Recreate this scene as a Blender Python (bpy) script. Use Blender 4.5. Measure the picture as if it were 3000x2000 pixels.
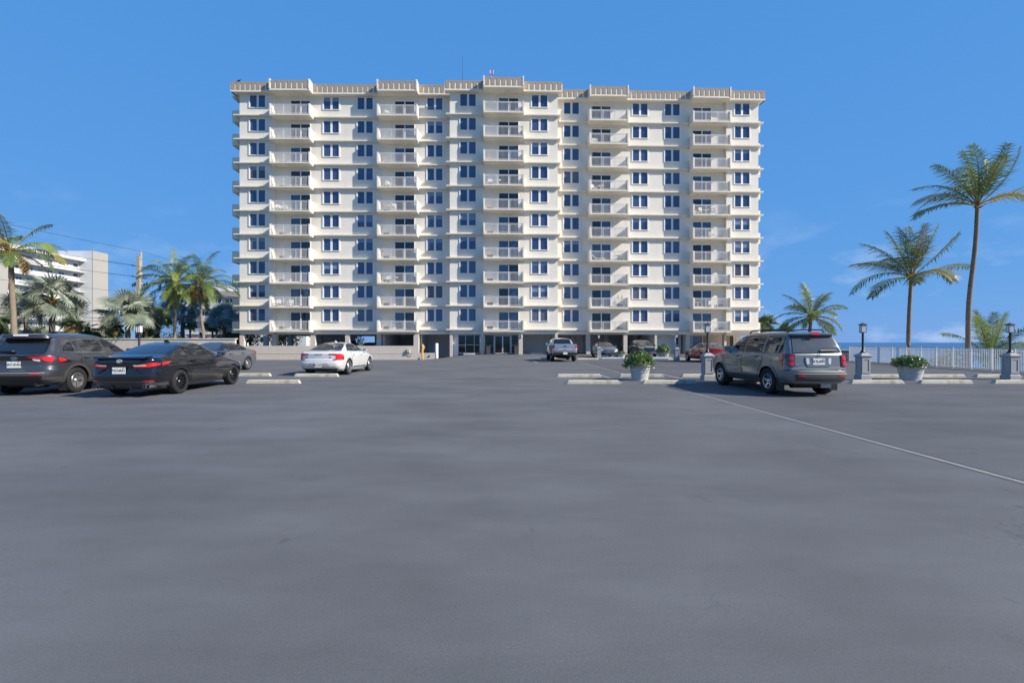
import bpy, bmesh, math, random
import numpy as np
from mathutils import Matrix, Vector

scene = bpy.context.scene
for o in list(bpy.data.objects):
    bpy.data.objects.remove(o)
R = math.radians

# ------------------------------------------------------------------ camera
cam_data = bpy.data.cameras.new("camera")
cam = bpy.data.objects.new("camera", cam_data)
scene.collection.objects.link(cam)
cam_data.lens = 16.0
cam_data.sensor_width = 36.0
cam_data.shift_y = 0.001
cam_data.clip_start = 0.1
cam_data.clip_end = 60000
cam.location = (0, 0, 1.43)
cam.rotation_euler = (R(90), 0, 0)
scene.camera = cam

# ------------------------------------------------------------------ sky and sun
SKY_GAIN = 7.55
SUN_ELEV, SUN_AZ = 35.0, 111.0            # azimuth clockwise from +Y
world = bpy.data.worlds.new("World")
scene.world = world
world.use_nodes = True
wn, wl = world.node_tree.nodes, world.node_tree.links
wn.clear()
w_out = wn.new("ShaderNodeOutputWorld")
w_bg = wn.new("ShaderNodeBackground")
w_bg.inputs["Strength"].default_value = 0.10
w_sky = wn.new("ShaderNodeTexSky")
w_sky.sky_type = 'NISHITA'
w_sky.sun_disc = False
w_sky.sun_elevation = R(SUN_ELEV)
w_sky.sun_rotation = R(SUN_AZ)
w_sky.air_density = 1.0
w_sky.dust_density = 0.1
w_sky.ozone_density = 3.0
# the photograph's even azure: the physical sky toned towards a clean maritime blue, the same all round
w_tc = wn.new("ShaderNodeTexCoord")
w_sep = wn.new("ShaderNodeSeparateXYZ")
wl.new(w_tc.outputs["Generated"], w_sep.inputs[0])
w_grad = wn.new("ShaderNodeValToRGB")
cr = w_grad.color_ramp
cr.elements[0].position, cr.elements[0].color = 0.0, (0.125, 0.315, 0.70, 1)
cr.elements[1].position, cr.elements[1].color = 1.0, (0.060, 0.22, 0.58, 1)
for p_, c_ in ((0.10, (0.100, 0.308, 0.70, 1)), (0.30, (0.084, 0.292, 0.69, 1)), (0.62, (0.072, 0.27, 0.665, 1))):
    e_ = cr.elements.new(p_)
    e_.color = c_
wl.new(w_sep.outputs[2], w_grad.inputs[0])
w_gain = wn.new("ShaderNodeMix")
w_gain.data_type = 'RGBA'
w_gain.blend_type = 'MULTIPLY'
w_gain.inputs[0].default_value = 1.0
w_gain.inputs[7].default_value = (SKY_GAIN, SKY_GAIN, SKY_GAIN, 1)
w_gain.clamp_result = False
wl.new(w_grad.outputs[0], w_gain.inputs[6])
w_hsv = wn.new("ShaderNodeMix")
w_hsv.data_type = 'RGBA'
w_hsv.inputs[0].default_value = 0.93
wl.new(w_sky.outputs[0], w_hsv.inputs[6])
wl.new(w_gain.outputs[2], w_hsv.inputs[7])
# thin broken cloud low over the horizon
w_map = wn.new("ShaderNodeMapping")
w_map.inputs["Scale"].default_value = (3.0, 3.0, 6.5)
wl.new(w_tc.outputs["Generated"], w_map.inputs[0])
w_noise = wn.new("ShaderNodeTexNoise")
w_noise.inputs["Scale"].default_value = 2.6
w_noise.inputs["Detail"].default_value = 8
w_noise.inputs["Roughness"].default_value = 0.58
wl.new(w_map.outputs[0], w_noise.inputs["Vector"])
w_ramp = wn.new("ShaderNodeValToRGB")
w_ramp.color_ramp.elements[0].position = 0.52
w_ramp.color_ramp.elements[1].position = 0.80
wl.new(w_noise.outputs[0], w_ramp.inputs[0])
w_band = wn.new("ShaderNodeMapRange")
w_band.inputs[1].default_value = 0.26
w_band.inputs[2].default_value = 0.05
w_band.inputs[3].default_value = 0.0
w_band.inputs[4].default_value = 0.55
wl.new(w_sep.outputs[2], w_band.inputs[0])
w_mul = wn.new("ShaderNodeMath")
w_mul.operation = 'MULTIPLY'
wl.new(w_ramp.outputs[0], w_mul.inputs[0])
wl.new(w_band.outputs[0], w_mul.inputs[1])
w_mix = wn.new("ShaderNodeMix")
w_mix.data_type = 'RGBA'
wl.new(w_mul.outputs[0], w_mix.inputs[0])
wl.new(w_hsv.outputs[2], w_mix.inputs[6])
w_mix.inputs[7].default_value = (5.2, 6.0, 7.2, 1)
wl.new(w_mix.outputs[2], w_bg.inputs["Color"])
wl.new(w_bg.outputs[0], w_out.inputs[0])

sun_data = bpy.data.lights.new("sun", 'SUN')
sun_data.energy = 4.8
sun_data.angle = R(0.5)
sun_data.color = (1.0, 0.925, 0.81)
sun = bpy.data.objects.new("sun", sun_data)
scene.collection.objects.link(sun)
sdir = Vector((math.sin(R(SUN_AZ)) * math.cos(R(SUN_ELEV)), math.cos(R(SUN_AZ)) * math.cos(R(SUN_ELEV)), math.sin(R(SUN_ELEV))))
sun.rotation_euler = sdir.to_track_quat('Z', 'Y').to_euler()
sun.location = sdir * 100

scene.view_settings.view_transform = 'Standard'
scene.view_settings.look = 'None'
scene.view_settings.gamma = 1.0
scene.view_settings.use_curve_mapping = False
scene.view_settings.exposure = 0.55
scene.render.engine = 'CYCLES'
scene.cycles.max_bounces = 8
scene.cycles.diffuse_bounces = 4

# ------------------------------------------------------------------ helpers
COL = scene.collection
WM = {}
rnd = random.Random(7)


def lin(r, g, b):
    f = lambda c: (c / 255 / 12.92) if c / 255 <= 0.04045 else ((c / 255 + 0.055) / 1.055) ** 2.4
    return (f(r), f(g), f(b), 1)


class MB:
    """collects polygons, builds ONE mesh"""

    def __init__(self):
        self.v, self.f, self.m = [], [], []

    def face(self, pts, m=0):
        b = len(self.v)
        self.v += [tuple(p) for p in pts]
        self.f.append(tuple(range(b, b + len(pts))))
        self.m.append(m)

    def box(self, x0, x1, y0, y1, z0, z1, m=0):
        b = len(self.v)
        self.v += [(x0, y0, z0), (x1, y0, z0), (x1, y1, z0), (x0, y1, z0), (x0, y0, z1), (x1, y0, z1), (x1, y1, z1), (x0, y1, z1)]
        for q in ((0, 3, 2, 1), (4, 5, 6, 7), (0, 1, 5, 4), (1, 2, 6, 5), (2, 3, 7, 6), (3, 0, 4, 7)):
            self.f.append(tuple(b + i for i in q))
            self.m.append(m)

    def frustum(self, cx, cy, z0, z1, a0, a1, m=0, b0=None, b1=None):
        b0 = a0 if b0 is None else b0
        b1 = a1 if b1 is None else b1
        b = len(self.v)
        self.v += [(cx - a0, cy - b0, z0), (cx + a0, cy - b0, z0), (cx + a0, cy + b0, z0), (cx - a0, cy + b0, z0),
                   (cx - a1, cy - b1, z1), (cx + a1, cy - b1, z1), (cx + a1, cy + b1, z1), (cx - a1, cy + b1, z1)]
        for q in ((0, 3, 2, 1), (4, 5, 6, 7), (0, 1, 5, 4), (1, 2, 6, 5), (2, 3, 7, 6), (3, 0, 4, 7)):
            self.f.append(tuple(b + i for i in q))
            self.m.append(m)

    def lathe(self, prof, n=24, cx=0, cy=0, m=0, axis='z'):
        b = len(self.v)
        for (r, z) in prof:
            for i in range(n):
                a = 2 * math.pi * i / n
                p = (cx + r * math.cos(a), cy + r * math.sin(a), z)
                if axis == 'x':
                    p = (z, r * math.cos(a), r * math.sin(a))
                self.v.append(p)
        for k in range(len(prof) - 1):
            for i in range(n):
                j = (i + 1) % n
                self.f.append((b + k * n + i, b + k * n + j, b + (k + 1) * n + j, b + (k + 1) * n + i))
                self.m.append(m)

    def tube(self, pts, rad, n=6, m=0, cap=True):
        pts = [Vector(p) for p in pts]
        rad = rad if isinstance(rad, (list, tuple)) else [rad] * len(pts)
        b = len(self.v)
        for k, p in enumerate(pts):
            t = (pts[min(k + 1, len(pts) - 1)] - pts[max(k - 1, 0)]).normalized()
            u = t.cross(Vector((0, 0, 1)))
            if u.length < 1e-3:
                u = Vector((1, 0, 0))
            u.normalize()
            w = t.cross(u)
            for i in range(n):
                a = 2 * math.pi * i / n
                self.v.append(tuple(p + (u * math.cos(a) + w * math.sin(a)) * rad[k]))
        for k in range(len(pts) - 1):
            for i in range(n):
                j = (i + 1) % n
                self.f.append((b + k * n + i, b + k * n + j, b + (k + 1) * n + j, b + (k + 1) * n + i))
                self.m.append(m)
        if cap:
            self.f.append(tuple(b + i for i in range(n)))
            self.m.append(m)
            e = b + (len(pts) - 1) * n
            self.f.append(tuple(e + i for i in reversed(range(n))))
            self.m.append(m)

    def prism(self, poly, y0, y1, m=0, axes='xz'):
        """polygon in two axes extruded along the third"""
        def P(a, b, c):
            return {'xz': (a, c, b), 'xy': (a, b, c), 'yz': (c, a, b)}[axes]
        A = [P(a, b, y0) for a, b in poly]
        B = [P(a, b, y1) for a, b in poly]
        self.face(A, m)
        self.face(B[::-1], m)
        n = len(poly)
        for i in range(n):
            j = (i + 1) % n
            self.face([A[j], A[i], B[i], B[j]], m)

    def mesh(self, name, mats, smooth=None, fix=True):
        me = bpy.data.meshes.new(name)
        me.from_pydata(self.v, [], self.f)
        for mt in (mats if isinstance(mats, (list, tuple)) else [mats]):
            me.materials.append(mt)
        me.polygons.foreach_set("material_index", self.m)
        if fix:
            bm = bmesh.new()
            bm.from_mesh(me)
            bmesh.ops.remove_doubles(bm, verts=bm.verts, dist=1e-5)
            bmesh.ops.recalc_face_normals(bm, faces=bm.faces)
            bm.to_mesh(me)
            bm.free()
        if smooth is not None:
            me.polygons.foreach_set("use_smooth", [True] * len(me.polygons))
            me.set_sharp_from_angle(angle=R(smooth))
        me.update()
        return me


def link(name, data, M=None, parent=None):
    """link an object; M is its wanted world matrix"""
    o = bpy.data.objects.new(name, data)
    COL.objects.link(o)
    M = Matrix.Identity(4) if M is None else M
    WM[o] = M.copy()
    if parent is not None:
        o.parent = parent
        o.matrix_basis = WM[parent].inverted() @ M
    else:
        o.matrix_basis = M
    return o


def tag(o, label=None, cat=None, group=None, kind=None):
    if label:
        o["label"] = label
    if cat:
        o["category"] = cat
    if group:
        o["group"] = group
    if kind:
        o["kind"] = kind
    return o


def T(x, y, z=0, rz=0):
    return Matrix.Translation((x, y, z)) @ Matrix.Rotation(R(rz), 4, 'Z')


def copy_tree(src, M, label=None, group=None):
    """copy of a thing, its parts and sub-parts, at world matrix M"""
    r = src.copy()
    COL.objects.link(r)
    r.matrix_basis = M
    WM[r] = M.copy()
    if label:
        r["label"] = label
    if group:
        r["group"] = group
    for ch in list(src.children):
        c = ch.copy()
        COL.objects.link(c)
        c.parent = r
        for g in list(ch.children):
            d = g.copy()
            COL.objects.link(d)
            d.parent = c
    return r


def ground_z(x, y):
    s = lambda t: (lambda c: c * c * (3 - 2 * c))(min(1, max(0, t)))
    return -0.65 * s((-4.5 - x) / 6.5) * s((y - 33) / 20.5)


_txt = {}


def text_mesh(body, size, mat, extrude=0.004, bold=False):
    key = (body, size, mat.name, bold)
    if key in _txt:
        return _txt[key]
    cu = bpy.data.curves.new("lettering", 'FONT')
    cu.body = body
    cu.size = size
    cu.extrude = extrude
    cu.align_x, cu.align_y = 'CENTER', 'CENTER'
    cu.resolution_u = 2
    if bold:
        cu.offset = 0.015 * size
    ob = bpy.data.objects.new("lettering_source", cu)
    COL.objects.link(ob)
    dg = bpy.context.evaluated_depsgraph_get()
    me = bpy.data.meshes.new_from_object(ob.evaluated_get(dg))
    bpy.data.objects.remove(ob)
    me.materials.clear()
    me.materials.append(mat)
    me.name = "lettering"
    _txt[key] = me
    return me


# ------------------------------------------------------------------ materials
def mat(name, base, rough=0.6, metal=0.0, spec=0.5, var=0.0, vscale=3.0, bump=0.0, bscale=40.0, coat=0.0, ior=1.5, stain=None, sscale=1.2, samt=0.5, emit=None, flake=0.0):
    m = bpy.data.materials.new(name)
    m.use_nodes = True
    nt = m.node_tree
    b = nt.nodes["Principled BSDF"]
    b.inputs["Base Color"].default_value = base
    b.inputs["Roughness"].default_value = rough
    b.inputs["Metallic"].default_value = metal
    b.inputs["Specular IOR Level"].default_value = spec
    b.inputs["IOR"].default_value = ior
    b.inputs["Coat Weight"].default_value = coat
    b.inputs["Coat Roughness"].default_value = 0.03
    tc = nt.nodes.new("ShaderNodeTexCoord")
    col = None
    if var > 0:
        n = nt.nodes.new("ShaderNodeTexNoise")
        n.inputs["Scale"].default_value = vscale
        n.inputs["Detail"].default_value = 6
        n.inputs["Roughness"].default_value = 0.65
        nt.links.new(tc.outputs["Object"], n.inputs["Vector"])
        mr = nt.nodes.new("ShaderNodeMapRange")
        mr.inputs[1].default_value = 0.25
        mr.inputs[2].default_value = 0.75
        mr.inputs[3].default_value = 1 - var
        mr.inputs[4].default_value = 1 + var
        nt.links.new(n.outputs[0], mr.inputs[0])
        mx = nt.nodes.new("ShaderNodeMix")
        mx.data_type = 'RGBA'
        mx.blend_type = 'MULTIPLY'
        mx.inputs[0].default_value = 1.0
        mx.inputs[6].default_value = base
        nt.links.new(mr.outputs[0], mx.inputs[7])
        col = mx.outputs[2]
    if stain is not None:
        mp = nt.nodes.new("ShaderNodeMapping")
        mp.inputs["Scale"].default_value = (1.0, 1.0, 0.22)
        nt.links.new(tc.outputs["Object"], mp.inputs[0])
        n = nt.nodes.new("ShaderNodeTexNoise")
        n.inputs["Scale"].default_value = sscale
        n.inputs["Detail"].default_value = 7
        n.inputs["Roughness"].default_value = 0.7
        nt.links.new(mp.outputs[0], n.inputs["Vector"])
        rp = nt.nodes.new("ShaderNodeMapRange")
        rp.inputs[1].default_value = 0.52
        rp.inputs[2].default_value = 0.78
        rp.inputs[3].default_value = 0
        rp.inputs[4].default_value = samt
        nt.links.new(n.outputs[0], rp.inputs[0])
        mx = nt.nodes.new("ShaderNodeMix")
        mx.data_type = 'RGBA'
        nt.links.new(rp.outputs[0], mx.inputs[0])
        if col is None:
            mx.inputs[6].default_value = base
        else:
            nt.links.new(col, mx.inputs[6])
        mx.inputs[7].default_value = stain
        col = mx.outputs[2]
    if col is not None:
        nt.links.new(col, b.inputs["Base Color"])
    if bump > 0:
        n = nt.nodes.new("ShaderNodeTexNoise")
        n.inputs["Scale"].default_value = bscale
        n.inputs["Detail"].default_value = 5
        nt.links.new(tc.outputs["Object"], n.inputs["Vector"])
        bp = nt.nodes.new("ShaderNodeBump")
        bp.inputs["Strength"].default_value = bump
        bp.inputs["Distance"].default_value = 0.02
        nt.links.new(n.outputs[0], bp.inputs["Height"])
        nt.links.new(bp.outputs[0], b.inputs["Normal"])
    if emit:
        b.inputs["Emission Color"].default_value = emit[0]
        b.inputs["Emission Strength"].default_value = emit[1]
    return m


def leaf_mat(name, c0, c1, rough=0.45, scale=1.3, trans=0.25):
    m = bpy.data.materials.new(name)
    m.use_nodes = True
    nt = m.node_tree
    b = nt.nodes["Principled BSDF"]
    tc = nt.nodes.new("ShaderNodeTexCoord")
    n = nt.nodes.new("ShaderNodeTexNoise")
    n.inputs["Scale"].default_value = scale
    n.inputs["Detail"].default_value = 4
    nt.links.new(tc.outputs["Object"], n.inputs["Vector"])
    r = nt.nodes.new("ShaderNodeValToRGB")
    r.color_ramp.elements[0].position = 0.32
    r.color_ramp.elements[1].position = 0.68
    r.color_ramp.elements[0].color = c0
    r.color_ramp.elements[1].color = c1
    nt.links.new(n.outputs[0], r.inputs[0])
    nt.links.new(r.outputs[0], b.inputs["Base Color"])
    b.inputs["Roughness"].default_value = rough
    tr = nt.nodes.new("ShaderNodeBsdfTranslucent")
    nt.links.new(r.outputs[0], tr.inputs[0])
    mx = nt.nodes.new("ShaderNodeMixShader")
    mx.inputs[0].default_value = trans
    nt.links.new(b.outputs[0], mx.inputs[1])
    nt.links.new(tr.outputs[0], mx.inputs[2])
    nt.links.new(mx.outputs[0], nt.nodes["Material Output"].inputs[0])
    return m


M = {}
M['stucco'] = mat("cream_stucco", (0.775, 0.725, 0.63, 1), 0.9, spec=0.2, var=0.05, vscale=0.8, bump=0.25, bscale=30, stain=(0.58, 0.54, 0.47, 1), sscale=0.9, samt=0.6)
M['stucco_trim'] = mat("pale_trim", (0.75, 0.70, 0.605, 1), 0.85, spec=0.2, var=0.05, vscale=2, stain=(0.56, 0.51, 0.44, 1), sscale=1.4, samt=0.5)
M['white'] = mat("white_paint", (0.78, 0.77, 0.74, 1), 0.55, var=0.03, vscale=3)
M['rail'] = mat("balcony_rail_metal", (0.66, 0.655, 0.64, 1), 0.45)
M['white_metal'] = mat("white_metal", (0.80, 0.79, 0.77, 1), 0.4)
M['panel_tan'] = mat("tan_aggregate", (0.37, 0.30, 0.235, 1), 0.95, spec=0.1, var=0.18, vscale=9, bump=0.5, bscale=60)
M['garage'] = mat("garage_wall", (0.74, 0.73, 0.70, 1), 0.9, spec=0.2, var=0.06, vscale=1.0)
M['column'] = mat("column_stucco", (0.58, 0.52, 0.45, 1), 0.9, spec=0.2, var=0.05, vscale=2, stain=(0.42, 0.37, 0.31, 1), samt=0.4)
M['concrete'] = mat("concrete", (0.42, 0.40, 0.36, 1), 0.9, spec=0.2, var=0.12, vscale=4, bump=0.4, bscale=60, stain=(0.20, 0.15, 0.09, 1), sscale=3.5, samt=0.75)
M['stop'] = mat("worn_white_concrete", (0.50, 0.465, 0.38, 1), 0.9, spec=0.2, var=0.10, vscale=6, bump=0.3, bscale=50, stain=(0.22, 0.15, 0.07, 1), sscale=3.0, samt=0.8)
M['stop_blue'] = mat("worn_blue_concrete", (0.42, 0.52, 0.58, 1), 0.9, spec=0.2, var=0.12, vscale=6, stain=(0.42, 0.42, 0.40, 1), sscale=3.0, samt=0.5)
M['pier'] = mat("grey_painted_pier", (0.36, 0.36, 0.36, 1), 0.85, spec=0.2, var=0.08, vscale=5, bump=0.2, bscale=60)
M['pot'] = mat("grey_pot", (0.50, 0.49, 0.47, 1), 0.75, spec=0.3, var=0.06, vscale=5, stain=(0.33, 0.31, 0.28, 1), sscale=2.5, samt=0.5)
M['soil'] = mat("soil", (0.05, 0.035, 0.025, 1), 0.95)
M['black_metal'] = mat("black_metal", (0.018, 0.018, 0.02, 1), 0.4)
M['lamp_glass'] = mat("frosted_glass", (0.82, 0.82, 0.80, 1), 0.4, var=0.05, vscale=8)
M['yellow'] = mat("yellow_paint", (0.75, 0.36, 0.015, 1), 0.5, var=0.1, vscale=6)
M['grate'] = mat("dark_louvre", (0.06, 0.06, 0.065, 1), 0.6)
M['bronze'] = mat("bronze_metal", (0.05, 0.045, 0.04, 1), 0.45)
M['alu'] = mat("aluminium_frame", (0.50, 0.50, 0.50, 1), 0.45, metal=0.3)
M['lobby_glass'] = mat("dark_lobby_glass", (0.010, 0.011, 0.013, 1), 0.04, spec=0.6)
M['pot_dark'] = mat("charcoal_planter", (0.07, 0.07, 0.08, 1), 0.6)
M['wood_tan'] = mat("tan_panel", (0.42, 0.28, 0.16, 1), 0.7, var=0.15, vscale=2)
M['pole'] = mat("pole_concrete", (0.38, 0.35, 0.29, 1), 0.9, var=0.1, vscale=2, stain=(0.25, 0.22, 0.17, 1), samt=0.5)
M['wire'] = mat("dark_wire", (0.02, 0.02, 0.022, 1), 0.6)
M['far_white'] = mat("far_white_wall", (0.60, 0.61, 0.62, 1), 0.85, var=0.03, vscale=0.3)
M['far_grey'] = mat("far_beige_wall", (0.37, 0.35, 0.325, 1), 0.9, var=0.03, vscale=0.3)
M['roof_tile'] = mat("terracotta_roof", (0.42, 0.16, 0.07, 1), 0.9, var=0.15, vscale=4)
M['sand'] = mat("sand", (0.50, 0.42, 0.30, 1), 0.95, var=0.1, vscale=0.4)
M['grassy'] = mat("grassy_ground", (0.06, 0.085, 0.03, 1), 0.95, var=0.3, vscale=0.3)
M['red'] = mat("red_paint", (0.45, 0.02, 0.015, 1), 0.4)
M['flag_white'] = mat("flag_white", (0.75, 0.74, 0.72, 1), 0.8)
M['flag_blue'] = mat("flag_blue", (0.02, 0.03, 0.14, 1), 0.8)
M['trunk'] = mat("palm_trunk", (0.235, 0.185, 0.135, 1), 0.95, spec=0.1, var=0.25, vscale=5, bump=0.6, bscale=14)
M['trunk_dark'] = mat("fan_palm_trunk", (0.15, 0.115, 0.085, 1), 0.95, spec=0.1, var=0.3, vscale=5, bump=0.6, bscale=14)
M['boot'] = mat("palm_boots", (0.33, 0.17, 0.075, 1), 0.95, var=0.3, vscale=9)
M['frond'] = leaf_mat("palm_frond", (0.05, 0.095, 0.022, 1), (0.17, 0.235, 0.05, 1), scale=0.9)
M['frond_bright'] = leaf_mat("palm_frond_bright", (0.10, 0.16, 0.022, 1), (0.26, 0.31, 0.05, 1), scale=0.9)  # brighter yellow-green tone for some fronds
M['frond_yellow'] = leaf_mat("palm_frond_yellowed", (0.17, 0.17, 0.03, 1), (0.33, 0.28, 0.06, 1), scale=1.2)
M['fan_silver'] = leaf_mat("silver_fan_leaf", (0.16, 0.195, 0.145, 1), (0.30, 0.335, 0.25, 1), scale=1.1, trans=0.12)
M['fan_shade_blue'] = leaf_mat("shade_blue_fan_leaf", (0.20, 0.30, 0.33, 1), (0.36, 0.48, 0.52, 1), scale=1.1, trans=0.12)  # silver fan leaf with the building shade's blue put into its colour
M['fan_green'] = leaf_mat("green_fan_leaf", (0.05, 0.085, 0.025, 1), (0.11, 0.155, 0.04, 1), scale=1.1)
M['fan_dead'] = leaf_mat("dead_fan_leaf", (0.22, 0.14, 0.06, 1), (0.40, 0.29, 0.14, 1), scale=1.3)
M['leaf'] = leaf_mat("shrub_leaf", (0.05, 0.10, 0.018, 1), (0.16, 0.25, 0.045, 1), scale=6.0, rough=0.3)
M['leaf_dark'] = leaf_mat("dark_tree_leaf", (0.025, 0.05, 0.015, 1), (0.07, 0.11, 0.03, 1), scale=0.8)
M['leaf_lime'] = leaf_mat("lime_hedge_leaf", (0.10, 0.19, 0.02, 1), (0.24, 0.36, 0.05, 1), scale=1.5)
M['agave'] = leaf_mat("agave_leaf", (0.06, 0.13, 0.10, 1), (0.12, 0.22, 0.17, 1), scale=4, trans=0.05)
M['dune'] = leaf_mat("dune_shrub_leaf", (0.13, 0.13, 0.03, 1), (0.24, 0.22, 0.06, 1), scale=2)


def pane_mat(name, base, f0, rough=0.04):
    m = mat(name, base, rough, spec=0.5, ior=f0, var=0.35, vscale=0.55)
    return m


M['pane'] = [pane_mat("tinted_pane", (0.022, 0.045, 0.125, 1), 1.9),  # glass tint, with the sky's blue reflection also put into the base colour
             pane_mat("tinted_pane_shade", (0.045, 0.075, 0.17, 1), 1.8),
             pane_mat("tinted_pane_curtain", (0.10, 0.115, 0.16, 1), 1.7),
             pane_mat("tinted_pane_brown", (0.075, 0.065, 0.08, 1), 1.7)]
M['blind'] = pane_mat("pane_over_blind", (0.20, 0.25, 0.36, 1), 1.7)
M['door_pane'] = [pane_mat("door_pane_dark", (0.008, 0.010, 0.016, 1), 1.7), pane_mat("door_pane_blue", (0.015, 0.035, 0.075, 1), 2.0)]

# ------------------------------------------------------------------ ground, deck, sea


def asphalt(name, base, k=1.0):
    m = bpy.data.materials.new(name)
    m.use_nodes = True
    nt = m.node_tree
    L = nt.links
    b = nt.nodes["Principled BSDF"]
    b.inputs["Roughness"].default_value = 0.85
    b.inputs["Specular IOR Level"].default_value = 0.25
    tc = nt.nodes.new("ShaderNodeTexCoord")

    def noise(scale, detail, rough, sc=(1, 1, 1)):
        mp = nt.nodes.new("ShaderNodeMapping")
        mp.inputs["Scale"].default_value = sc
        L.new(tc.outputs["Object"], mp.inputs[0])
        n = nt.nodes.new("ShaderNodeTexNoise")
        n.inputs["Scale"].default_value = scale
        n.inputs["Detail"].default_value = detail
        n.inputs["Roughness"].default_value = rough
        L.new(mp.outputs[0], n.inputs["Vector"])
        return n.outputs[0]

    def rng(src, a, c, lo, hi):
        r = nt.nodes.new("ShaderNodeMapRange")
        r.inputs[1].default_value, r.inputs[2].default_value = a, c
        r.inputs[3].default_value, r.inputs[4].default_value = lo, hi
        L.new(src, r.inputs[0])
        return r.outputs[0]

    def mul(a, c):
        q = nt.nodes.new("ShaderNodeMath")
        q.operation = 'MULTIPLY'
        L.new(a, q.inputs[0])
        L.new(c, q.inputs[1])
        return q.outputs[0]
    big = rng(noise(0.32, 5, 0.6), 0.3, 0.7, 0.85, 1.15)
    streak = rng(noise(1.1, 6, 0.62, (0.35, 1.0, 1.0)), 0.3, 0.72, 0.84, 1.16)
    fine = rng(noise(60, 3, 0.7), 0.3, 0.7, 0.90, 1.10)
    grit = rng(noise(230, 2, 0.6), 0.33, 0.67, 0.84, 1.16)
    f = mul(mul(big, streak), mul(fine, grit))
    # darker scuffs and oil spots
    spot = rng(noise(0.75, 7, 0.72), 0.60, 0.76, 1.0, 0.74)
    f = mul(f, spot)
    # patches of open, gritty texture where the sealer has worn
    worn = rng(noise(0.16, 4, 0.6), 0.52, 0.62, 0.0, 1.0)
    pits = rng(noise(46, 5, 0.8), 0.36, 0.50, 0.62, 1.04)
    wm = nt.nodes.new("ShaderNodeMix")
    wm.data_type = 'FLOAT'
    L.new(worn, wm.inputs[0])
    wm.inputs[2].default_value = 1.0
    L.new(pits, wm.inputs[3])
    f = mul(f, wm.outputs[0])
    # hairline cracks, broken up by noise
    mpv = nt.nodes.new("ShaderNodeMapping")
    mpv.inputs["Scale"].default_value = (0.21, 0.16, 1)
    vd = nt.nodes.new("ShaderNodeVectorMath")
    vd.operation = 'ADD'
    L.new(tc.outputs["Object"], mpv.inputs[0])
    nz = nt.nodes.new("ShaderNodeTexNoise")
    nz.inputs["Scale"].default_value = 1.6
    nz.inputs["Detail"].default_value = 6
    L.new(tc.outputs["Object"], nz.inputs["Vector"])
    sc_ = nt.nodes.new("ShaderNodeVectorMath")
    sc_.operation = 'SCALE'
    sc_.inputs[3].default_value = 0.28
    L.new(nz.outputs[1], sc_.inputs[0])
    L.new(mpv.outputs[0], vd.inputs[0])
    L.new(sc_.outputs[0], vd.inputs[1])
    vo = nt.nodes.new("ShaderNodeTexVoronoi")
    vo.feature = 'DISTANCE_TO_EDGE'
    vo.inputs["Scale"].default_value = 1.0
    L.new(vd.outputs[0], vo.inputs["Vector"])
    crack = rng(vo.outputs[0], 0.0, 0.0022, 0.0, 1.0)
    keep = rng(noise(0.23, 4, 0.6), 0.50, 0.60, 1.0, 0.0)
    cm = nt.nodes.new("ShaderNodeMath")
    cm.operation = 'MAXIMUM'
    L.new(crack, cm.inputs[0])
    L.new(keep, cm.inputs[1])
    f = mul(f, rng(cm.outputs[0], 0, 1, 0.76, 1.0))
    # small dark drips and pale scuffs
    f = mul(f, rng(noise(2.6, 3, 0.5), 0.70, 0.76, 1.0, 0.72))
    f = mul(f, rng(noise(3.3, 6, 0.75, (0.25, 1.6, 1)), 0.66, 0.78, 1.0, 1.22))
    mx = nt.nodes.new("ShaderNodeMix")
    mx.data_type = 'RGBA'
    mx.blend_type = 'MULTIPLY'
    mx.inputs[0].default_value = 1
    mx.inputs[6].default_value = base
    L.new(f, mx.inputs[7])
    L.new(mx.outputs[2], b.inputs["Base Color"])
    bp = nt.nodes.new("ShaderNodeBump")
    bp.inputs["Strength"].default_value = 0.35
    bp.inputs["Distance"].default_value = 0.006
    L.new(noise(140, 4, 0.7), bp.inputs["Height"])
    L.new(bp.outputs[0], b.inputs["Normal"])
    return m


M['asphalt'] = asphalt("sealed_asphalt", (0.113, 0.116, 0.122, 1))
M['asphalt2'] = asphalt("deck_asphalt", (0.097, 0.098, 0.105, 1))
M['joint'] = mat("concrete_joint", (0.23, 0.225, 0.22, 1), 0.9, var=0.15, vscale=6, stain=(0.13, 0.12, 0.12, 1), sscale=4, samt=0.7)
M['mark'] = mat("worn_white_marking", (0.30, 0.295, 0.29, 1), 0.9, var=0.2, vscale=7, stain=(0.13, 0.125, 0.13, 1), sscale=5, samt=0.9)


def deck(name, x0, x1, y0, y1, m, step=1.5):
    mb = MB()
    nx = max(2, int((x1 - x0) / step))
    ny = max(2, int((y1 - y0) / step))
    for j in range(ny + 1):
        for i in range(nx + 1):
            x, y = x0 + (x1 - x0) * i / nx, y0 + (y1 - y0) * j / ny
            mb.v.append((x, y, ground_z(x, y)))
    for j in range(ny):
        for i in range(nx):
            a = j * (nx + 1) + i
            mb.f.append((a, a + 1, a + nx + 2, a + nx + 1))
            mb.m.append(0)
    return tag(link(name, mb.mesh(name, m, smooth=30, fix=False)), kind='structure')


deck("parking_lot", -62, 5.1, -25, 76, M['asphalt'])
deck("parking_deck", 5.1, 26.6, -25, 76, M['asphalt2'], 6)


def strip(name, pts, w, m, z):
    mb = MB()
    for (a, c) in zip(pts[:-1], pts[1:]):
        d = Vector((c[0] - a[0], c[1] - a[1], 0)).normalized()
        n = Vector((-d.y, d.x, 0)) * w / 2
        mb.face([(a[0] - n.x, a[1] - n.y, z), (c[0] - n.x, c[1] - n.y, z), (c[0] + n.x, c[1] + n.y, z), (a[0] + n.x, a[1] + n.y, z)])
    return tag(link(name, mb.mesh(name, m, fix=False)), kind='structure')


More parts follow.
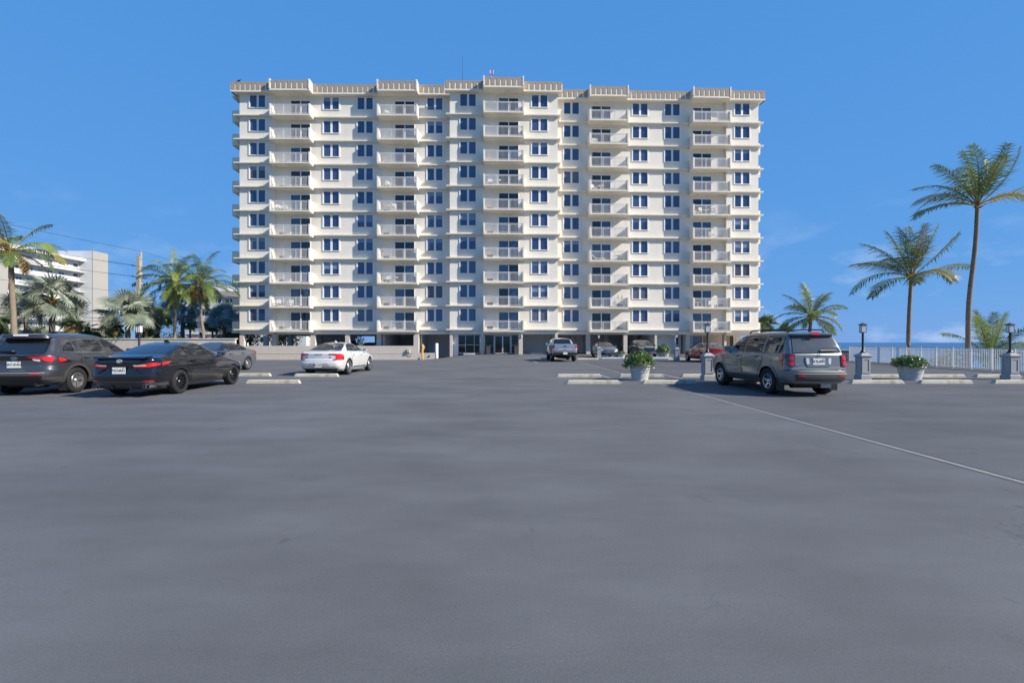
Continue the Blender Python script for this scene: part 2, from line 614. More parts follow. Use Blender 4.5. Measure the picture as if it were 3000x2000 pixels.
strip("deck_joint", [(5.42, -20), (5.22, 4.6), (5.10, 19.0), (4.98, 33.8)], 0.085, M['joint'], 0.004)
strip("deck_joint_edge", [(5.50, -20), (5.29, 4.6), (5.165, 19.0), (5.045, 33.8)], 0.025, M['grate'], 0.004)
strip("parking_line", [(3.9, 16.1), (3.9, 20.3)], 0.10, M['mark'], 0.004)
strip("parking_line", [(6.72, 16.1), (6.72, 20.6)], 0.10, M['mark'], 0.004)
strip("parking_line", [(1.75, 32.0), (1.60, 37.5)], 0.10, M['mark'], 0.004)

mb = MB()
mb.face([(-6000, -3000, -0.78), (27, -3000, -0.78), (27, 9000, -0.78), (-6000, 9000, -0.78)])
tag(link("ground", mb.mesh("ground", M['grassy'], fix=False)), kind='structure')

# beach and ocean
mb = MB()
for (xa, za), (xb, zb) in [((26.5, -0.8), (30, -1.6)), ((30, -1.6), (52, -3.6)), ((52, -3.6), (84, -4.75))]:
    mb.face([(xa, -3000, za), (xb, -3000, zb), (xb, 9000, zb), (xa, 9000, za)])
tag(link("beach", mb.mesh("beach", M['sand'], fix=False)), kind='structure')

m = bpy.data.materials.new("ocean_water")
m.use_nodes = True
nt = m.node_tree
b = nt.nodes["Principled BSDF"]
b.inputs["Roughness"].default_value = 0.22
b.inputs["IOR"].default_value = 1.33
tc = nt.nodes.new("ShaderNodeTexCoord")
sp = nt.nodes.new("ShaderNodeSeparateXYZ")
nt.links.new(tc.outputs["Object"], sp.inputs[0])
mr = nt.nodes.new("ShaderNodeMapRange")
mr.inputs[1].default_value, mr.inputs[2].default_value = 80, 420
nt.links.new(sp.outputs[0], mr.inputs[0])
rp = nt.nodes.new("ShaderNodeValToRGB")
rp.color_ramp.elements[0].color = (0.060, 0.17, 0.24, 1)
rp.color_ramp.elements[1].color = (0.008, 0.050, 0.135, 1)
nt.links.new(mr.outputs[0], rp.inputs[0])
mp = nt.nodes.new("ShaderNodeMapping")
mp.inputs["Scale"].default_value = (0.09, 0.022, 1)
nt.links.new(tc.outputs["Object"], mp.inputs[0])
ns = nt.nodes.new("ShaderNodeTexNoise")
ns.inputs["Scale"].default_value = 1.0
ns.inputs["Detail"].default_value = 6
ns.inputs["Roughness"].default_value = 0.62
nt.links.new(mp.outputs[0], ns.inputs["Vector"])
foam = nt.nodes.new("ShaderNodeMapRange")
foam.inputs[1].default_value, foam.inputs[2].default_value = 0.60, 0.68
nt.links.new(ns.outputs[0], foam.inputs[0])
near = nt.nodes.new("ShaderNodeMapRange")
near.inputs[1].default_value, near.inputs[2].default_value = 260, 110
near.inputs[3].default_value, near.inputs[4].default_value = 0.0, 0.85
nt.links.new(sp.outputs[0], near.inputs[0])
q = nt.nodes.new("ShaderNodeMath")
q.operation = 'MULTIPLY'
nt.links.new(foam.outputs[0], q.inputs[0])
nt.links.new(near.outputs[0], q.inputs[1])
mx = nt.nodes.new("ShaderNodeMix")
mx.data_type = 'RGBA'
nt.links.new(q.outputs[0], mx.inputs[0])
nt.links.new(rp.outputs[0], mx.inputs[6])
mx.inputs[7].default_value = (0.75, 0.78, 0.80, 1)
nt.links.new(mx.outputs[2], b.inputs["Base Color"])
n2 = nt.nodes.new("ShaderNodeTexNoise")
n2.inputs["Scale"].default_value = 0.35
n2.inputs["Detail"].default_value = 5
nt.links.new(tc.outputs["Object"], n2.inputs["Vector"])
bp = nt.nodes.new("ShaderNodeBump")
bp.inputs["Strength"].default_value = 0.9
bp.inputs["Distance"].default_value = 0.6
nt.links.new(n2.outputs[0], bp.inputs["Height"])
nt.links.new(bp.outputs[0], b.inputs["Normal"])
mb = MB()
mb.face([(80, -30000, -4.6), (40000, -30000, -4.6), (40000, 40000, -4.6), (80, 40000, -4.6)])
tag(link("ocean", mb.mesh("ocean", m, fix=False)), kind='structure')

# ------------------------------------------------------------------ the apartment building
FL = 2.85
Z0 = 3.04
ZK = [Z0 + FL * k for k in range(10)]
ML, MC, MR = T(-32.74, 54.7, 0, 0.6), T(-7.44, 54.4, 0, 1.5), T(5.66, 56.3, 0, 1.7)
BASE = T(-1.0, 55.5, 0, 0)
bld = link("apartment_building", None, BASE)
tag(bld, "ten storey cream apartment building with stacked balconies and tan crenellated parapet above an open garage", "apartment building")


def wall_holes(mb, u0, u1, z0, z1, v, holes, depth=0.22):
    us = sorted(set([u0, u1] + [h[0] for h in holes] + [h[1] for h in holes]))
    zs = sorted(set([z0, z1] + [h[2] for h in holes] + [h[3] for h in holes]))
    for a, c in zip(us[:-1], us[1:]):
        for p, q in zip(zs[:-1], zs[1:]):
            mu, mz = (a + c) / 2, (p + q) / 2
            if any(h[0] < mu < h[1] and h[2] < mz < h[3] for h in holes):
                continue
            mb.face([(a, v, p), (c, v, p), (c, v, q), (a, v, q)])
    for (a, c, p, q) in holes:
        w = v + depth
        mb.face([(a, v, p), (a, v, q), (a, w, q), (a, w, p)])
        mb.face([(c, v, p), (c, w, p), (c, w, q), (c, v, q)])
        mb.face([(a, v, q), (c, v, q), (c, w, q), (a, w, q)])
        mb.face([(a, v, p), (a, w, p), (c, w, p), (c, v, p)])


WIN_W, WIN_H, WIN_Z = 2.05, 1.60, 0.90
DOOR_Z0, DOOR_Z1 = -0.20, 2.10
SECT = {
    'L': dict(M=ML, win=[(2.16, 0.0), (10.83, 0.4), (14.93, 0.4), (23.38, 0.4)], bal=[(4.0, 8.78, 0.4, 5.90, 1), (16.70, 21.48, 0.4, 18.49, 1)]),
    'C': dict(M=MC, win=[(2.18, 0.0), (10.76, 0.0)], bal=[(4.05, 8.81, 0.0, 5.82, 1)]),
    'R': dict(M=MR, win=[(1.70, 0.0), (10.27, 0.0), (14.31, 0.0), (22.93, -0.4)], bal=[(3.70, 8.47, 0.0, 4.20, -1), (16.38, 21.08, 0.0, 16.85, -1)]),
}


def holes_for(s, lo, hi):
    hs = []
    for k in range(10):
        for (uc, v) in SECT[s]['win']:
            if lo < uc < hi:
                hs.append((uc - WIN_W / 2, uc + WIN_W / 2, ZK[k] + WIN_Z, ZK[k] + WIN_Z + WIN_H))
        for (a, c, v, d, sg) in SECT[s]['bal']:
            if lo < d + 1 < hi:
                hs.append((d, d + 2.44, ZK[k] + DOOR_Z0, ZK[k] + DOOR_Z1))
    return hs


ZB, ZT = 2.42, 31.3
# walls (one part per wing)
mb = MB()
wall_holes(mb, 0, 4.1, ZB, ZT, 0, holes_for('L', 0, 4.1))
mb.face([(4.1, 0, ZB), (4.1, 0.4, ZB), (4.1, 0.4, ZT), (4.1, 0, ZT)])
wall_holes(mb, 4.1, 25.35, ZB, ZT, 0.4, holes_for('L', 4.1, 25.35))
mb.face([(0, 0, ZB), (0, 18, ZB), (0, 18, ZT), (0, 0, ZT)])
mb.face([(0, 18, ZB), (26, 18, ZB), (26, 18, ZT), (0, 18, ZT)])
mb.box(0.0, 25.3, 0.402, 0.8, 2.415, 2.75)
link("wall", mb.mesh("wall", M['stucco']), ML, bld)
mb = MB()
wall_holes(mb, 0, 12.95, ZB, ZT, 0, holes_for('C', 0, 12.95))
mb.face([(0, 0, ZB), (0, 3, ZB), (0, 3, ZT), (0, 0, ZT)])
mb.face([(12.95, 0, ZB), (12.95, 3.5, ZB), (12.95, 3.5, ZT), (12.95, 0, ZT)])
mb.box(0.0, 12.95, 0.002, 0.4, 2.415, 2.75)
link("wall", mb.mesh("wall", M['stucco']), MC, bld)
mb = MB()
wall_holes(mb, -0.6, 20.95, ZB, ZT, 0, holes_for('R', -1, 20.95))
mb.face([(20.95, -0.4, ZB), (20.95, 0, ZB), (20.95, 0, ZT), (20.95, -0.4, ZT)])
wall_holes(mb, 20.95, 25, ZB, ZT, -0.4, holes_for('R', 20.95, 25))
mb.face([(25, -0.4, ZB), (25, 18, ZB), (25, 18, ZT), (25, -0.4, ZT)])
mb.face([(-14, 18, ZB), (25, 18, ZB), (25, 18, ZT), (-14, 18, ZT)])
mb.box(-0.6, 25, 0.002, 0.4, 2.415, 2.75)
link("wall", mb.mesh("wall", M['stucco']), MR, bld)

# garage ceiling / first slab and roof slab
for q_ in [(0, 26.5, 0.5, 17.9, 2.70, 2.95), (0, 26.5, 0.6, 17.9, 31.25, 31.5)]:
    mb = MB()
    mb.box(*q_)
    link("floor_slab", mb.mesh("floor_slab", M['garage']), ML, bld)
for q_ in [(-13.2, 24.9, 0.5, 17.9, 2.71, 2.955), (-13.2, 24.9, 0.6, 17.9, 31.26, 31.51)]:
    mb = MB()
    mb.box(*q_)
    link("floor_slab", mb.mesh("floor_slab", M['garage']), MR, bld)

# storey ledges
for s, segs in {'L': [(-0.56, 4.05, 0.0), (4.16, 25.32, 0.4)], 'C': [(-0.42, 13.25, 0.0)], 'R': [(-0.12, 20.9, 0.0), (20.93, 25.5, -0.4)]}.items():
    for i, (a, c, v) in enumerate(segs):
        mb = MB()
        mb.box(a, c, v - 0.33, v + 0.02, -0.13, 0)
        # wraps round the outer ends
        if a < 0:
            mb.box(a, -0.001, v + 0.021, v + 0.9, -0.13, 0)
        if s == 'R' and c > 25:
            mb.box(25.001, c, v + 0.021, v + 0.9, -0.13, 0)
        if s == 'C':
            mb.box(12.951, c, v + 0.021, v + 1.7, -0.13, 0)
        me = mb.mesh("ledge", M['stucco_trim'])
        for k in range(10):
            link("ledge", me, SECT[s]['M'] @ Matrix.Translation((0, 0, ZK[k])), bld)

# windows
mb = MB()
W2 = WIN_W / 2
mb.box(-W2 - 0.03, -W2 + 0.11, -0.07, 0.16, 0, WIN_H)
mb.box(W2 - 0.11, W2 + 0.03, -0.07, 0.16, 0, WIN_H)
mb.box(-W2 + 0.11, W2 - 0.11, -0.05, 0.16, WIN_H - 0.09, WIN_H)
mb.box(-W2 + 0.11, W2 - 0.11, -0.08, 0.16, 0, 0.07)
mb.box(-0.125, 0.125, 0.0, 0.16, 0.07, WIN_H - 0.09)
win_me = mb.mesh("window", M['white'])
pane_me = {}
pw, ph = W2 - 0.11 - 0.125, WIN_H - 0.16
for i, pm in enumerate(M['pane']):
    mb = MB()
    mb.box(-pw / 2, pw / 2, 0, 0.02, 0, ph, 0)
    for (a, c, p, q) in ((-pw / 2, pw / 2, 0, 0.035), (-pw / 2, pw / 2, ph - 0.035, ph), (-pw / 2, -pw / 2 + 0.03, 0.035, ph - 0.035), (pw / 2 - 0.03, pw / 2, 0.035, ph - 0.035)):
        mb.box(a, c, -0.012, -0.001, p, q, 1)
    pane_me[i] = mb.mesh("pane", [pm, M['bronze']])
blind_me = {}
for i, fr in enumerate((0.30, 0.55)):
    mb = MB()
    mb.box(-pw / 2 + 0.03, pw / 2 - 0.03, -0.003, 0.0, ph * (1 - fr), ph - 0.036)
    blind_me[i] = mb.mesh("blind", M['blind'])
for s in 'LCR':
    for (uc, v) in SECT[s]['win']:
        for k in range(10):
            Mw = SECT[s]['M'] @ Matrix.Translation((uc, v, ZK[k] + WIN_Z))
            w = link("window", win_me, Mw, bld)
            kind = rnd.choice([0, 0, 0, 0, 0, 1, 1, 1, 2, 3]) if k < 7 else rnd.choice([0, 0, 0, 0, 1])
            bl = rnd.random() < 0.22
            bi = rnd.choice([0, 0, 1])
            for sg in (-1, 1):
                Mp = Mw @ Matrix.Translation((sg * (0.125 + pw / 2), 0.055, 0.07))
                link("pane", pane_me[kind], Mp, w)
                if bl:
                    link("blind", blind_me[bi], Mp, w)

# balconies, railings and sliding doors
bal_me, rail_me = {}, {}
DW = 2.44
mb = MB()
H = DOOR_Z1 - DOOR_Z0
mb.box(0, 0.07, -0.05, 0.14, 0, H)
mb.box(DW - 0.07, DW, -0.05, 0.14, 0, H)
mb.box(0.07, DW - 0.07, -0.05, 0.14, H - 0.10, H)
mb.box(0.07, DW - 0.07, -0.03, 0.14, 0, 0.06)
mb.box(DW / 2 - 0.055, DW / 2 + 0.055, 0.0, 0.10, 0.06, H - 0.10)
door_me = mb.mesh("sliding_door", M['white_metal'])
dp_me = []
dpw = DW / 2 - 0.055 - 0.07
for pm in M['door_pane']:
    mb = MB()
    mb.box(0, dpw, 0, 0.02, 0, H - 0.16, 0)
    dp_me.append(mb.mesh("door_pane", pm))
mb = MB()
mb.box(0, 0.66, -0.03, 0.0, 0, 0.44, 0)
for i in range(8):
    mb.box(0.03, 0.63, -0.05, -0.031, 0.03 + i * 0.05, 0.055 + i * 0.05, 0)
louvre_me = mb.mesh("vent_louvre", M['grate'])
for s in 'LCR':
    for (a, c, v, d, sg) in SECT[s]['bal']:
        w = c - a
        mb = MB()
        D = 1.3
        mb.box(0, w, -D, 0, -0.36, -0.2)
        mb.box(0, 0.16, -D - 0.02, 0, -0.1999, 1.02)
        mb.box(w - 0.16, w, -D - 0.02, 0, -0.1999, 1.02)
        bme = mb.mesh("balcony", M['stucco_trim'])
        mb = MB()
        lo, hi = 0.161, w - 0.161
        yb = -D + 0.06
        mb.box(lo, hi, yb - 0.03, yb + 0.03, 0.90, 0.95)
        mb.box(lo, hi, yb - 0.02, yb + 0.02, 0.79, 0.82)
        mb.box(lo, hi, yb - 0.02, yb + 0.02, -0.12, -0.08)
        for t in (0.0, 1 / 3, 2 / 3, 1.0):
            u = lo + 0.03 + (hi - lo - 0.06) * t
            mb.box(u - 0.03, u + 0.03, yb - 0.028, yb + 0.028, -0.2, 0.90)
        n = int((hi - lo) / 0.135)
        for i in range(1, n):
            u = lo + (hi - lo) * i / n
            mb.box(u - 0.014, u + 0.014, yb - 0.012, yb + 0.012, -0.08, 0.90)
        rme = mb.mesh("railing", M['rail'], fix=False)
        for k in range(10):
            Mb = SECT[s]['M'] @ Matrix.Translation((a, v, ZK[k]))
            bo = link("balcony", bme, Mb, bld)
            link("railing", rme, Mb, bo)
            Md = SECT[s]['M'] @ Matrix.Translation((d, v, ZK[k] + DOOR_Z0))
            do = link("sliding_door", door_me, Md, bld)
            pk = [rnd.choice([0, 0, 1]), rnd.choice([0, 1])]
            link("door_pane", dp_me[pk[0]], Md @ Matrix.Translation((0.07, 0.03, 0.06)), do)
            link("door_pane", dp_me[pk[1]], Md @ Matrix.Translation((DW / 2 + 0.055, 0.06, 0.06)), do)
            lu = (d - 1.35) if sg > 0 else (d + DW + 0.75)
            link("vent_louvre", louvre_me, SECT[s]['M'] @ Matrix.Translation((lu, v, ZK[k] - 0.12)), bld)

# solid balconies on the two end walls
mb = MB()
mb.box(-1.3, -0.001, 0.7, 4.6, -0.46, -0.28)
mb.box(-1.3, -0.001, 0.68, 0.86, -0.28, 0.93)
mb.box(-1.32, -1.14, 0.861, 4.44, -0.28, 0.93)
mb.box(-1.3, -0.001, 4.441, 4.6, -0.28, 0.93)
sl = mb.mesh("end_balcony", M['stucco_trim'])
for k in range(10):
    link("end_balcony", sl, ML @ Matrix.Translation((0, 0, ZK[k])), bld)
    link("end_balcony", sl, MR @ Matrix.Translation((25, 0.3, ZK[k])) @ Matrix.Scale(-1, 4, (1, 0, 0)) @ Matrix.Translation((0.25, 0, 0)), bld)
mb = MB()
mb.box(-1.3, -0.001, 0.7, 4.6, 31.20, 31.45)
link("roof_slab", mb.mesh("roof_slab", M['stucco_trim']), ML, bld)

# crenellated parapet
mb = MB()
mb.box(-0.212, 0.212, -0.032, 0, 0, 0.70)
tooth = mb.mesh("parapet_panel", M['panel_tan'])
PAR = {'L': [(-0.77, 3.99, -0.55, 0), (4.0, 8.78, -0.95, 1), (8.79, 16.69, -0.15, 0), (16.70, 21.48, -0.95, 1), (21.49, 25.32, -0.15, 0)],
       'C': [(-0.55, 4.04, -0.55, 0), (4.05, 8.81, -1.35, 1), (8.82, 13.45, -0.55, 0)],
       'R': [(-0.12, 3.69, -0.55, 0), (3.70, 8.47, -1.35, 1), (8.48, 16.37, -0.55, 0), (16.38, 21.08, -1.35, 1), (21.09, 25.55, -0.95, 0)]}
PL = {'L': 0.4, 'C': 0.0, 'R': 0.0}
for s, segs in PAR.items():
    for (a, c, v, up) in segs:
        mb = MB()
        mb.box(a, c, v, PL[s] + 0.25, 31.25, 31.44)
        mb.box(a + (0.16 if up else 0), c - (0.16 if up else 0), v + 0.02, v + 0.16, 31.4405, 32.38)
        link("parapet", mb.mesh("parapet", M['stucco_trim']), SECT[s]['M'], bld)
        lo, hi = a + (0.17 if up else 0.01), c - (0.17 if up else 0.01)
        mb = MB()
        mb.box(lo, hi, v - 0.014, v + 0.20, 32.20, 32.42)
        link("parapet_cap", mb.mesh("parapet_cap", M['panel_tan']), SECT[s]['M'], bld)
        n = max(1, round((hi - lo) / 0.62))
        for i in range(n):
            u = lo + (hi - lo) * (i + 0.5) / n
            link("parapet_panel", tooth, SECT[s]['M'] @ Matrix.Translation((u, v + 0.018, 31.4999)), bld)
        if up:
            for (p, q) in ((a, a + 0.158), (c - 0.158, c)):
                mb = MB()
                mb.prism([(v - 0.06, 31.441), (PL[s], 31.441), (PL[s], 32.47), (v - 0.06, 32.58)], p, q, axes='yz')
                link("parapet_fin", mb.mesh("parapet_fin", M['stucco_trim']), SECT[s]['M'], bld)
# end returns of the parapet
mb = MB()
mb.box(-0.77, -0.60, -0.54, 17.5, 31.25, 32.40)
link("parapet", mb.mesh("parapet", M['stucco_trim']), ML, bld)
mb = MB()
mb.box(25.38, 25.55, -0.93, 17.5, 31.25, 32.40)
link("parapet", mb.mesh("parapet", M['stucco_trim']), MR, bld)
# roof penthouse and mast
mb = MB()
mb.box(1.0, 9.5, 4.5, 9.0, 31.5, 34.15)
mb.box(0.8, 9.7, 4.3, 9.2, 34.1501, 34.32)
link("roof_house", mb.mesh("roof_house", M['stucco_trim']), MC, bld)
mb = MB()
mb.tube([(1.15, 4.6, 34.3), (1.15, 4.6, 38.5)], [0.028, 0.016], 6)
link("mast", mb.mesh("mast", M['bronze']), MC, bld)
mb = MB()
mb.tube([(4.9, 4.6, 34.3), (4.9, 4.6, 36.0)], 0.03, 6, 0)
mb.tube([(4.68, 4.6, 36.75), (4.70, 4.6, 36.3), (4.9, 4.6, 36.1), (5.1, 4.6, 36.3), (5.12, 4.6, 36.75)], 0.06, 6, 1)
link("roof_beacon", mb.mesh("roof_beacon", [M['white_metal'], M['red']]), MC, bld)


# ---- ground floor: columns, garage walls, lobby
def col(Ms, u0, u1, v, d=0.55, z0=-1.0, m='column'):
    mb = MB()
    mb.box(u0, u1, v + 0.003, v + d, z0, 2.4145)
    link("column", mb.mesh("column", M[m]), Ms, bld)


for (a, c, v) in [(0.0, 0.5, 0.0), (3.76, 4.35, 0.1), (8.28, 8.85, 0.4), (12.5, 13.0, 0.4), (16.29, 16.85, 0.4), (20.90, 21.46, 0.11)]:
    col(ML, a, c, v)
for (a, c, v) in [(-2.0, -1.4, 9), (1.44, 1.97, 9), (5.6, 6.1, 9), (10.2, 10.7, 9), (14.3, 14.9, 9), (19.0, 19.5, 9)]:
    col(ML, a, c, v, m='garage')
for (a, c) in [(0.0, 0.34), (3.66, 4.13), (8.26, 8.74), (12.62, 12.95)]:
    col(MC, a, c, 0.0)
for (a, c, v) in [(3.57, 4.06, 0), (8.21, 8.68, 0), (12.11, 12.41, 0), (16.07, 16.63, 0), (20.89, 21.19, 0), (24.6, 25.0, -0.4)]:
    col(MR, a, c, v)
for (a, c) in [(2.6, 3.1), (7.2, 7.7), (11.4, 11.8)]:
    col(MR, a, c, 6.0, m='garage')

mb = MB()
mb.box(-3.0, 20.89, -0.10, 0.09, -1.2, 1.03)
mb.box(20.89, 21.47, -0.10, 0.09, -1.2, 2.41)
mb.box(-3.0, 20.85, -0.125, -0.101, 0.10, 0.125)
link("garage_wall", mb.mesh("garage_wall", M['column']), ML, bld)
for q_ in [(4.4, 8.6, 11.0, 11.2, -1, 2.7), (8.6, 13.4, 11.0, 11.2, -1, 0.9), (13.4, 25.2, 9.6, 9.8, -1, 2.7), (21.7, 25.2, 5.0, 5.2, -1, 2.7), (21.5, 21.69, 1.0, 9.6, -1, 2.7), (16.9, 17.1, 1.0, 9.6, -1, 2.7)]:
    mb = MB()
    mb.box(*q_)
    link("garage_inner_wall", mb.mesh("garage_inner_wall", M['garage']), ML, bld)
for q_ in [(8.75, 12.6, 4.0, 4.2, -0.2, 2.7), (12.6, 12.75, 0.6, 4.0, -0.2, 2.7), (8.6, 8.74, 0.56, 4.0, -0.2, 2.7), (0.3, 0.94, 0.5, 0.7, -0.2, 2.7)]:
    mb = MB()
    mb.box(*q_)
    link("garage_inner_wall", mb.mesh("garage_inner_wall", M['garage']), MC, bld)
for q_ in [(0.2, 4.3, 6.6, 6.8, -0.2, 2.7), (4.3, 8.5, 7.6, 7.8, -0.2, 2.7), (8.5, 12.3, 8.6, 8.8, -0.2, 2.7), (12.42, 14.9, 1.6, 1.8, -0.2, 2.7), (15.75, 16.06, 1.6, 1.8, -0.2, 2.7), (12.2, 12.4, 0.6, 8.6, -0.2, 2.7), (16.65, 24.8, 3.4, 3.6, -0.2, 2.7), (16.4, 16.62, 0.6, 3.4, -0.2, 2.7)]:
    mb = MB()
    mb.box(*q_)
    link("garage_inner_wall", mb.mesh("garage_inner_wall", M['garage']), MR, bld)

mb = MB()
mb.box(0.3, 21.0, 1.0, 11.0, -1.0, 0.0)
link("garage_floor", mb.mesh("garage_floor", M['garage']), ML, bld)

# lobby glazing
lob = link("lobby_front", MB().mesh("lobby_front", M['alu'], fix=False), MC, bld)
mb = MB()
for (a, c, p, q) in [(0.94, 3.60, 2.28, 2.40), (0.94, 3.60, 0.10, 0.20), (0.94, 1.02, 0.2, 2.28), (1.80, 1.87, 0.2, 2.28), (2.85, 2.92, 0.2, 2.28), (3.52, 3.60, 0.2, 2.28)]:
    mb.box(a, c, 0.58, 0.68, p, q)
for (a, c) in [(1.02, 1.80), (1.87, 2.85), (2.92, 3.52)]:
    mb.box(a, c, 0.585, 0.675, 1.12, 1.19)
for (a, c, p, q) in [(4.14, 8.25, 2.28, 2.40), (4.14, 5.32, 0.05, 0.14), (7.32, 8.25, 0.05, 0.14), (4.14, 4.22, 0.14, 2.28), (5.22, 5.36, 0.05, 2.28), (7.28, 7.42, 0.05, 2.28), (8.17, 8.25, 0.14, 2.28)]:
    mb.box(a, c, 0.58, 0.68, p, q)
for (a, c) in [(4.22, 5.22), (7.42, 8.17)]:
    mb.box(a, c, 0.585, 0.675, 1.05, 1.11)
lob.data = mb.mesh("lobby_front", M['alu'])
mb = MB()
mb.box(0.94, 3.6, 0.63, 0.64, 0.15, 2.3)
link("lobby_pane", mb.mesh("lobby_pane", M['lobby_glass']), MC, lob)
for (a, c) in [(4.18, 5.25), (7.38, 8.2)]:
    mb = MB()
    mb.box(a, c, 0.63, 0.64, 0.1, 2.3)
    link("lobby_pane", mb.mesh("lobby_pane", M['lobby_glass']), MC, lob)
for (a, c, h) in [(5.365, 6.31, 6.24), (6.33, 7.275, 6.40)]:
    mb = MB()
    for (p, q, r_, t) in [(a, c, 2.18, 2.275), (a, c, 0.06, 0.18), (a, a + 0.07, 0.18, 2.18), (c - 0.07, c, 0.18, 2.18)]:
        mb.box(p, q, 0.59, 0.66, r_, t)
    d = link("entrance_door", mb.mesh("entrance_door", M['alu']), MC, bld)
    mb = MB()
    mb.box(a + 0.07, c - 0.07, 0.62, 0.63, 0.18, 2.18)
    link("door_pane", mb.mesh("door_pane", M['lobby_glass']), MC, d)
    mb = MB()
    mb.tube([(h, 0.585, 0.85), (h, 0.54, 0.85), (h, 0.54, 1.25), (h, 0.585, 1.25)], 0.018, 6)
    link("door_handle", mb.mesh("door_handle", M['white_metal']), MC, d)
link("house_number", text_mesh("3301", 0.42, M['white_metal'], 0.02), MC @ Matrix.Translation((6.55, -0.02, 2.66)) @ Matrix.Rotation(R(90), 4, 'X'), bld)
for u in (3.89, 8.60):
    mb = MB()
    mb.box(u - 0.07, u + 0.07, -0.03, 0.002, 2.02, 2.34, 0)
    mb.frustum(u, -0.11, 2.03, 2.34, 0.06, 0.09, 1)
    link("wall_lamp", mb.mesh("wall_lamp", [M['bronze'], M['lamp_glass']]), MC, bld)

# rooms at the right-hand end
mb = MB()
for (a, c, p, q) in [(16.7, 20.85, 2.3, 2.4), (16.7, 16.78, 0, 2.3), (17.6, 17.72, 0, 2.3), (19.0, 19.12, 0, 2.3), (20.3, 20.36, 0, 2.3)]:
    mb.box(a, c, 2.0, 2.1, p, q)
for (a, c, p, q) in [(21.25, 24.6, 2.3, 2.4), (21.25, 21.4, 0, 2.3), (22.9, 22.98, 0, 2.3), (24.4, 24.5, 0, 2.3)]:
    mb.box(a, c, 1.0, 1.1, p, q)
link("room_frames", mb.mesh("room_frames", M['white']), MR, bld)
mb = MB()
mb.box(17.72, 19.0, 2.04, 2.05, 0, 2.3, 0)
mb.box(16.78, 17.6, 2.04, 2.05, 0, 2.3, 1)
mb.box(19.12, 19.9, 2.5, 2.52, 0, 2.3, 2)
mb.box(21.45, 22.3, 1.5, 1.52, 0, 2.3, 2)
mb.box(22.35, 22.85, 1.5, 1.52, 0, 2.3, 3)
link("room_panel", mb.mesh("room_panel", [M['pane'][2], M['lobby_glass'], M['wood_tan'], M['bronze']]), MR, bld)
mb = MB()
mb.box(14.92, 15.30, 1.65, 1.72, 0, 2.35, 0)
mb.box(15.40, 15.70, 1.67, 1.69, 0.1, 2.3, 1)
mb.box(15.36, 15.74, 1.66, 1.70, 1.1, 1.18, 0)
link("side_door", mb.mesh("side_door", [M['garage'], M['lobby_glass']]), MR, bld)

# meter box and conduit on the garage wall
mb = MB()
mb.box(20.14, 20.42, -0.34, -0.101, 0.22, 0.66, 0)
mb.box(20.17, 20.39, -0.37, -0.3401, 0.26, 0.44, 0)
mb.tube([(20.3, -0.2, 0.22), (20.3, -0.2, 0.0), (20.5, -0.18, -0.15), (20.62, -0.15, -0.15)], 0.03, 6, 1)
link("meter_box", mb.mesh("meter_box", [M['stop'], M['bronze']]), ML, bld)

# ------------------------------------------------------------------ vehicles


def paint(name, base, metal=0.6, rough=0.32):
    m = mat(name, base, rough, metal=metal, coat=1.0)
    return m


P = {
    'grey_suv': paint("dark_grey_paint", (0.075, 0.078, 0.088, 1), 0.55),
    'black': paint("black_paint", (0.006, 0.0065, 0.009, 1), 0.0, 0.12),
    'silver_grey': paint("silver_grey_paint", (0.27, 0.28, 0.295, 1), 0.7),
    'white': paint("pearl_white_paint", (0.72, 0.72, 0.71, 1), 0.15, 0.3),
    'pilot': paint("grey_green_paint", (0.18, 0.186, 0.175, 1), 0.35),
    'silver': paint("silver_paint", (0.50, 0.51, 0.53, 1), 0.75),
    'grey_sedan': paint("mid_grey_paint", (0.22, 0.225, 0.235, 1), 0.7),
    'dark_grey': paint("gunmetal_paint", (0.045, 0.045, 0.048, 1), 0.6),
    'red': paint("deep_red_paint", (0.30, 0.008, 0.012, 1), 0.25),
    'navy': paint("dark_navy_paint", (0.012, 0.014, 0.026, 1), 0.3),
}
M['glass'] = mat("car_glass", (0.012, 0.014, 0.018, 1), 0.02, spec=0.6, ior=1.55, coat=0.6)
M['glass_smoke'] = mat("smoked_rear_glass", (0.075, 0.077, 0.08, 1), 0.05, spec=0.6, ior=1.6, coat=0.6, var=0.25, vscale=2.5)
M['glass_clear'] = mat("clear_windscreen", (0.045, 0.055, 0.055, 1), 0.02, spec=0.6, ior=1.6, coat=0.6)
M['plastic'] = mat("grey_plastic", (0.055, 0.055, 0.057, 1), 0.55)
M['black_plastic'] = mat("black_plastic", (0.012, 0.012, 0.013, 1), 0.45)
M['gloss_black'] = mat("gloss_black", (0.008, 0.008, 0.010, 1), 0.08, coat=1.0)
M['tyre'] = mat("tyre_rubber", (0.022, 0.022, 0.023, 1), 0.8, spec=0.3, var=0.1, vscale=10)
M['rim'] = mat("alloy", (0.55, 0.55, 0.56, 1), 0.28, metal=0.85)
M['rim_dark'] = mat("dark_alloy", (0.05, 0.05, 0.055, 1), 0.25, metal=0.8)
M['chrome'] = mat("chrome", (0.75, 0.75, 0.76, 1), 0.10, metal=1.0)
M['tail'] = mat("tail_lamp_red", (0.52, 0.012, 0.012, 1), 0.12, coat=1.0)
M['tail_dark'] = mat("tail_lamp_dark", (0.16, 0.006, 0.010, 1), 0.1, coat=1.0)
M['lens'] = mat("clear_lens", (0.55, 0.57, 0.60, 1), 0.08, coat=1.0)
M['amber'] = mat("amber_lens", (0.70, 0.18, 0.02, 1), 0.2, coat=1.0)
M['plate'] = mat("plate_white", (0.70, 0.73, 0.70, 1), 0.5)
M['plate_ink'] = mat("plate_ink", (0.02, 0.05, 0.04, 1), 0.5)
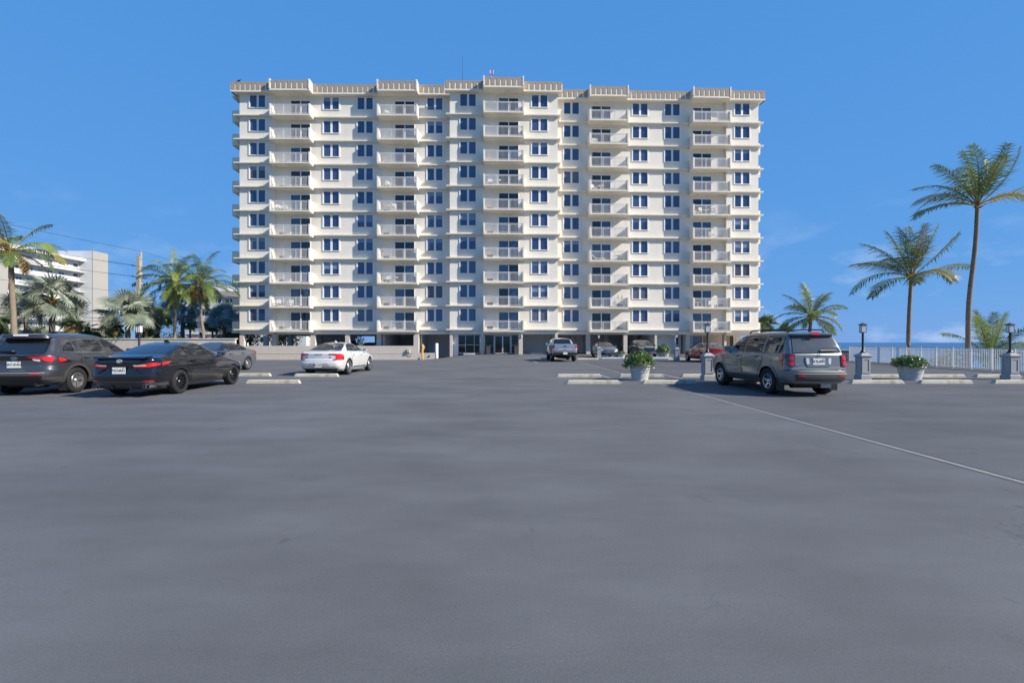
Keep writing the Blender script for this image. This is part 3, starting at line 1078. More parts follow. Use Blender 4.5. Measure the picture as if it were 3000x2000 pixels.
M['plate_orange'] = mat("plate_orange", (0.75, 0.17, 0.02, 1), 0.5)
M['plate_green'] = mat("plate_green", (0.05, 0.30, 0.12, 1), 0.5)

_wheel_cache = {}


def wheel_meshes(rad, width, rim_r, style):
    key = (rad, width, rim_r, style)
    if key in _wheel_cache:
        return _wheel_cache[key]
    w = width / 2
    mb = MB()
    prof = [(rim_r - 0.005, -w * 0.86), (rim_r + 0.02, -w * 0.97), (rad - 0.045, -w), (rad - 0.012, -w * 0.86), (rad, -w * 0.66), (rad, w * 0.66), (rad - 0.012, w * 0.86), (rad - 0.045, w), (rim_r + 0.02, w * 0.97), (rim_r - 0.005, w * 0.86)]
    mb.lathe(prof, 40, axis='x')
    for gx in (-0.3, 0.0, 0.3):       # tread grooves
        mb.lathe([(rad + 0.001, gx * w * 1.4 - 0.004), (rad + 0.001, gx * w * 1.4 + 0.004)], 40, axis='x', m=1)
    b = len(mb.v)
    n = 40
    for xx in (-w * 0.35, w * 0.35):  # dark web behind the spokes
        mb.face([(xx, (rim_r - 0.004) * math.cos(2 * math.pi * i / n), (rim_r - 0.004) * math.sin(2 * math.pi * i / n)) for i in range(n)], 1)
    tyre = mb.mesh("wheel", [M['tyre'], M['black_plastic']], smooth=40)
    mb = MB()
    xo = w * 0.90
    mb.lathe([(rim_r - 0.004, w * 0.2), (rim_r - 0.004, xo - 0.01), (rim_r - 0.012, xo), (rim_r - 0.03, xo - 0.004), (rim_r - 0.035, w * 0.4)], 40, axis='x')
    mb.lathe([(0.0, xo - 0.03), (0.035, xo - 0.03), (0.05, xo - 0.045), (0.062, w * 0.36)], 16, axis='x')

    def spoke(a0, a1, w0, w1, r0=0.04, r1=None, x0=None, x1=None):
        r1 = r1 or rim_r - 0.02
        c0 = (math.cos(a0), math.sin(a0))
        c1 = (math.cos(a1), math.sin(a1))
        p0 = Vector((0, c0[0] * r0, c0[1] * r0))
        p1 = Vector((0, c1[0] * r1, c1[1] * r1))
        d = (p1 - p0).normalized()
        s = Vector((0, -d.z, d.y))
        xa, xb = (x0 if x0 is not None else xo - 0.05), (x1 if x1 is not None else xo - 0.012)
        q = [p0 - s * w0, p0 + s * w0, p1 + s * w1, p1 - s * w1]
        top = [Vector((xa, v.y, v.z)) for v in q[:2]] + [Vector((xb, v.y, v.z)) for v in q[2:]]
        bot = [Vector((xa - 0.05, v.y, v.z)) for v in q[:2]] + [Vector((xb - 0.05, v.y, v.z)) for v in q[2:]]
        mb.face(top)
        for i in range(4):
            j = (i + 1) % 4
            mb.face([top[j], top[i], bot[i], bot[j]])
    if style == '5':
        for i in range(5):
            a = 2 * math.pi * i / 5 + math.pi / 2
            spoke(a, a, 0.036, 0.024)
    elif style == '5fork':
        for i in range(5):
            a = 2 * math.pi * i / 5 + math.pi / 2
            spoke(a, a - 0.16, 0.03, 0.022)
            spoke(a, a + 0.22, 0.03, 0.030)
    elif style == '10twin':
        for i in range(10):
            a = 2 * math.pi * i / 10
            spoke(a - 0.06, a - 0.10, 0.010, 0.009)
            spoke(a + 0.06, a + 0.10, 0.010, 0.009)
    elif style == '10':
        for i in range(10):
            a = 2 * math.pi * i / 10
            spoke(a, a + 0.08, 0.014, 0.013)
    elif style == '6':
        for i in range(6):
            a = 2 * math.pi * i / 6
            spoke(a, a, 0.03, 0.034)
    rim = mb
    _wheel_cache[key] = (tyre, rim)
    return _wheel_cache[key]


_rim_cache = {}


class Car:
    def __init__(self, name, label, spec, x, y, rz, z=0.0, group=None):
        """x, y: the middle of the REAR axle on the ground; rz: turn to the left in degrees"""
        self.s = spec
        self.L = spec['L']
        ra = spec['axles'][0]
        c = Vector((x, y, z)) + Matrix.Rotation(R(rz), 3, 'Z') @ Vector((0, self.L / 2 - ra, 0))
        self.root = link(name, None, Matrix.Translation(c) @ Matrix.Rotation(R(rz), 4, 'Z'))
        tag(self.root, label, spec.get('cat', 'car'), group)
        self.kx = spec.get('kx', 1.0)
        self.W = WM[self.root] @ Matrix.Translation((0, -self.L / 2, 0))
        for k in ('yr', 'yf', 'hw'):
            a = np.array(spec[k], float)
            setattr(self, 'z_' + k, a[:, 0])
            setattr(self, 'v_' + k, a[:, 1])
        self.cr = np.array(spec.get('cr', [(0, .30), (1, .30), (1.1, .16), (2, .14)]), float)
        self.cf = np.array(spec.get('cf', [(0, .45), (1, .45), (1.1, .20), (2, .16)]), float)
        self.br = np.array(spec.get('br', [(0, .07), (2, .06)]), float)
        self.bf = np.array(spec.get('bf', [(0, .22), (1, .22), (1.15, .12), (2, .10)]), float)

    # -- shape functions
    def prm(self, z):
        yr = np.interp(z, self.z_yr, self.v_yr)
        yf = np.interp(z, self.z_yf, self.v_yf)
        w = np.interp(z, self.z_hw, self.v_hw)
        g = lambda a: np.interp(z, a[:, 0], a[:, 1])
        cr, cf = g(self.cr), g(self.cf)
        lim = max(0.02, (yf - yr) * 0.3)
        return yr, yf, w, min(cr, lim), min(cf, lim), g(self.br), g(self.bf)

    def wy(self, y, w):
        t = (y - self.L * 0.5) / (self.L * 0.5)
        return w * (1 - self.s.get('bow', 0.07) * abs(t) ** 2.6)

    def corner(self, w, c):
        return min(w * 0.35, c * 0.8)

    def halfw(self, y, z):
        yr, yf, w, cr, cf, br, bf = self.prm(z)
        x = self.wy(y, w)
        cx = self.corner(w, cr)
        y0 = yr + br * ((w - cx) / w) ** 2
        if y < y0 + cr:
            q = min(1, (y0 + cr - y) / cr)
            return x - cx + cx * math.sqrt(max(0, 1 - q * q))
        cx = self.corner(w, cf)
        y1 = yf - bf * ((w - cx) / w) ** 2
        if y > y1 - cf:
            q = min(1, (y - y1 + cf) / cf)
            return x - cx + cx * math.sqrt(max(0, 1 - q * q))
        return x

    def endy(self, x, z, rear=True):
        yr, yf, w, cr, cf, br, bf = self.prm(z)
        c, bb = (cr, br) if rear else (cf, bf)
        cx = self.corner(w, c)
        yend = yr if rear else yf
        sg = 1 if rear else -1
        y0 = yend + sg * bb * ((w - cx) / w) ** 2
        we = self.wy(y0 + sg * c * 0.5, w)
        ax = abs(x)
        if ax <= we - cx:
            return yend + sg * bb * (ax / w) ** 2
        p = min(0.985, (ax - (we - cx)) / cx)
        return y0 + sg * (c - c * math.sqrt(1 - p * p))

    def surf(self, which, a, b):
        """L/R: a=y, b=z; B/F: a=x, b=z"""
        if which == 'R':
            return Vector((self.halfw(a, b), a, b))
        if which == 'L':
            return Vector((-self.halfw(a, b), a, b))
        a = a * self.kx
        return Vector((a, self.endy(a, b, which == 'B'), b))

    def off(self, which, a, b, d):
        p = self.surf(which, a, b)
        h = 0.012
        da = self.surf(which, a + h, b) - self.surf(which, a - h, b)
        db = self.surf(which, a, b + h) - self.surf(which, a, b - h)
        n = da.cross(db)
        if n.length < 1e-9:
            return p
        n.normalize()
        ref = {'R': Vector((1, 0, 0.2)), 'L': Vector((-1, 0, 0.2)), 'B': Vector((0, -1, 0.2)), 'F': Vector((0, 1, 0.2))}[which]
        if n.dot(ref) < 0:
            n = -n
        return p + n * d

    def ring(self, z):
        yr, yf, w, cr, cf, br, bf = self.prm(z)
        pts = []
        cx = self.corner(w, cr)
        y0 = yr + br * ((w - cx) / w) ** 2
        xe = self.wy(y0, w) - cx
        for i in range(7):
            x = xe * i / 7
            pts.append((x, yr + br * (x / w) ** 2))
        for i in range(7):
            a = math.pi / 2 * i / 6
            y = y0 + cr - cr * math.cos(a)
            pts.append((self.wy(y, w) - cx + cx * math.sin(a), y))
        cx2 = self.corner(w, cf)
        y1 = yf - bf * ((w - cx2) / w) ** 2
        ya, yb = y0 + cr, y1 - cf
        for i in range(1, 18):
            y = ya + (yb - ya) * i / 18
            pts.append((self.wy(y, w), y))
        for i in range(7):
            a = math.pi / 2 * i / 6
            y = yb + cf * math.sin(a)
            pts.append((self.wy(y, w) - cx2 + cx2 * math.cos(a), y))
        xe = self.wy(y1, w) - cx2
        for i in range(6, -1, -1):
            x = xe * i / 7
            pts.append((x, yf - bf * (x / w) ** 2))
        full = pts + [(-x, y) for (x, y) in pts[-2:0:-1]]
        return [(x, y, z) for x, y in full]

    def body(self, pm, clad=None, extra=()):
        s = self.s
        zs = set()
        for a in (self.z_yr, self.z_yf, self.z_hw):
            zs |= set(round(float(q), 4) for q in a)
        z0, z1 = max(self.z_yr[0], self.z_yf[0], self.z_hw[0]), min(self.z_yr[-1], self.z_yf[-1], self.z_hw[-1])
        zs |= set(round(q, 4) for q in np.arange(z0, z1, 0.035))
        zs = sorted(q for q in zs if z0 <= q <= z1)
        keep = [zs[0]]
        for q in zs[1:]:
            if q - keep[-1] > 0.004:
                keep.append(q)
        mb = MB()
        n = None
        for z in keep:
            r = self.ring(z)
            n = len(r)
            mb.v += r
        for k in range(len(keep) - 1):
            for i in range(n):
                j = (i + 1) % n
                mb.f.append((k * n + i, k * n + j, (k + 1) * n + j, (k + 1) * n + i))
                mb.m.append(0)
        mb.f.append(tuple(reversed(range(n))))
        mb.m.append(1)
        mb.f.append(tuple((len(keep) - 1) * n + i for i in range(n)))
        mb.m.append(0)
        mats = [pm, M['black_plastic'], M['plastic'], P['dark_grey']]
        me = mb.mesh("body", mats, fix=True)
        # wheel arches cut out of the body
        cu = MB()
        R_, tw = s['arch'], s['track'] / 2
        for yw in s['axles']:
            for sg in (-1, 1):
                xa, xb = sorted((sg * (tw - 0.16), sg * (tw + 0.40)))
                b = len(cu.v)
                nn = 36
                for xx in (xa, xb):
                    for i in range(nn):
                        a = 2 * math.pi * i / nn
                        cu.v.append((xx, yw + R_ * math.cos(a), s['wr'] + 0.0 + R_ * math.sin(a)))
                for i in range(nn):
                    j = (i + 1) % nn
                    cu.f.append((b + i, b + j, b + nn + j, b + nn + i))
                    cu.m.append(1)
                cu.f.append(tuple(b + i for i in reversed(range(nn))))
                cu.m.append(1)
                cu.f.append(tuple(b + nn + i for i in range(nn)))
                cu.m.append(1)
        cme = cu.mesh("cut", mats)
        ob = bpy.data.objects.new("body_source", me)
        co = bpy.data.objects.new("cut_source", cme)
        COL.objects.link(ob)
        COL.objects.link(co)
        md = ob.modifiers.new("cut", 'BOOLEAN')
        md.operation = 'DIFFERENCE'
        md.object = co
        md.solver = 'EXACT'
        dg = bpy.context.evaluated_depsgraph_get()
        res = bpy.data.meshes.new_from_object(ob.evaluated_get(dg))
        bpy.data.objects.remove(ob)
        bpy.data.objects.remove(co)
        if clad:
            for p in res.polygons:
                if p.material_index == 0 and clad(p.center.x, p.center.y, p.center.z):
                    p.material_index = 2
        res.polygons.foreach_set("use_smooth", [True] * len(res.polygons))
        res.set_sharp_from_angle(angle=R(32))
        res.name = "body"
        self.bodyob = link("body", res, self.W, self.root)
        return self.bodyob

    def patch_mb(self, mb, which, poly, d=0.006, m=0, step=0.07, rim=0.012):
        bm = bmesh.new()
        vs = [bm.verts.new((a, b, 0)) for a, b in poly]
        f = bm.faces.new(vs)
        if f.calc_area() < 1e-7:
            bm.free()
            return
        mnx, mxx = min(a for a, b in poly), max(a for a, b in poly)
        mnz, mxz = min(b for a, b in poly), max(b for a, b in poly)
        st = step if which in 'LR' else min(step, 0.05)
        q = mnx + st
        while q < mxx - 1e-3:
            bmesh.ops.bisect_plane(bm, geom=bm.verts[:] + bm.edges[:] + bm.faces[:], plane_co=(q, 0, 0), plane_no=(1, 0, 0))
            q += st
        q = mnz + 0.04
        while q < mxz - 1e-3:
            bmesh.ops.bisect_plane(bm, geom=bm.verts[:] + bm.edges[:] + bm.faces[:], plane_co=(0, q, 0), plane_no=(0, 1, 0))
            q += 0.04
        bm.verts.ensure_lookup_table()
        bm.verts.index_update()
        base = len(mb.v)
        P2 = [(v.co.x, v.co.y) for v in bm.verts]
        outer = [self.off(which, a, b, d) for a, b in P2]
        mb.v += [tuple(p) for p in outer]
        flip = which in ('L', 'F')
        for f in bm.faces:
            ids = [base + v.index for v in f.verts]
            if flip:
                ids.reverse()
            mb.f.append(tuple(ids))
            mb.m.append(m)
        inner = {}
        for e in bm.edges:
            if len(e.link_faces) == 1:
                for v in e.verts:
                    if v.index not in inner:
                        inner[v.index] = len(mb.v)
                        mb.v.append(tuple(self.off(which, *P2[v.index], d - rim)))
                a, b = e.verts[0].index, e.verts[1].index
                mb.f.append((base + a, base + b, inner[b], inner[a]))
                mb.m.append(m)
        bm.free()

    def patch(self, name, which, polys, material, d=0.006, parent=None, label=None):
        """one object; polys is one polygon or a list of polygons"""
        if isinstance(polys[0][0], (int, float)):
            polys = [polys]
        mb = MB()
        for p in polys:
            self.patch_mb(mb, which, p, d)
        me = mb.mesh(name, material, smooth=40)
        o = link(name, me, self.W, parent or self.root)
        if label:
            o["label"] = label
        return o

    def add(self, name, mb, material, parent=None, smooth=40):
        return link(name, mb.mesh(name, material, smooth=smooth), self.W, parent or self.root)

    def wheels(self, style, rim_m):
        s = self.s
        tyre, rmb = wheel_meshes(s['wr'], s['tw'], s['rim'], style)
        key = (s['wr'], s['tw'], s['rim'], style, rim_m.name)
        if key not in _rim_cache:
            _rim_cache[key] = rmb.mesh("rim", rim_m, smooth=35)
        for yw in s['axles']:
            for sg in (-1, 1):
                Mw = self.W @ Matrix.Translation((sg * (s['track'] / 2), yw, s['wr'])) @ (Matrix.Rotation(math.pi if sg < 0 else 0, 4, 'Z'))
                Mw = Mw @ Matrix.Rotation(0.3 + yw, 4, 'X')
                w = link("wheel", tyre, Mw, self.root)
                link("rim", _rim_cache[key], Mw, w)

    def seams_and_doors(self, doors, body_m, handles=True, side='LR', hm=None):
        """doors: list of (polygon, handle (y, z))"""
        for sd in side:
            for poly, h in doors:
                cy, cz = sum(a for a, b in poly) / len(poly), sum(b for a, b in poly) / len(poly)
                big = [(cy + (a - cy) * 1.016 + (0.008 if a > cy else -0.008), cz + (b - cz) * 1.016) for a, b in poly]
                mb = MB()
                self.patch_mb(mb, sd, big, 0.0025, 1)
                self.patch_mb(mb, sd, poly, 0.006, 0)
                o = link("door", mb.mesh("door", [body_m, M['black_plastic']], smooth=40), self.W, self.root)
                if h:
                    p = self.off(sd, h[0], h[1], 0.03)
                    q = MB()
                    q.box(p.x - 0.014, p.x + 0.014, h[0] - 0.10, h[0] + 0.10, h[1] - 0.016, h[1] + 0.016)
                    g = self.off(sd, h[0] + 0.01, h[1] - 0.005, 0.004)
                    q.box(g.x - 0.008, g.x + 0.008, h[0] - 0.07, h[0] + 0.06, h[1] - 0.045, h[1] - 0.017, 1)
                    link("door_handle", q.mesh("door_handle", [hm or body_m, M['black_plastic']], smooth=40), self.W, o)

    def side_windows(self, wins, glass, trim=None, frame=0.028, side='LR'):
        for sd in side:
            for poly in wins:
                cy, cz = sum(a for a, b in poly) / len(poly), sum(b for a, b in poly) / len(poly)
                hy = max(abs(a - cy) for a, b in poly)
                hz = max(abs(b - cz) for a, b in poly)
                big = [(cy + (a - cy) * (1 + frame / hy), cz + (b - cz) * (1 + frame / hz)) for a, b in poly]
                mb = MB()
                self.patch_mb(mb, sd, big, 0.004, 1)
                self.patch_mb(mb, sd, poly, 0.008, 0)
                link("side_window", mb.mesh("side_window", [glass, trim or M['gloss_black']], smooth=40), self.W, self.root)

    def end_window(self, name, which, poly, glass, frame=0.03):
        cx, cz = 0, sum(b for a, b in poly) / len(poly)
        hz = max(abs(b - cz) for a, b in poly)
        hx = max(abs(a) for a, b in poly)
        big = [(a * (1 + frame / hx), cz + (b - cz) * (1 + frame / hz)) for a, b in poly]
        mb = MB()
        self.patch_mb(mb, which, big, 0.005, 1)
        self.patch_mb(mb, which, poly, 0.010, 0)
        return link(name, mb.mesh(name, [glass, M['gloss_black']], smooth=40), self.W, self.root)

    def mirrors(self, y, z, pm, x=None, size=(0.20, 0.11, 0.15)):
        for sg in (-1, 1):
            xx = sg * ((x or self.halfw(y, z)) + 0.10)
            mb = MB()
            lx, ly, lz = size
            prof = [(-lx / 2, -lz / 2), (lx / 2, -lz / 2 + 0.02), (lx / 2, lz / 2 - 0.01), (lx / 2 - 0.03, lz / 2), (-lx / 2 + 0.02, lz / 2)]
            pts = [(xx + sg * a, z + 0.06 + b) for a, b in prof]
            mb.prism(pts, y - ly / 2, y + ly / 2)
            xin = sg * (abs(xx) - lx / 2 - 0.10)
            mb.box(min(xx - sg * lx * 0.4, xin), max(xx - sg * lx * 0.4, xin), y - 0.02, y + 0.03, z - 0.03, z + 0.02, 1)
            o = link("wing_mirror", mb.mesh("wing_mirror", [pm, M['black_plastic']], smooth=60), self.W, self.root)
            g = MB()
            g.prism([(xx + sg * a * 0.86, z + 0.06 + b * 0.82) for a, b in prof], y - ly / 2 - 0.006, y - ly / 2 - 0.001)
            link("mirror_glass", g.mesh("mirror_glass", M['chrome']), self.W, o)

    def mirrored(self, poly):
        return [(-a, b) for a, b in poly][::-1]

    def plate(self, z, txt, x=0.0, rear=True, ink='plate_ink', orange=True):
        y = min(self.endy(x, z - 0.06, rear), self.endy(x, z + 0.06, rear)) - 0.022 if rear else max(self.endy(x, z - 0.06, rear), self.endy(x, z + 0.06, rear)) + 0.022
        mb = MB()
        mb.box(x - 0.155, x + 0.155, y, y + 0.02, z - 0.08, z + 0.08, 0)
        mb.box(x - 0.165, x + 0.165, y + 0.004, y + 0.025, z - 0.09, z + 0.09, 1)
        if orange:
            mb.lathe([(0.0, 0), (0.016, 0), (0.019, 0.004)], 10, 0, 0, 2)
            nb = 30
            mb.v[-nb:] = [(x + p[0] + 0.004, y - 0.002 - p[2], z - 0.01 + p[1]) for p in mb.v[-nb:]]
            mb.box(x + 0.095, x + 0.140, y - 0.003, y - 0.0005, z + 0.05, z + 0.072, 2)
            mb.box(x + 0.012, x + 0.035, y - 0.003, y - 0.0005, z + 0.004, z + 0.03, 3)
        o = link("licence_plate", mb.mesh("licence_plate", [M['plate'], M['chrome'], M['plate_orange'], M['plate_green']]), self.W, self.root)
        if txt:
            for t, dx in zip(txt, (-0.085, 0.088)):
                me = text_mesh(t, 0.098, M[ink], 0.001, True)
                link("plate_lettering", me, self.W @ Matrix.Translation((x + dx, y - 0.003, z)) @ Matrix.Rotation(R(90), 4, 'X') @ Matrix.Scale(0.86, 4, (1, 0, 0)), o)
        return o

    def badge_text(self, body, size, x, z, m, rear=True, d=0.01, bold=False):
        x = x * self.kx
        y = self.endy(x, z, rear)
        s = size / 2
        sl = math.atan2(self.endy(x, z + s, rear) - self.endy(x, z - s, rear), 2 * s)
        Mx = self.W @ Matrix.Translation((x, y - d, z)) @ Matrix.Rotation(R(90) - sl, 4, 'X')
        return link("badge", text_mesh(body, size, M[m], 0.003, bold), Mx, self.root)

    def oval_badge(self, x, z, w, h, m='chrome', inner=True, rear=True):
        """emblem of nested ovals"""
        y = self.endy(x, z, rear) + (-0.014 if rear else 0.014)
        mb = MB()
        n = 20

        def ring(cx, cz, a, b):
            mb.tube([(x + cx + a * math.cos(2 * math.pi * i / n), y, z + cz + b * math.sin(2 * math.pi * i / n)) for i in range(n + 1)], 0.007, 5, cap=False)
        ring(0, 0, w / 2, h / 2)
        if inner:
            ring(0, 0.012, w * 0.16, h * 0.42)
            ring(0, h * 0.17, w * 0.36, h * 0.24)
        return self.add("badge", mb, M[m])

    def exhaust(self, x, z, r=0.04, n=1, y=None):
        y = self.prm(z + 0.06)[0] if y is None else y
        for i in range(n):
            mb = MB()
            xx = x * self.kx + i * r * 2.3
            prof = [(r, 0.30), (r, 0.0), (r * 0.8, 0.0), (r * 0.8, 0.25)]
            mb.lathe(prof, 14, 0, 0)
            mb.v = [(xx + p[0], y + p[2] - 0.01, z + p[1]) for p in mb.v]
            self.add("exhaust_pipe", mb, M['chrome'])

    def under(self):
        """axle and muffler seen beneath the tail"""
        s = self.s
        mb = MB()
        for yw in s['axles']:
            mb.tube([(-s['track'] / 2, yw, s['wr']), (s['track'] / 2, yw, s['wr'])], 0.05, 8)
        mb.tube([(-0.45, s['axles'][0] - 0.45, s['wr'] - 0.06), (0.45, s['axles'][0] - 0.45, s['wr'] - 0.06)], 0.10, 10)
        mb.box(-0.5, 0.5, s['axles'][0] - 0.1, s['axles'][1], s['wr'] - 0.12, s['wr'] + 0.05)
        self.add("chassis", mb, M['black_plastic'])

    def fin(self, y, m):
        z = self.s['H'] - 0.01
        mb = MB()
        mb.prism([(y - 0.10, z), (y + 0.12, z), (y - 0.05, z + 0.075), (y - 0.09, z + 0.07)], -0.025, 0.025, axes='yz')
        self.add("aerial_fin", mb, m)


def arch_ring(car, which, yc, zc, r0, r1, a0=-8, a1=188, n=26):
    """polygons of a wheel arch lip"""
    out = []
    for i in range(n):
        t0, t1 = R(a0 + (a1 - a0) * i / n), R(a0 + (a1 - a0) * (i + 1) / n)
        out.append([(yc + r0 * math.cos(t0), zc + r0 * math.sin(t0)), (yc + r1 * math.cos(t0), zc + r1 * math.sin(t0)),
                    (yc + r1 * math.cos(t1), zc + r1 * math.sin(t1)), (yc + r0 * math.cos(t1), zc + r0 * math.sin(t1))])
    return out


SEDAN = dict(L=4.92, W=1.84, H=1.445, axles=(1.10, 3.92), wr=0.335, tw=0.225, rim=0.235, arch=0.375, track=1.62,
             yr=[(.20, .34), (.30, .12), (.42, .03), (.55, 0), (.66, .02), (.74, .05), (.95, .03), (1.01, .06), (1.035, .10), (1.06, .42), (1.09, .66), (1.15, .80), (1.33, 1.32), (1.39, 1.58), (1.42, 1.86), (1.44, 2.2), (1.445, 2.35)],
             yf=[(.20, 4.70), (.28, 4.86), (.45, 4.92), (.62, 4.90), (.72, 4.82), (.80, 4.60), (.88, 4.2), (.96, 3.72), (1.0, 3.45), (1.05, 3.3), (1.20, 3.02), (1.33, 2.76), (1.39, 2.62), (1.42, 2.5), (1.44, 2.45), (1.445, 2.4)],
             hw=[(.20, .80), (.30, .87), (.45, .905), (.62, .92), (.80, .92), (.92, .905), (.98, .88), (1.03, .82), (1.06, .785), (1.20, .70), (1.33, .60), (1.39, .52), (1.42, .44), (1.44, .30), (1.445, .2)],
             cr=[(0, .30), (.95, .30), (1.06, .16), (1.2, .13), (2, .12)], cf=[(0, .50), (.9, .5), (1.05, .22), (2, .16)],
             br=[(0, .10), (1.0, .10), (1.1, .12), (2, .10)])


def spec(base, **kw):
    d = dict(base)
    d.update(kw)
    return d


def stretch(base, L=None, dz=1.0, dw=1.0, **kw):
    """same shape, other length / height / width"""
    d = dict(base)
    k = (L or d['L']) / d['L']
    for key in ('yr', 'yf'):
        d[key] = [(z * dz, y * k) for z, y in d[key]]
    d['hw'] = [(z * dz, w * dw) for z, w in d['hw']]
    d['L'] = L or d['L']
    d['H'] = d['H'] * dz
    d['axles'] = tuple(a * k for a in d['axles'])
    d['track'] *= dw
    for key in ('cr', 'cf', 'br', 'bf'):
        if key in d:
            d[key] = [(z * dz, v) for z, v in d[key]]
    d.update(kw)
    return d


SUV = dict(L=4.60, W=1.855, H=1.70, axles=(0.96, 3.65), wr=0.36, tw=0.235, rim=0.225, arch=0.415, track=1.62,
           yr=[(.27, .36), (.34, .16), (.44, .04), (.56, 0), (.67, .01), (.71, .07), (.80, .10), (.98, .10), (1.08, .09), (1.13, .16), (1.20, .24), (1.50, .44), (1.555, .46), (1.57, .30), (1.62, .30), (1.645, .40), (1.67, .62), (1.69, 1.1), (1.70, 1.6)],
           yf=[(.27, 4.40), (.36, 4.54), (.55, 4.60), (.80, 4.57), (.92, 4.42), (.98, 4.1), (1.04, 3.7), (1.08, 3.42), (1.13, 3.28), (1.35, 2.90), (1.55, 2.52), (1.62, 2.33), (1.66, 2.15), (1.69, 1.95), (1.70, 1.8)],
           hw=[(.27, .84), (.36, .90), (.5, .925), (.75, .925), (.95, .92), (1.04, .90), (1.09, .855), (1.13, .825), (1.35, .745), (1.55, .655), (1.62, .60), (1.66, .52), (1.69, .38), (1.70, .28)],
           cr=[(0, .34), (1.05, .32), (1.15, .20), (1.5, .16), (2, .14)])


def generic_sides(c, belt, top, pm, wins, doors, glass=None, trim=None, hm=None):
    c.side_windows(wins, glass or M['glass'], trim)
    c.seams_and_doors(doors, pm, hm=hm)


SEDAN_WINS = [[(1.02, 1.085), (1.50, 1.075), (1.50, 1.30), (1.42, 1.29), (1.25, 1.22)],
              [(1.58, 1.075), (2.42, 1.06), (2.36, 1.355), (1.95, 1.375), (1.58, 1.325)],
              [(2.50, 1.06), (3.28, 1.045), (3.18, 1.09), (2.80, 1.275), (2.60, 1.335), (2.45, 1.352)]]
SEDAN_DOORS = [([(1.55, .34), (2.42, .34), (2.42, 1.00), (1.42, 1.01), (1.40, .80)], (1.62, .90)),
               ([(2.44, .34), (3.38, .34), (3.45, .60), (3.40, .97), (2.44, 1.0)], (2.64, .885))]

# ---- dark grey SUV, tail towards us
sp = stretch(SUV, dw=.96, kx=.96)
c = Car("parked_suv", "dark grey SUV with red wraparound tail lights, cut by the photo's left edge", sp, -13.32, 12.92, 8.5, group="cars parked in the left bays")
pm = P['grey_suv']
c.body(pm, clad=lambda x, y, z: z < 0.40 or (y < 0.9 and z < 0.66 and (abs(x) < 0.72 or z < 0.5 + 0)) or (z < 0.45))
c.under()
c.side_windows([[(0.60, 1.19), (1.00, 1.17), (1.00, 1.46), (0.86, 1.46), (0.72, 1.36)], [(1.06, 1.165), (1.30, 1.16), (1.12, 1.48), (1.06, 1.48)],
                [(1.34, 1.16), (2.12, 1.14), (2.02, 1.535), (1.16, 1.505)], [(2.22, 1.14), (3.16, 1.12), (3.05, 1.17), (2.62, 1.44), (2.45, 1.51), (2.12, 1.535)]], M['glass'], M['chrome'], 0.016)
c.seams_and_doors([([(1.42, .42), (2.16, .42), (2.16, 1.10), (1.12, 1.12), (1.12, .85)], (1.30, 1.0)), ([(2.18, .42), (3.16, .42), (3.26, .7), (3.22, 1.06), (2.18, 1.09)], (2.36, .99))], pm)
c.end_window("rear_window", 'B', [(-.60, 1.16), (.60, 1.16), (.56, 1.40), (.49, 1.535), (-.49, 1.535), (-.56, 1.40)], M['glass'], 0.05)
for sg in (1, -1):
    f = (lambda p: p) if sg > 0 else c.mirrored
    c.patch("tail_light", 'B', [f([(.30, 1.05), (.62, 1.055), (.80, 1.04), (.835, 1.0), (.80, .90), (.72, .92), (.62, .98), (.45, 1.0)])], M['tail'], 0.02)
    c.patch("reversing_lens", 'B', [f([(.42, .99), (.60, .97), (.60, .92), (.46, .945)])], M['lens'], 0.016)
    c.patch("tail_light", 'L' if sg < 0 else 'R', [[(.36, 1.05), (.58, 1.0), (.78, .90), (.62, .885), (.38, .90)]], M['gloss_black'], 0.014, label="black tapering end of tail light")
    c.patch("tail_light", 'L' if sg < 0 else 'R', [[(.36, 1.03), (.54, .985), (.60, .93), (.44, .90), (.37, .90)]], M['tail'], 0.020)
    c.patch("reflector", 'B', [f([(.42, .60), (.66, .605), (.66, .575), (.42, .575)])], M['tail'], 0.012)
    for yw in sp['axles']:
        c.patch('arch_trim', 'L' if sg < 0 else 'R', arch_ring(c, 'R', yw, .36, .415, .485), M['plastic'], 0.022)
c.patch("garnish", 'B', [(-.60, 1.075), (.60, 1.075), (.40, .955), (-.40, .955)], M['gloss_black'], 0.012)
c.patch("bumper_trim", 'B', [(-.70, .54), (.70, .54), (.60, .34), (-.60, .34)], M['black_plastic'], 0.014)
c.patch("bumper_line", 'B', [(-.74, .625), (.74, .625), (.74, .612), (-.74, .612)], M['alu'], 0.014)
mb = MB()
c.patch_mb(mb, 'B', [(-.62, 1.625), (.62, 1.625), (.60, 1.575), (-.60, 1.575)], 0.03)
c.add("spoiler", mb, pm)
c.patch("brake_lamp", 'B', [(-.18, 1.617), (.18, 1.617), (.18, 1.60), (-.18, 1.60)], M['lens'], 0.04)
mb = MB()
mb.tube([(-.08, c.endy(0, 1.18) - .03, 1.185), (-.10, c.endy(0, 1.18) - .05, 1.20), (-.52, c.endy(0, 1.2) - .03, 1.20)], [.03, .025, .012], 6)
c.add("rear_wiper", mb, M['black_plastic'])
c.oval_badge(0, 1.0, .14, .09)
c.plate(.84, ("IN7", "OAH"), x=0.0)
c.badge_text("LE", .06, .60, .80, 'chrome')
c.exhaust(.50, .30, .035)
c.wheels('5fork', M['rim'])
c.mirrors(3.12, 1.10, pm)
c.fin(1.35, M['gloss_black'])
for sg in (-1, 1):
    mb = MB()
    mb.box(sg * .79 - .10, sg * .79 + .10, .56, .575, .10, .42)
    c.add("mud_flap", mb, M['black_plastic'])

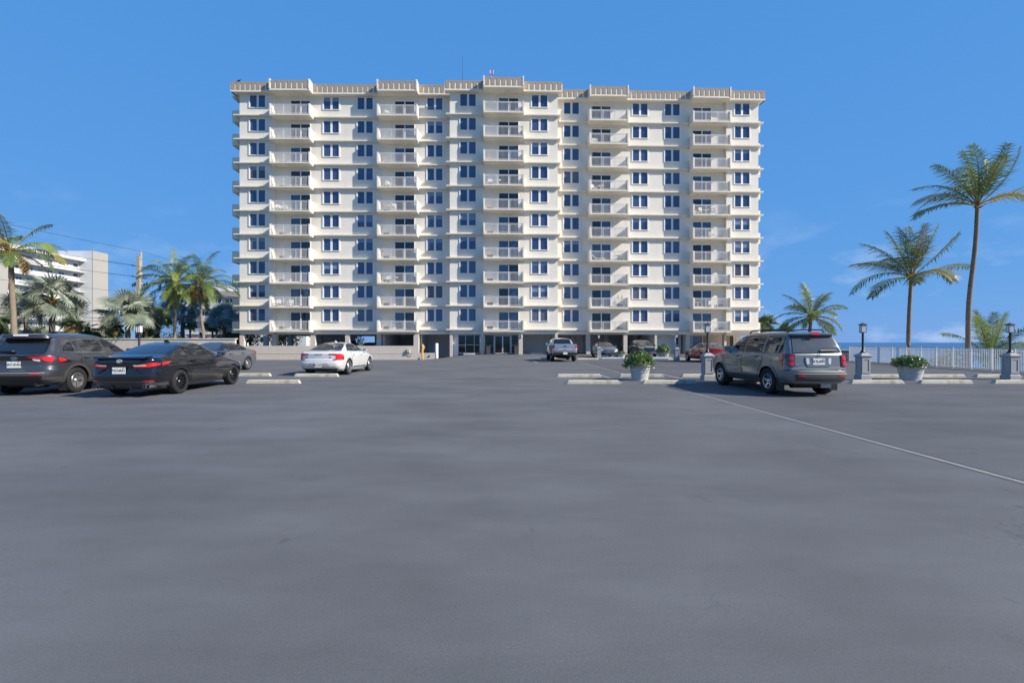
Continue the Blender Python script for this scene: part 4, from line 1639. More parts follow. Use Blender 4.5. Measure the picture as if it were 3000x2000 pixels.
# ---- black sedan, tail towards us
sp = stretch(SEDAN, dw=.93, kx=.93)
c = Car("parked_sedan", "glossy black sedan with dark alloy wheels and twin exhaust tips, beside the dark grey SUV", sp, -10.14, 12.72, 5.0, group="cars parked in the left bays")
pm = P['black']
c.body(pm, clad=lambda x, y, z: z < 0.38 and y < 0.6)
c.under()
c.side_windows(SEDAN_WINS, M['glass'], None, 0.03)
c.seams_and_doors(SEDAN_DOORS, pm)
c.end_window("rear_window", 'B', [(-.66, 1.10), (.66, 1.10), (.58, 1.25), (.46, 1.385), (-.46, 1.385), (-.58, 1.25)], M['glass'], 0.03)
c.end_window("windscreen", 'F', [(-.66, 1.06), (.66, 1.06), (.56, 1.25), (.44, 1.385), (-.44, 1.385), (-.56, 1.25)], M['glass'], 0.03)
mb = MB()
mb.prism([(.00, 1.015), (.30, 1.05), (.30, 1.075), (.02, 1.06)], -.62, .62, axes='yz')
c.add("boot_spoiler", mb, pm)
c.patch("garnish", 'B', [(-.60, .985), (.60, .985), (.50, .91), (-.50, .91)], M['gloss_black'], 0.012)
for sg in (1, -1):
    f = (lambda p: p) if sg > 0 else c.mirrored
    c.patch("tail_light", 'B', [f([(.36, .815), (.58, .88), (.80, .905), (.865, .885), (.84, .83), (.70, .79), (.36, .78)])], M['tail'], 0.018)
    c.patch("tail_lens", 'B', [f([(.33, .845), (.62, .85), (.66, .825), (.36, .822)])], M['lens'], 0.024)
    c.patch("tail_light", 'L' if sg < 0 else 'R', [[(.36, .905), (.72, .93), (.60, .865), (.36, .825)]], M['tail'], 0.012)
    c.patch("reflector", 'B', [f([(.56, .44), (.78, .45), (.78, .415), (.60, .41)])], M['tail'], 0.014)
    c.patch("headlight", 'F', [f([(.40, .66), (.82, .74), (.86, .70), (.80, .64), (.45, .61)])], M['lens'], 0.012)
    mb = MB()
    y0 = c.endy(.4, .7)
    mb.tube([(sg * .34, c.endy(.34, .78) - .012, .78), (sg * .54, c.endy(.54, .63) - .012, .63)], .012, 5)
    c.add("crease", mb, pm)
c.patch("diffuser", 'B', [(-.80, .42), (.80, .42), (.66, .24), (-.66, .24)], M['plastic'], 0.016)
for xx in (-.22, .22):
    mb = MB()
    mb.box(xx - .008, xx + .008, c.endy(0, .3) - .05, c.endy(0, .3) + .05, .24, .36)
    c.add("diffuser_fin", mb, M['black_plastic'])
c.oval_badge(0, .95, .13, .085, 'alu')
c.plate(.71, ("PGT", "A51"))
c.exhaust(-.70, .29, .042, 2)
c.exhaust(.60, .29, .042, 2)
c.patch("side_panel", 'R', [(1.62, .36), (3.35, .40), (3.30, .46), (1.75, .66), (1.58, .62), (1.56, .50)], P['dark_grey'], 0.010)
c.wheels('10twin', M['rim_dark'])
c.mirrors(3.02, 1.0, pm)
c.fin(1.85, M['gloss_black'])

# ---- mid grey sedan, nose towards us
sp = spec(SEDAN)
c = Car("parked_sedan", "mid grey sedan facing us between the black sedan and the garage wall", sp, -14.75, 23.9, 180, group="cars parked in the left bays")
pm = P['silver_grey']
c.body(pm)
c.under()
c.side_windows(SEDAN_WINS, M['glass'], None, 0.03)
c.seams_and_doors(SEDAN_DOORS, pm, hm=M['chrome'])
c.end_window("rear_window", 'B', [(-.66, 1.10), (.66, 1.10), (.58, 1.25), (.46, 1.385), (-.46, 1.385), (-.58, 1.25)], M['glass'], 0.03)
c.end_window("windscreen", 'F', [(-.66, 1.06), (.66, 1.06), (.56, 1.25), (.44, 1.385), (-.44, 1.385), (-.56, 1.25)], M['glass_clear'], 0.03)
for sg in (1, -1):
    f = (lambda p: p) if sg > 0 else c.mirrored
    c.patch("tail_light", 'B', [f([(.50, .93), (.84, .96), (.86, .84), (.55, .82)])], M['tail'], 0.018)
    c.patch("tail_light", 'L' if sg < 0 else 'R', [[(.34, .95), (.60, .93), (.40, .85), (.34, .85)]], M['tail'], 0.014)
    c.patch("headlight", 'F', [f([(.40, .68), (.80, .76), (.88, .72), (.82, .62), (.45, .60)])], M['lens'], 0.012)
    c.patch("fog_lamp", 'F', [f([(.60, .38), (.76, .40), (.76, .34), (.62, .33)])], M['lens'], 0.012)
c.patch("grille", 'F', [(-.42, .64), (.42, .64), (.52, .34), (-.52, .34)], M['black_plastic'], 0.012)
c.wheels('10', M['rim'])
c.mirrors(3.02, 1.0, M['chrome'])

# ---- white sedan, tail towards us
sp = stretch(SEDAN, 4.96, 1.0, 1.02, wr=0.355, rim=0.258, arch=0.395)
c = Car("parked_sedan", "pearl white sedan with C-shaped red tail lights, reversed up to a wheel stop", sp, -8.20, 20.4, -0.5, group="cars parked in the left bays")
pm = P['white']
c.body(pm, clad=None)
c.under()
c.side_windows(SEDAN_WINS[1:] + [[(1.16, 1.09), (1.52, 1.08), (1.52, 1.31), (1.40, 1.28)]], M['glass'], M['gloss_black'], 0.03)
c.seams_and_doors(SEDAN_DOORS, pm)
c.end_window("rear_window", 'B', [(-.68, 1.10), (.68, 1.10), (.60, 1.25), (.48, 1.385), (-.48, 1.385), (-.60, 1.25)], M['glass'], 0.02)
c.end_window("windscreen", 'F', [(-.66, 1.06), (.66, 1.06), (.56, 1.25), (.44, 1.385), (-.44, 1.385), (-.56, 1.25)], M['glass'], 0.03)
for sg in (1, -1):
    f = (lambda p: p) if sg > 0 else c.mirrored
    c.patch("tail_light", 'B', [f([(.42, .95), (.80, .96), (.885, .93), (.895, .68), (.66, .68), (.58, .72), (.70, .74), (.72, .86), (.66, .905), (.44, .91)])], M['tail'], 0.016)
    c.patch("tail_light", 'L' if sg < 0 else 'R', [[(.36, .93), (.50, .89), (.50, .69), (.36, .69)]], M['tail'], 0.012)
    c.patch("headlight", 'F', [f([(.45, .70), (.82, .76), (.88, .70), (.50, .64)])], M['lens'], 0.012)
    mb = MB()
    mb.box(sg * .93 - .012, sg * .93 + .012, 1.62, 3.34, .335, .362)
    c.add("sill_strip", mb, M['chrome'])
c.patch("boot_crease", 'B', [(-.72, .675), (.72, .675), (.70, .66), (-.70, .66)], M['silver'] if 'silver' in M else M['alu'], 0.008)
c.patch("bumper_strip", 'B', [(-.80, .355), (.80, .355), (.78, .325), (-.78, .325)], M['chrome'], 0.014)
c.patch("bumper_trim", 'B', [(-.74, .315), (.74, .315), (.66, .22), (-.66, .22)], M['black_plastic'], 0.008)
c.patch("plate_recess", 'B', [(-.36, .56), (.36, .56), (.50, .40), (-.50, .40)], M['alu'], 0.006)
c.badge_text("V O L V O", .065, 0, .925, 'gloss_black', bold=True)
c.badge_text("S90", .055, -.52, .80, 'gloss_black', bold=True)
c.badge_text("B6 4", .055, .48, .80, 'gloss_black', bold=True)
c.plate(.46, ("RLT", "W4"))
c.wheels('10', M['rim'])
c.mirrors(3.02, 1.0, pm)
c.fin(1.9, pm)

# ---- grey-green SUV (foreground right)
sp = dict(L=4.775, W=1.97, H=1.75, axles=(1.04, 3.74), wr=0.365, tw=0.245, rim=0.215, arch=0.415, track=1.69, bow=0.05,
          yr=[(.30, .40), (.36, .12), (.46, .02), (.55, 0), (.66, .0), (.695, .02), (.705, .13), (.80, .15), (1.10, .17), (1.14, .19), (1.30, .25), (1.615, .42), (1.63, .31), (1.665, .30), (1.69, .42), (1.71, .66), (1.735, 1.1), (1.75, 1.6)],
          yf=[(.30, 4.50), (.36, 4.68), (.55, 4.775), (.85, 4.76), (.98, 4.64), (1.06, 4.3), (1.10, 3.95), (1.14, 3.62), (1.18, 3.50), (1.40, 3.16), (1.58, 2.82), (1.65, 2.62), (1.70, 2.4), (1.735, 2.1), (1.75, 1.9)],
          hw=[(.30, .86), (.38, .93), (.5, .965), (.70, .985), (.95, .98), (1.06, .965), (1.10, .94), (1.135, .91), (1.40, .84), (1.60, .765), (1.67, .70), (1.70, .63), (1.735, .44), (1.75, .32)],
          cr=[(0, .34), (.69, .34), (.72, .17), (1.1, .16), (1.2, .12), (2, .12)], br=[(0, .10), (.69, .10), (.72, .05), (2, .05)], cf=[(0, .5), (1.05, .5), (1.15, .25), (2, .18)])
sp = stretch(sp, dw=.86, kx=.86)
c = Car("parked_suv", "grey-green boxy SUV with roof rails and tinted windows, parked beside a lamp pedestal", sp, 7.96, 12.74, 1.6, group="cars parked in the right bays")
pm = P['pilot']
c.body(pm, clad=None)
c.under()
c.side_windows([[(.48, 1.16), (1.28, 1.155), (1.22, 1.61), (.60, 1.61), (.50, 1.54)], [(1.42, 1.155), (2.30, 1.145), (2.22, 1.625), (1.36, 1.615)],
                [(2.40, 1.145), (3.42, 1.13), (3.34, 1.19), (2.96, 1.49), (2.76, 1.58), (2.32, 1.62)]], M['glass'], None, 0.025)
c.seams_and_doors([([(1.55, .48), (2.36, .48), (2.36, 1.14), (1.30, 1.15), (1.32, .92)], (1.60, 1.04)), ([(2.39, .48), (3.36, .48), (3.46, .75), (3.40, 1.12), (2.39, 1.14)], (2.62, 1.03))], pm)
c.end_window("rear_window", 'B', [(-.74, 1.165), (.74, 1.165), (.63, 1.60), (-.63, 1.60)], M['glass_smoke'], 0.02)
c.end_window("windscreen", 'F', [(-.74, 1.19), (.74, 1.19), (.60, 1.60), (-.60, 1.60)], M['glass'], 0.03)
for sg in (1, -1):
    f = (lambda p: p) if sg > 0 else c.mirrored
    sd = 'L' if sg < 0 else 'R'
    lamp = c.patch("tail_light", 'B', [f([(.70, 1.12), (.90, 1.13), (.925, 1.08), (.91, .82), (.86, .78), (.72, .80)])], M['tail_dark'], 0.016)
    for zz in (1.02, .88):
        mb = MB()
        n = 16
        c.patch_mb(mb, 'B', f([(.80 + .062 * math.cos(2 * math.pi * i / n), zz + .058 * math.sin(2 * math.pi * i / n)) for i in range(n)]), 0.026)
        link("lamp_bulb", mb.mesh("lamp_bulb", M['tail'], smooth=40), c.W, lamp)
    c.patch("tail_light", sd, [[(.36, 1.12), (.46, 1.10), (.46, .84), (.36, .80)]], M['tail'], 0.012)
    c.patch("plate_lamp", 'B', [f([(.30, 1.02), (.39, 1.02), (.37, .86), (.29, .87)])], M['lens'], 0.024)
    c.patch("reflector", 'B', [f([(.50, .585), (.70, .585), (.70, .55), (.50, .55)])], M['tail'], 0.022)
    c.patch("marker_lamp", sd, [(4.02, .93), (4.10, .93), (4.10, .89), (4.02, .89)], M['amber'], 0.010)
    for yw in sp['axles']:
        c.patch('arch_trim', sd, arch_ring(c, 'R', yw, .365, .415, .455), pm, 0.020)
    c.patch("sill_trim", sd, [[(1.48, .47), (3.30, .47), (3.30, .36), (1.48, .36)]], M['plastic'], 0.012)
    c.patch("headlight", 'F', [f([(.50, .92), (.86, .93), (.90, .80), (.52, .80)])], M['lens'], 0.012)
    mb = MB()
    mb.tube([(sg * .48, .62, 1.70), (sg * .52, .75, 1.775), (sg * .54, 1.6, 1.80), (sg * .52, 2.35, 1.785), (sg * .50, 2.5, 1.70)], .02, 6)
    c.add("roof_rail", mb, M['black_plastic'])
    for yw in (.60, 3.30):
        mb = MB()
        mb.box(sg * .73 - .11, sg * .73 + .11, yw, yw + .015, .14, .48)
        c.add("mud_flap", mb, M['black_plastic'])
c.patch("bumper_step", 'B', [(-.76, .688), (.76, .688), (.76, .66), (-.76, .66)], M['plastic'], 0.012)
c.patch("bumper_trim", 'B', [(-.78, .61), (.78, .61), (.74, .44), (-.74, .44)], M['plastic'], 0.014)
c.patch("bumper_strip", 'B', [(-.80, .63), (.80, .63), (.80, .612), (-.80, .612)], M['alu'], 0.020)
c.patch("plate_surround", 'B', [(-.40, 1.06), (-.30, 1.10), (.30, 1.10), (.40, 1.06), (.42, .92), (.34, .80), (-.34, .80), (-.42, .92)], pm, 0.016)
c.patch("brake_lamp", 'B', [(-.12, 1.664), (.12, 1.664), (.12, 1.65), (-.12, 1.65)], M['tail'], 0.05)
mb = MB()
yy = c.endy(0, 1.22)
mb.tube([(.06, yy - .04, 1.215), (.50, yy - .035, 1.225)], [.022, .012], 6)
c.add("rear_wiper", mb, M['black_plastic'])
c.badge_text("H", .11, 0, 1.10, 'chrome', bold=True, d=0.03)
c.badge_text("PILOT", .075, -.58, .845, 'chrome', bold=True)
c.plate(.935, ("KTJ", "Z01"))
mb = MB()
mb.box(.28, .56, .45, .62, .22, .46)
c.add("muffler", mb, M['alu'])
c.patch("fuel_flap", 'L', [(.86, .99), (1.04, .99), (1.04, .82), (.86, .82)], pm, 0.008)
c.wheels('5', M['rim'])
c.mirrors(3.20, 1.17, pm, size=(.22, .13, .19))

# ---- silver pickup, tail towards us
sp = dict(L=5.39, W=1.89, H=1.79, axles=(1.25, 4.48), wr=0.385, tw=0.25, rim=0.215, arch=0.44, track=1.62, bow=0.04, cat='pickup truck',
          yr=[(.46, .30), (.50, .20), (.52, .05), (.66, .05), (.70, .10), (.72, .12), (.80, .10), (1.27, .10), (1.30, .14), (1.305, 1.72), (1.40, 1.80), (1.60, 1.92), (1.66, 1.98), (1.71, 2.1), (1.76, 2.5), (1.79, 2.9)],
          yf=[(.46, 5.10), (.52, 5.30), (.70, 5.39), (.95, 5.36), (1.08, 5.15), (1.14, 4.7), (1.18, 4.3), (1.22, 4.12), (1.45, 3.78), (1.62, 3.5), (1.70, 3.3), (1.76, 3.1), (1.79, 3.0)],
          hw=[(.46, .80), (.56, .88), (.75, .93), (1.05, .93), (1.20, .915), (1.30, .89), (1.32, .86), (1.45, .81), (1.62, .73), (1.70, .66), (1.76, .5), (1.79, .4)],
          cr=[(0, .12), (2, .12)], br=[(0, .03), (2, .03)], cf=[(0, .4), (1.1, .4), (1.25, .2), (2, .15)])
c = Car("pickup_truck", "silver pickup truck with its tailgate shut, stopped near the lobby entrance", sp, 3.89, 34.7, 1.0)
pm = P['silver']
c.body(pm)
c.under()
mb = MB()
mb.box(-.74, .74, .22, 1.68, 1.298, 1.312)
c.add("bed_liner", mb, M['black_plastic'])
c.end_window("rear_window", 'B', [(-.66, 1.36), (.66, 1.36), (.56, 1.66), (-.56, 1.66)], M['glass'], 0.03)
c.end_window("windscreen", 'F', [(-.74, 1.25), (.74, 1.25), (.60, 1.68), (-.60, 1.68)], M['glass'], 0.03)
c.side_windows([[(1.98, 1.33), (2.50, 1.32), (2.50, 1.65), (2.10, 1.62)], [(2.60, 1.31), (3.90, 1.27), (3.78, 1.34), (3.42, 1.58), (3.2, 1.65), (2.60, 1.66)]], M['glass'], None, 0.03)
c.seams_and_doors([([(2.54, .58), (3.90, .58), (3.98, .8), (3.95, 1.22), (2.54, 1.26)], (2.72, 1.1))], pm)
mb = MB()
c.patch_mb(mb, 'B', [(-.735, 1.265), (.735, 1.265), (.735, .80), (-.735, .80)], 0.014)
tg = c.add("tailgate", mb, pm)
mb = MB()
mb.box(-.12, .12, c.endy(0, 1.1) - .03, c.endy(0, 1.1) - .012, 1.11, 1.18)
link("tailgate_handle", mb.mesh("tailgate_handle", M['black_plastic']), c.W, tg)
mb = MB()
c.patch_mb(mb, 'B', [(-.52, .92), (-.42, .97), (.42, .97), (.52, .92), (.70, .885), (-.70, .885)], 0.020)
link("tailgate_emboss", mb.mesh("tailgate_emboss", M['alu'], smooth=40), c.W, tg)
c.badge_text("TACOMA", .075, 0, .925, 'silver_text' if 'silver_text' in M else 'alu', d=0.03, bold=True)
for sg in (1, -1):
    f = (lambda p: p) if sg > 0 else c.mirrored
    c.patch("tail_light", 'B', [f([(.765, 1.26), (.90, 1.25), (.90, 1.0), (.765, 1.0)])], M['tail'], 0.018)
    c.patch("reversing_lens", 'B', [f([(.765, .985), (.895, .985), (.895, .90), (.765, .90)])], M['lens'], 0.016)
    for yw in sp['axles']:
        c.patch('arch_trim', 'L' if sg < 0 else 'R', arch_ring(c, 'R', yw, .385, .44, .49), pm, 0.03)
mb = MB()
mb.box(-.88, .88, -.02, .16, .52, .70, 0)
mb.box(-.30, .30, -.035, -.0201, .58, .68, 0)
c.add("rear_bumper", mb, M['black_plastic'])
mb = MB()
mb.box(-.155, .155, -.058, -.04, .56, .72)
link("licence_plate", mb.mesh("licence_plate", M['plate']), c.W, c.root)
c.patch("brake_lamp", 'B', [(-.14, 1.715), (.14, 1.715), (.14, 1.685), (-.14, 1.685)], M['tail'], 0.015)
c.wheels('6', M['rim'])
c.mirrors(3.75, 1.25, M['black_plastic'], size=(.24, .13, .22))

# ---- grey saloon with a big mesh grille, nose towards us
sp = stretch(SEDAN, 4.99, 1.01, 1.04, wr=.35, rim=.25, arch=.39)
c = Car("parked_sedan", "steel grey sedan with large mesh grille facing us, behind a far lamp pedestal", sp, 9.1, 46.3, 180, group="cars parked before the right-hand carports")
pm = P['grey_sedan']
c.body(pm)
c.under()
c.side_windows(SEDAN_WINS, M['glass'], None, 0.03)
c.seams_and_doors(SEDAN_DOORS, pm)
c.end_window("windscreen", 'F', [(-.68, 1.07), (.68, 1.07), (.58, 1.25), (.46, 1.39), (-.46, 1.39), (-.58, 1.25)], M['glass_clear'], 0.03)
gr = c.patch("grille", 'F', [(-.52, .74), (.52, .74), (.46, .56), (.25, .40), (0, .33), (-.25, .40), (-.46, .56)], M['black_plastic'], 0.014)
mb = MB()
for i in range(-9, 10):
    for sl in (-1, 1):
        pts = []
        for t in np.linspace(0, 1, 9):
            z = .34 + .39 * t
            x = i * .07 + sl * (t - .5) * .36
            lim = np.interp(z, [.33, .40, .56, .74], [.02, .25, .46, .52])
            if abs(x) < lim:
                pts.append(c.off('F', x, z, .024))
        if len(pts) > 1:
            mb.tube(pts, .009, 4)
link("grille_mesh", mb.mesh("grille_mesh", M['chrome']), c.W, gr)
for sg in (1, -1):
    f = (lambda p: p) if sg > 0 else c.mirrored
    c.patch("headlight", 'F', [f([(.58, .755), (.86, .77), (.90, .735), (.60, .71)]), f([(.58, .695), (.88, .705), (.90, .67), (.60, .655)])], M['lens'], 0.012)
    c.patch("air_intake", 'F', [f([(.36, .40), (.78, .52), (.80, .36), (.42, .30)])], M['black_plastic'], 0.010)
c.patch("bumper_strip", 'F', [(-.78, .27), (.78, .27), (.74, .24), (-.74, .24)], M['chrome'], 0.012)
c.wheels('10', M['rim_dark'])
c.mirrors(3.02, 1.0, pm)

# ---- dark crossover, nose towards us
sp = stretch(SUV, 4.60, .985, 1.0)
c = Car("parked_suv", "gunmetal crossover facing us behind the far leafy planter", sp, 13.75, 49.1, 180, group="cars parked before the right-hand carports")
pm = P['dark_grey']
c.body(pm, clad=lambda x, y, z: z < .40)
c.under()
c.side_windows([[(0.62, 1.17), (1.16, 1.15), (1.02, 1.45), (0.76, 1.40)], [(1.28, 1.14), (2.10, 1.125), (2.02, 1.51), (1.10, 1.48)], [(2.20, 1.125), (3.14, 1.105), (3.03, 1.15), (2.60, 1.42), (2.43, 1.49), (2.10, 1.51)]], M['glass'], M['chrome'], 0.02)
c.seams_and_doors([([(1.42, .42), (2.16, .42), (2.16, 1.08), (1.12, 1.10), (1.12, .85)], (1.30, .98)), ([(2.18, .42), (3.16, .42), (3.26, .7), (3.22, 1.04), (2.18, 1.07)], (2.36, .97))], pm)
c.end_window("windscreen", 'F', [(-.72, 1.13), (.72, 1.13), (.62, 1.40), (.54, 1.56), (-.54, 1.56), (-.62, 1.40)], M['glass_clear'], 0.03)
gr = c.patch("grille", 'F', [(-.58, .83), (.58, .83), (.50, .62), (.30, .52), (-.30, .52), (-.50, .62)], M['gloss_black'], 0.012)
mb = MB()
mb.tube([c.off('F', x, z, .022) for x, z in [(-.66, .84), (-.56, .66), (-.34, .52), (0, .485), (.34, .52), (.56, .66), (.66, .84)]], .02, 6)
link("grille_trim", mb.mesh("grille_trim", M['chrome'], smooth=60), c.W, gr)
for sg in (1, -1):
    f = (lambda p: p) if sg > 0 else c.mirrored
    c.patch("headlight", 'F', [f([(.56, .86), (.86, .90), (.89, .84), (.60, .80)])], M['lens'], 0.012)
    for yw in sp['axles']:
        c.patch('arch_trim', 'L' if sg < 0 else 'R', arch_ring(c, 'R', yw, .36, .415, .47), M['black_plastic'], 0.02)
c.patch("bumper_strip", 'F', [(-.72, .40), (.72, .40), (.70, .36), (-.70, .36)], M['alu'], 0.014)
c.wheels('10', M['rim'])
c.mirrors(3.12, 1.08, pm)

# ---- red sedan, tail towards us
sp = stretch(SEDAN, 4.68, .985, 1.0, wr=.32, rim=.21, arch=.36)
c = Car("parked_sedan", "deep red sedan with a full-width red light bar, partly behind a lamp pedestal", sp, 14.65, 33.0, 1, group="cars parked in the right bays")
pm = P['red']
c.body(pm)
c.under()
k = 4.68 / 4.92
c.side_windows([[(a * k, b * .985) for a, b in p] for p in SEDAN_WINS[1:]] + [[(1.05, 1.08), (1.42, 1.07), (1.42, 1.27), (1.28, 1.23)]], M['glass'], M['chrome'], 0.02)
c.seams_and_doors([([(a * k, b * .985) for a, b in p], (h[0] * k, h[1] * .985)) for p, h in SEDAN_DOORS], pm)
c.end_window("rear_window", 'B', [(-.66, 1.085), (.66, 1.085), (.58, 1.23), (.46, 1.365), (-.46, 1.365), (-.58, 1.23)], M['glass_clear'], 0.03)
c.patch("light_bar", 'B', [(-.82, .86), (.82, .86), (.84, .80), (.60, .74), (-.60, .74), (-.84, .80)], M['tail'], 0.016)
c.badge_text("E L A N T R A", .055, .22, .84, 'lens', bold=True, d=0.024)
c.oval_badge(0, .935, .12, .07, inner=False)
c.badge_text("H", .06, 0, .935, 'chrome', d=0.02)
c.patch("bumper_trim", 'B', [(-.76, .40), (.76, .40), (.66, .24), (-.66, .24)], M['black_plastic'], 0.012)
for sg in (1, -1):
    f = (lambda p: p) if sg > 0 else c.mirrored
    c.patch("headlight", 'F', [f([(.45, .66), (.82, .72), (.86, .68), (.50, .60)])], M['lens'], 0.012)
c.plate(.55, None)
c.wheels('5', M['rim'])
c.mirrors(3.02 * k, .985, M['gloss_black'])
c.fin(1.8, pm)

# ---- cars mostly hidden by others
def plain_suv(label, pm, x, y, rz, z=0, group=None, clad=True):
    c = Car("parked_suv", label, spec(SUV), x, y, rz, z, group)
    c.body(pm, clad=(lambda x, y, z: z < .42) if clad else None)
    c.side_windows([[(0.62, 1.19), (1.16, 1.17), (1.02, 1.48), (0.76, 1.42)], [(1.28, 1.16), (2.12, 1.14), (2.02, 1.535), (1.10, 1.50)], [(2.22, 1.14), (3.16, 1.12), (3.05, 1.17), (2.62, 1.44), (2.45, 1.51), (2.12, 1.535)]], M['glass'], M['chrome'], 0.016)
    c.seams_and_doors([([(1.42, .42), (2.16, .42), (2.16, 1.10), (1.12, 1.12), (1.12, .85)], (1.30, 1.0)), ([(2.18, .42), (3.16, .42), (3.26, .7), (3.22, 1.06), (2.18, 1.09)], (2.36, .99))], pm)
    c.end_window("rear_window", 'B', [(-.60, 1.16), (.60, 1.16), (.56, 1.40), (.49, 1.535), (-.49, 1.535), (-.56, 1.40)], M['glass'], 0.04)
    c.end_window("windscreen", 'F', [(-.72, 1.15), (.72, 1.15), (.62, 1.42), (.54, 1.58), (-.54, 1.58), (-.62, 1.42)], M['glass'], 0.03)
    for sg in (1, -1):
        f = (lambda p: p) if sg > 0 else c.mirrored
        c.patch("tail_light", 'B', [f([(.46, 1.04), (.80, 1.06), (.85, .96), (.62, .92)])], M['tail'], 0.016)
    c.wheels('5fork', M['rim'])
    c.mirrors(3.12, 1.10, pm)
    c.under()
    return c


def plain_sedan(label, pm, x, y, rz, z=0, group=None):
    c = Car("parked_sedan", label, spec(SEDAN), x, y, rz, z, group)
    c.body(pm)
    c.side_windows(SEDAN_WINS, M['glass'], None, 0.03)
    c.seams_and_doors(SEDAN_DOORS, pm)
    c.end_window("rear_window", 'B', [(-.66, 1.10), (.66, 1.10), (.58, 1.25), (.46, 1.385), (-.46, 1.385), (-.58, 1.25)], M['glass'], 0.03)
    c.end_window("windscreen", 'F', [(-.66, 1.06), (.66, 1.06), (.56, 1.25), (.44, 1.385), (-.44, 1.385), (-.56, 1.25)], M['glass_clear'], 0.03)
    for sg in (1, -1):
        f = (lambda p: p) if sg > 0 else c.mirrored
        c.patch("tail_light", 'B', [f([(.50, .93), (.84, .96), (.86, .84), (.55, .82)])], M['tail'], 0.018)
        c.patch("headlight", 'F', [f([(.40, .68), (.80, .76), (.88, .72), (.82, .62), (.45, .60)])], M['lens'], 0.012)
    c.wheels('10', M['rim'])
    c.mirrors(3.02, 1.0, pm)
    c.under()
    return c


plain_suv("navy SUV of which only a roof corner shows, left of the dark grey SUV", P['navy'], -16.2, 12.9, 8, group="cars parked in the left bays")
plain_sedan("black sedan facing us, just its roof showing beyond the dark grey SUV", P['black'], -17.9, 24.4, 180, group="cars parked in the left bays")
plain_suv("pale silver SUV under the carport behind the gunmetal crossover", P['silver'], 15.9, 59.0, 1, group="cars inside the carports")
plain_suv("red SUV inside the open garage, only its roof above the wall", P['red'], -21.9, 61.8, 90, z=0.0, group="cars inside the open garage")
plain_sedan("silver-white sedan inside the open garage, its curved roof above the wall", P['white'], -19.1, 62.6, 180, z=0.0, group="cars inside the open garage")

# ------------------------------------------------------------------ wheel stops


def stop_mesh(m, seed):
    r = random.Random(seed)
    mb = MB()
    n = 22
    prof = [(-0.085, 0.0), (-0.078, 0.095), (-0.055, 0.125), (0.055, 0.125), (0.078, 0.095), (0.085, 0.0)]
    rings = []
    for i in range(n + 1):
        x = -0.93 + 1.86 * i / n
        e = 1.0
        if i in (0, n):
            e = 0.80
        ring = []
        for (y, z) in prof:
            j = r.uniform(-0.006, 0.006)
            chip = r.uniform(0.0, 0.02) if (z > 0.09 and r.random() < 0.12) else 0
            ring.append((x + (0.07 * (z / 0.125) * (1 if i == 0 else -1) if i in (0, n) else 0), y + j, z - chip))
        rings.append(ring)
    for i in range(n):
        for k in range(len(prof) - 1):
            mb.face([rings[i][k], rings[i + 1][k], rings[i + 1][k + 1], rings[i][k + 1]])
    mb.face(rings[0])
    mb.face(rings[n][::-1])
    return mb.mesh("wheel_stop", m, smooth=25)


stops = [stop_mesh(M['stop'], i) for i in range(4)]
stop_b = stop_mesh(M['stop_blue'], 9)
STOPS = [
    (2.83, 15.83, 0, "pale wheel stop in the front row, nearest to the big potted shrub on its left"),
    (5.50, 15.90, 0, "pale wheel stop right in front of the big potted shrub near the joint line"),
    (8.15, 15.90, 0, "wheel stop at the front wheel of the grey-green SUV"),
    (12.75, 15.92, 0, "pale wheel stop before the lamp pedestal right of the grey-green SUV"),
    (15.15, 15.92, 0, "front wheel stop between the right planter and the rightmost lamp pedestal"),
    (17.75, 15.92, 0, "wheel stop in front of the rightmost lamp pedestal, cut by the frame"),
    (2.78, 18.9, 0, "rear-row wheel stop left of the big potted shrub"),
    (5.38, 18.9, 0, "darkly weathered wheel stop directly behind the big potted shrub"),
    (7.95, 18.9, 0, "rear-row wheel stop behind the near lamp pedestal"),
    (15.1, 18.75, 0, "rear-row wheel stop between the lamp pedestal and the right planter"),
    (17.7, 18.75, 0, "rear-row wheel stop just right of the right planter, towards the white fence"),
    (20.0, 18.75, 0, "rear-row wheel stop left of the rightmost lamp pedestal, near the fence"),
    (22.4, 18.75, 0, "rear-row wheel stop right of the rightmost lamp pedestal"),
    (-8.35, 15.95, 0, "pale wheel stop on open asphalt in front of the white sedan, nearer row"),
    (-8.22, 19.15, 0, "stained wheel stop tight behind the white sedan's tail"),
    (-11.2, 19.4, 0, "wheel stop beside the black sedan's nose"),
    (6.35, 38.1, 0, "far wheel stop right of the silver pickup truck"),
    (8.85, 40.4, 1, "faded blue wheel stop under the nose of the mesh-grille sedan"),
    (10.55, 38.6, 0, "far wheel stop below the small potted shrub"),
    (13.3, 40.6, 1, "faded blue wheel stop under the gunmetal crossover's nose"),
    (13.75, 37.6, 0, "far wheel stop at the red sedan's front wheel"),
    (15.6, 37.6, 0, "far wheel stop beyond the red sedan's nose"),
    (3.4, 39.2, 0, "far wheel stop ahead of the silver pickup truck"),
]
for i, (x, y, bl, lab) in enumerate(STOPS):
    o = link("wheel_stop", stop_b if bl else stops[i % 4], T(x, y, 0, rnd.uniform(-0.8, 0.8)))
    if i == 7:
        o.data = stop_mesh(M['concrete'], 21)
    tag(o, lab, "wheel stop", "concrete wheel stops")

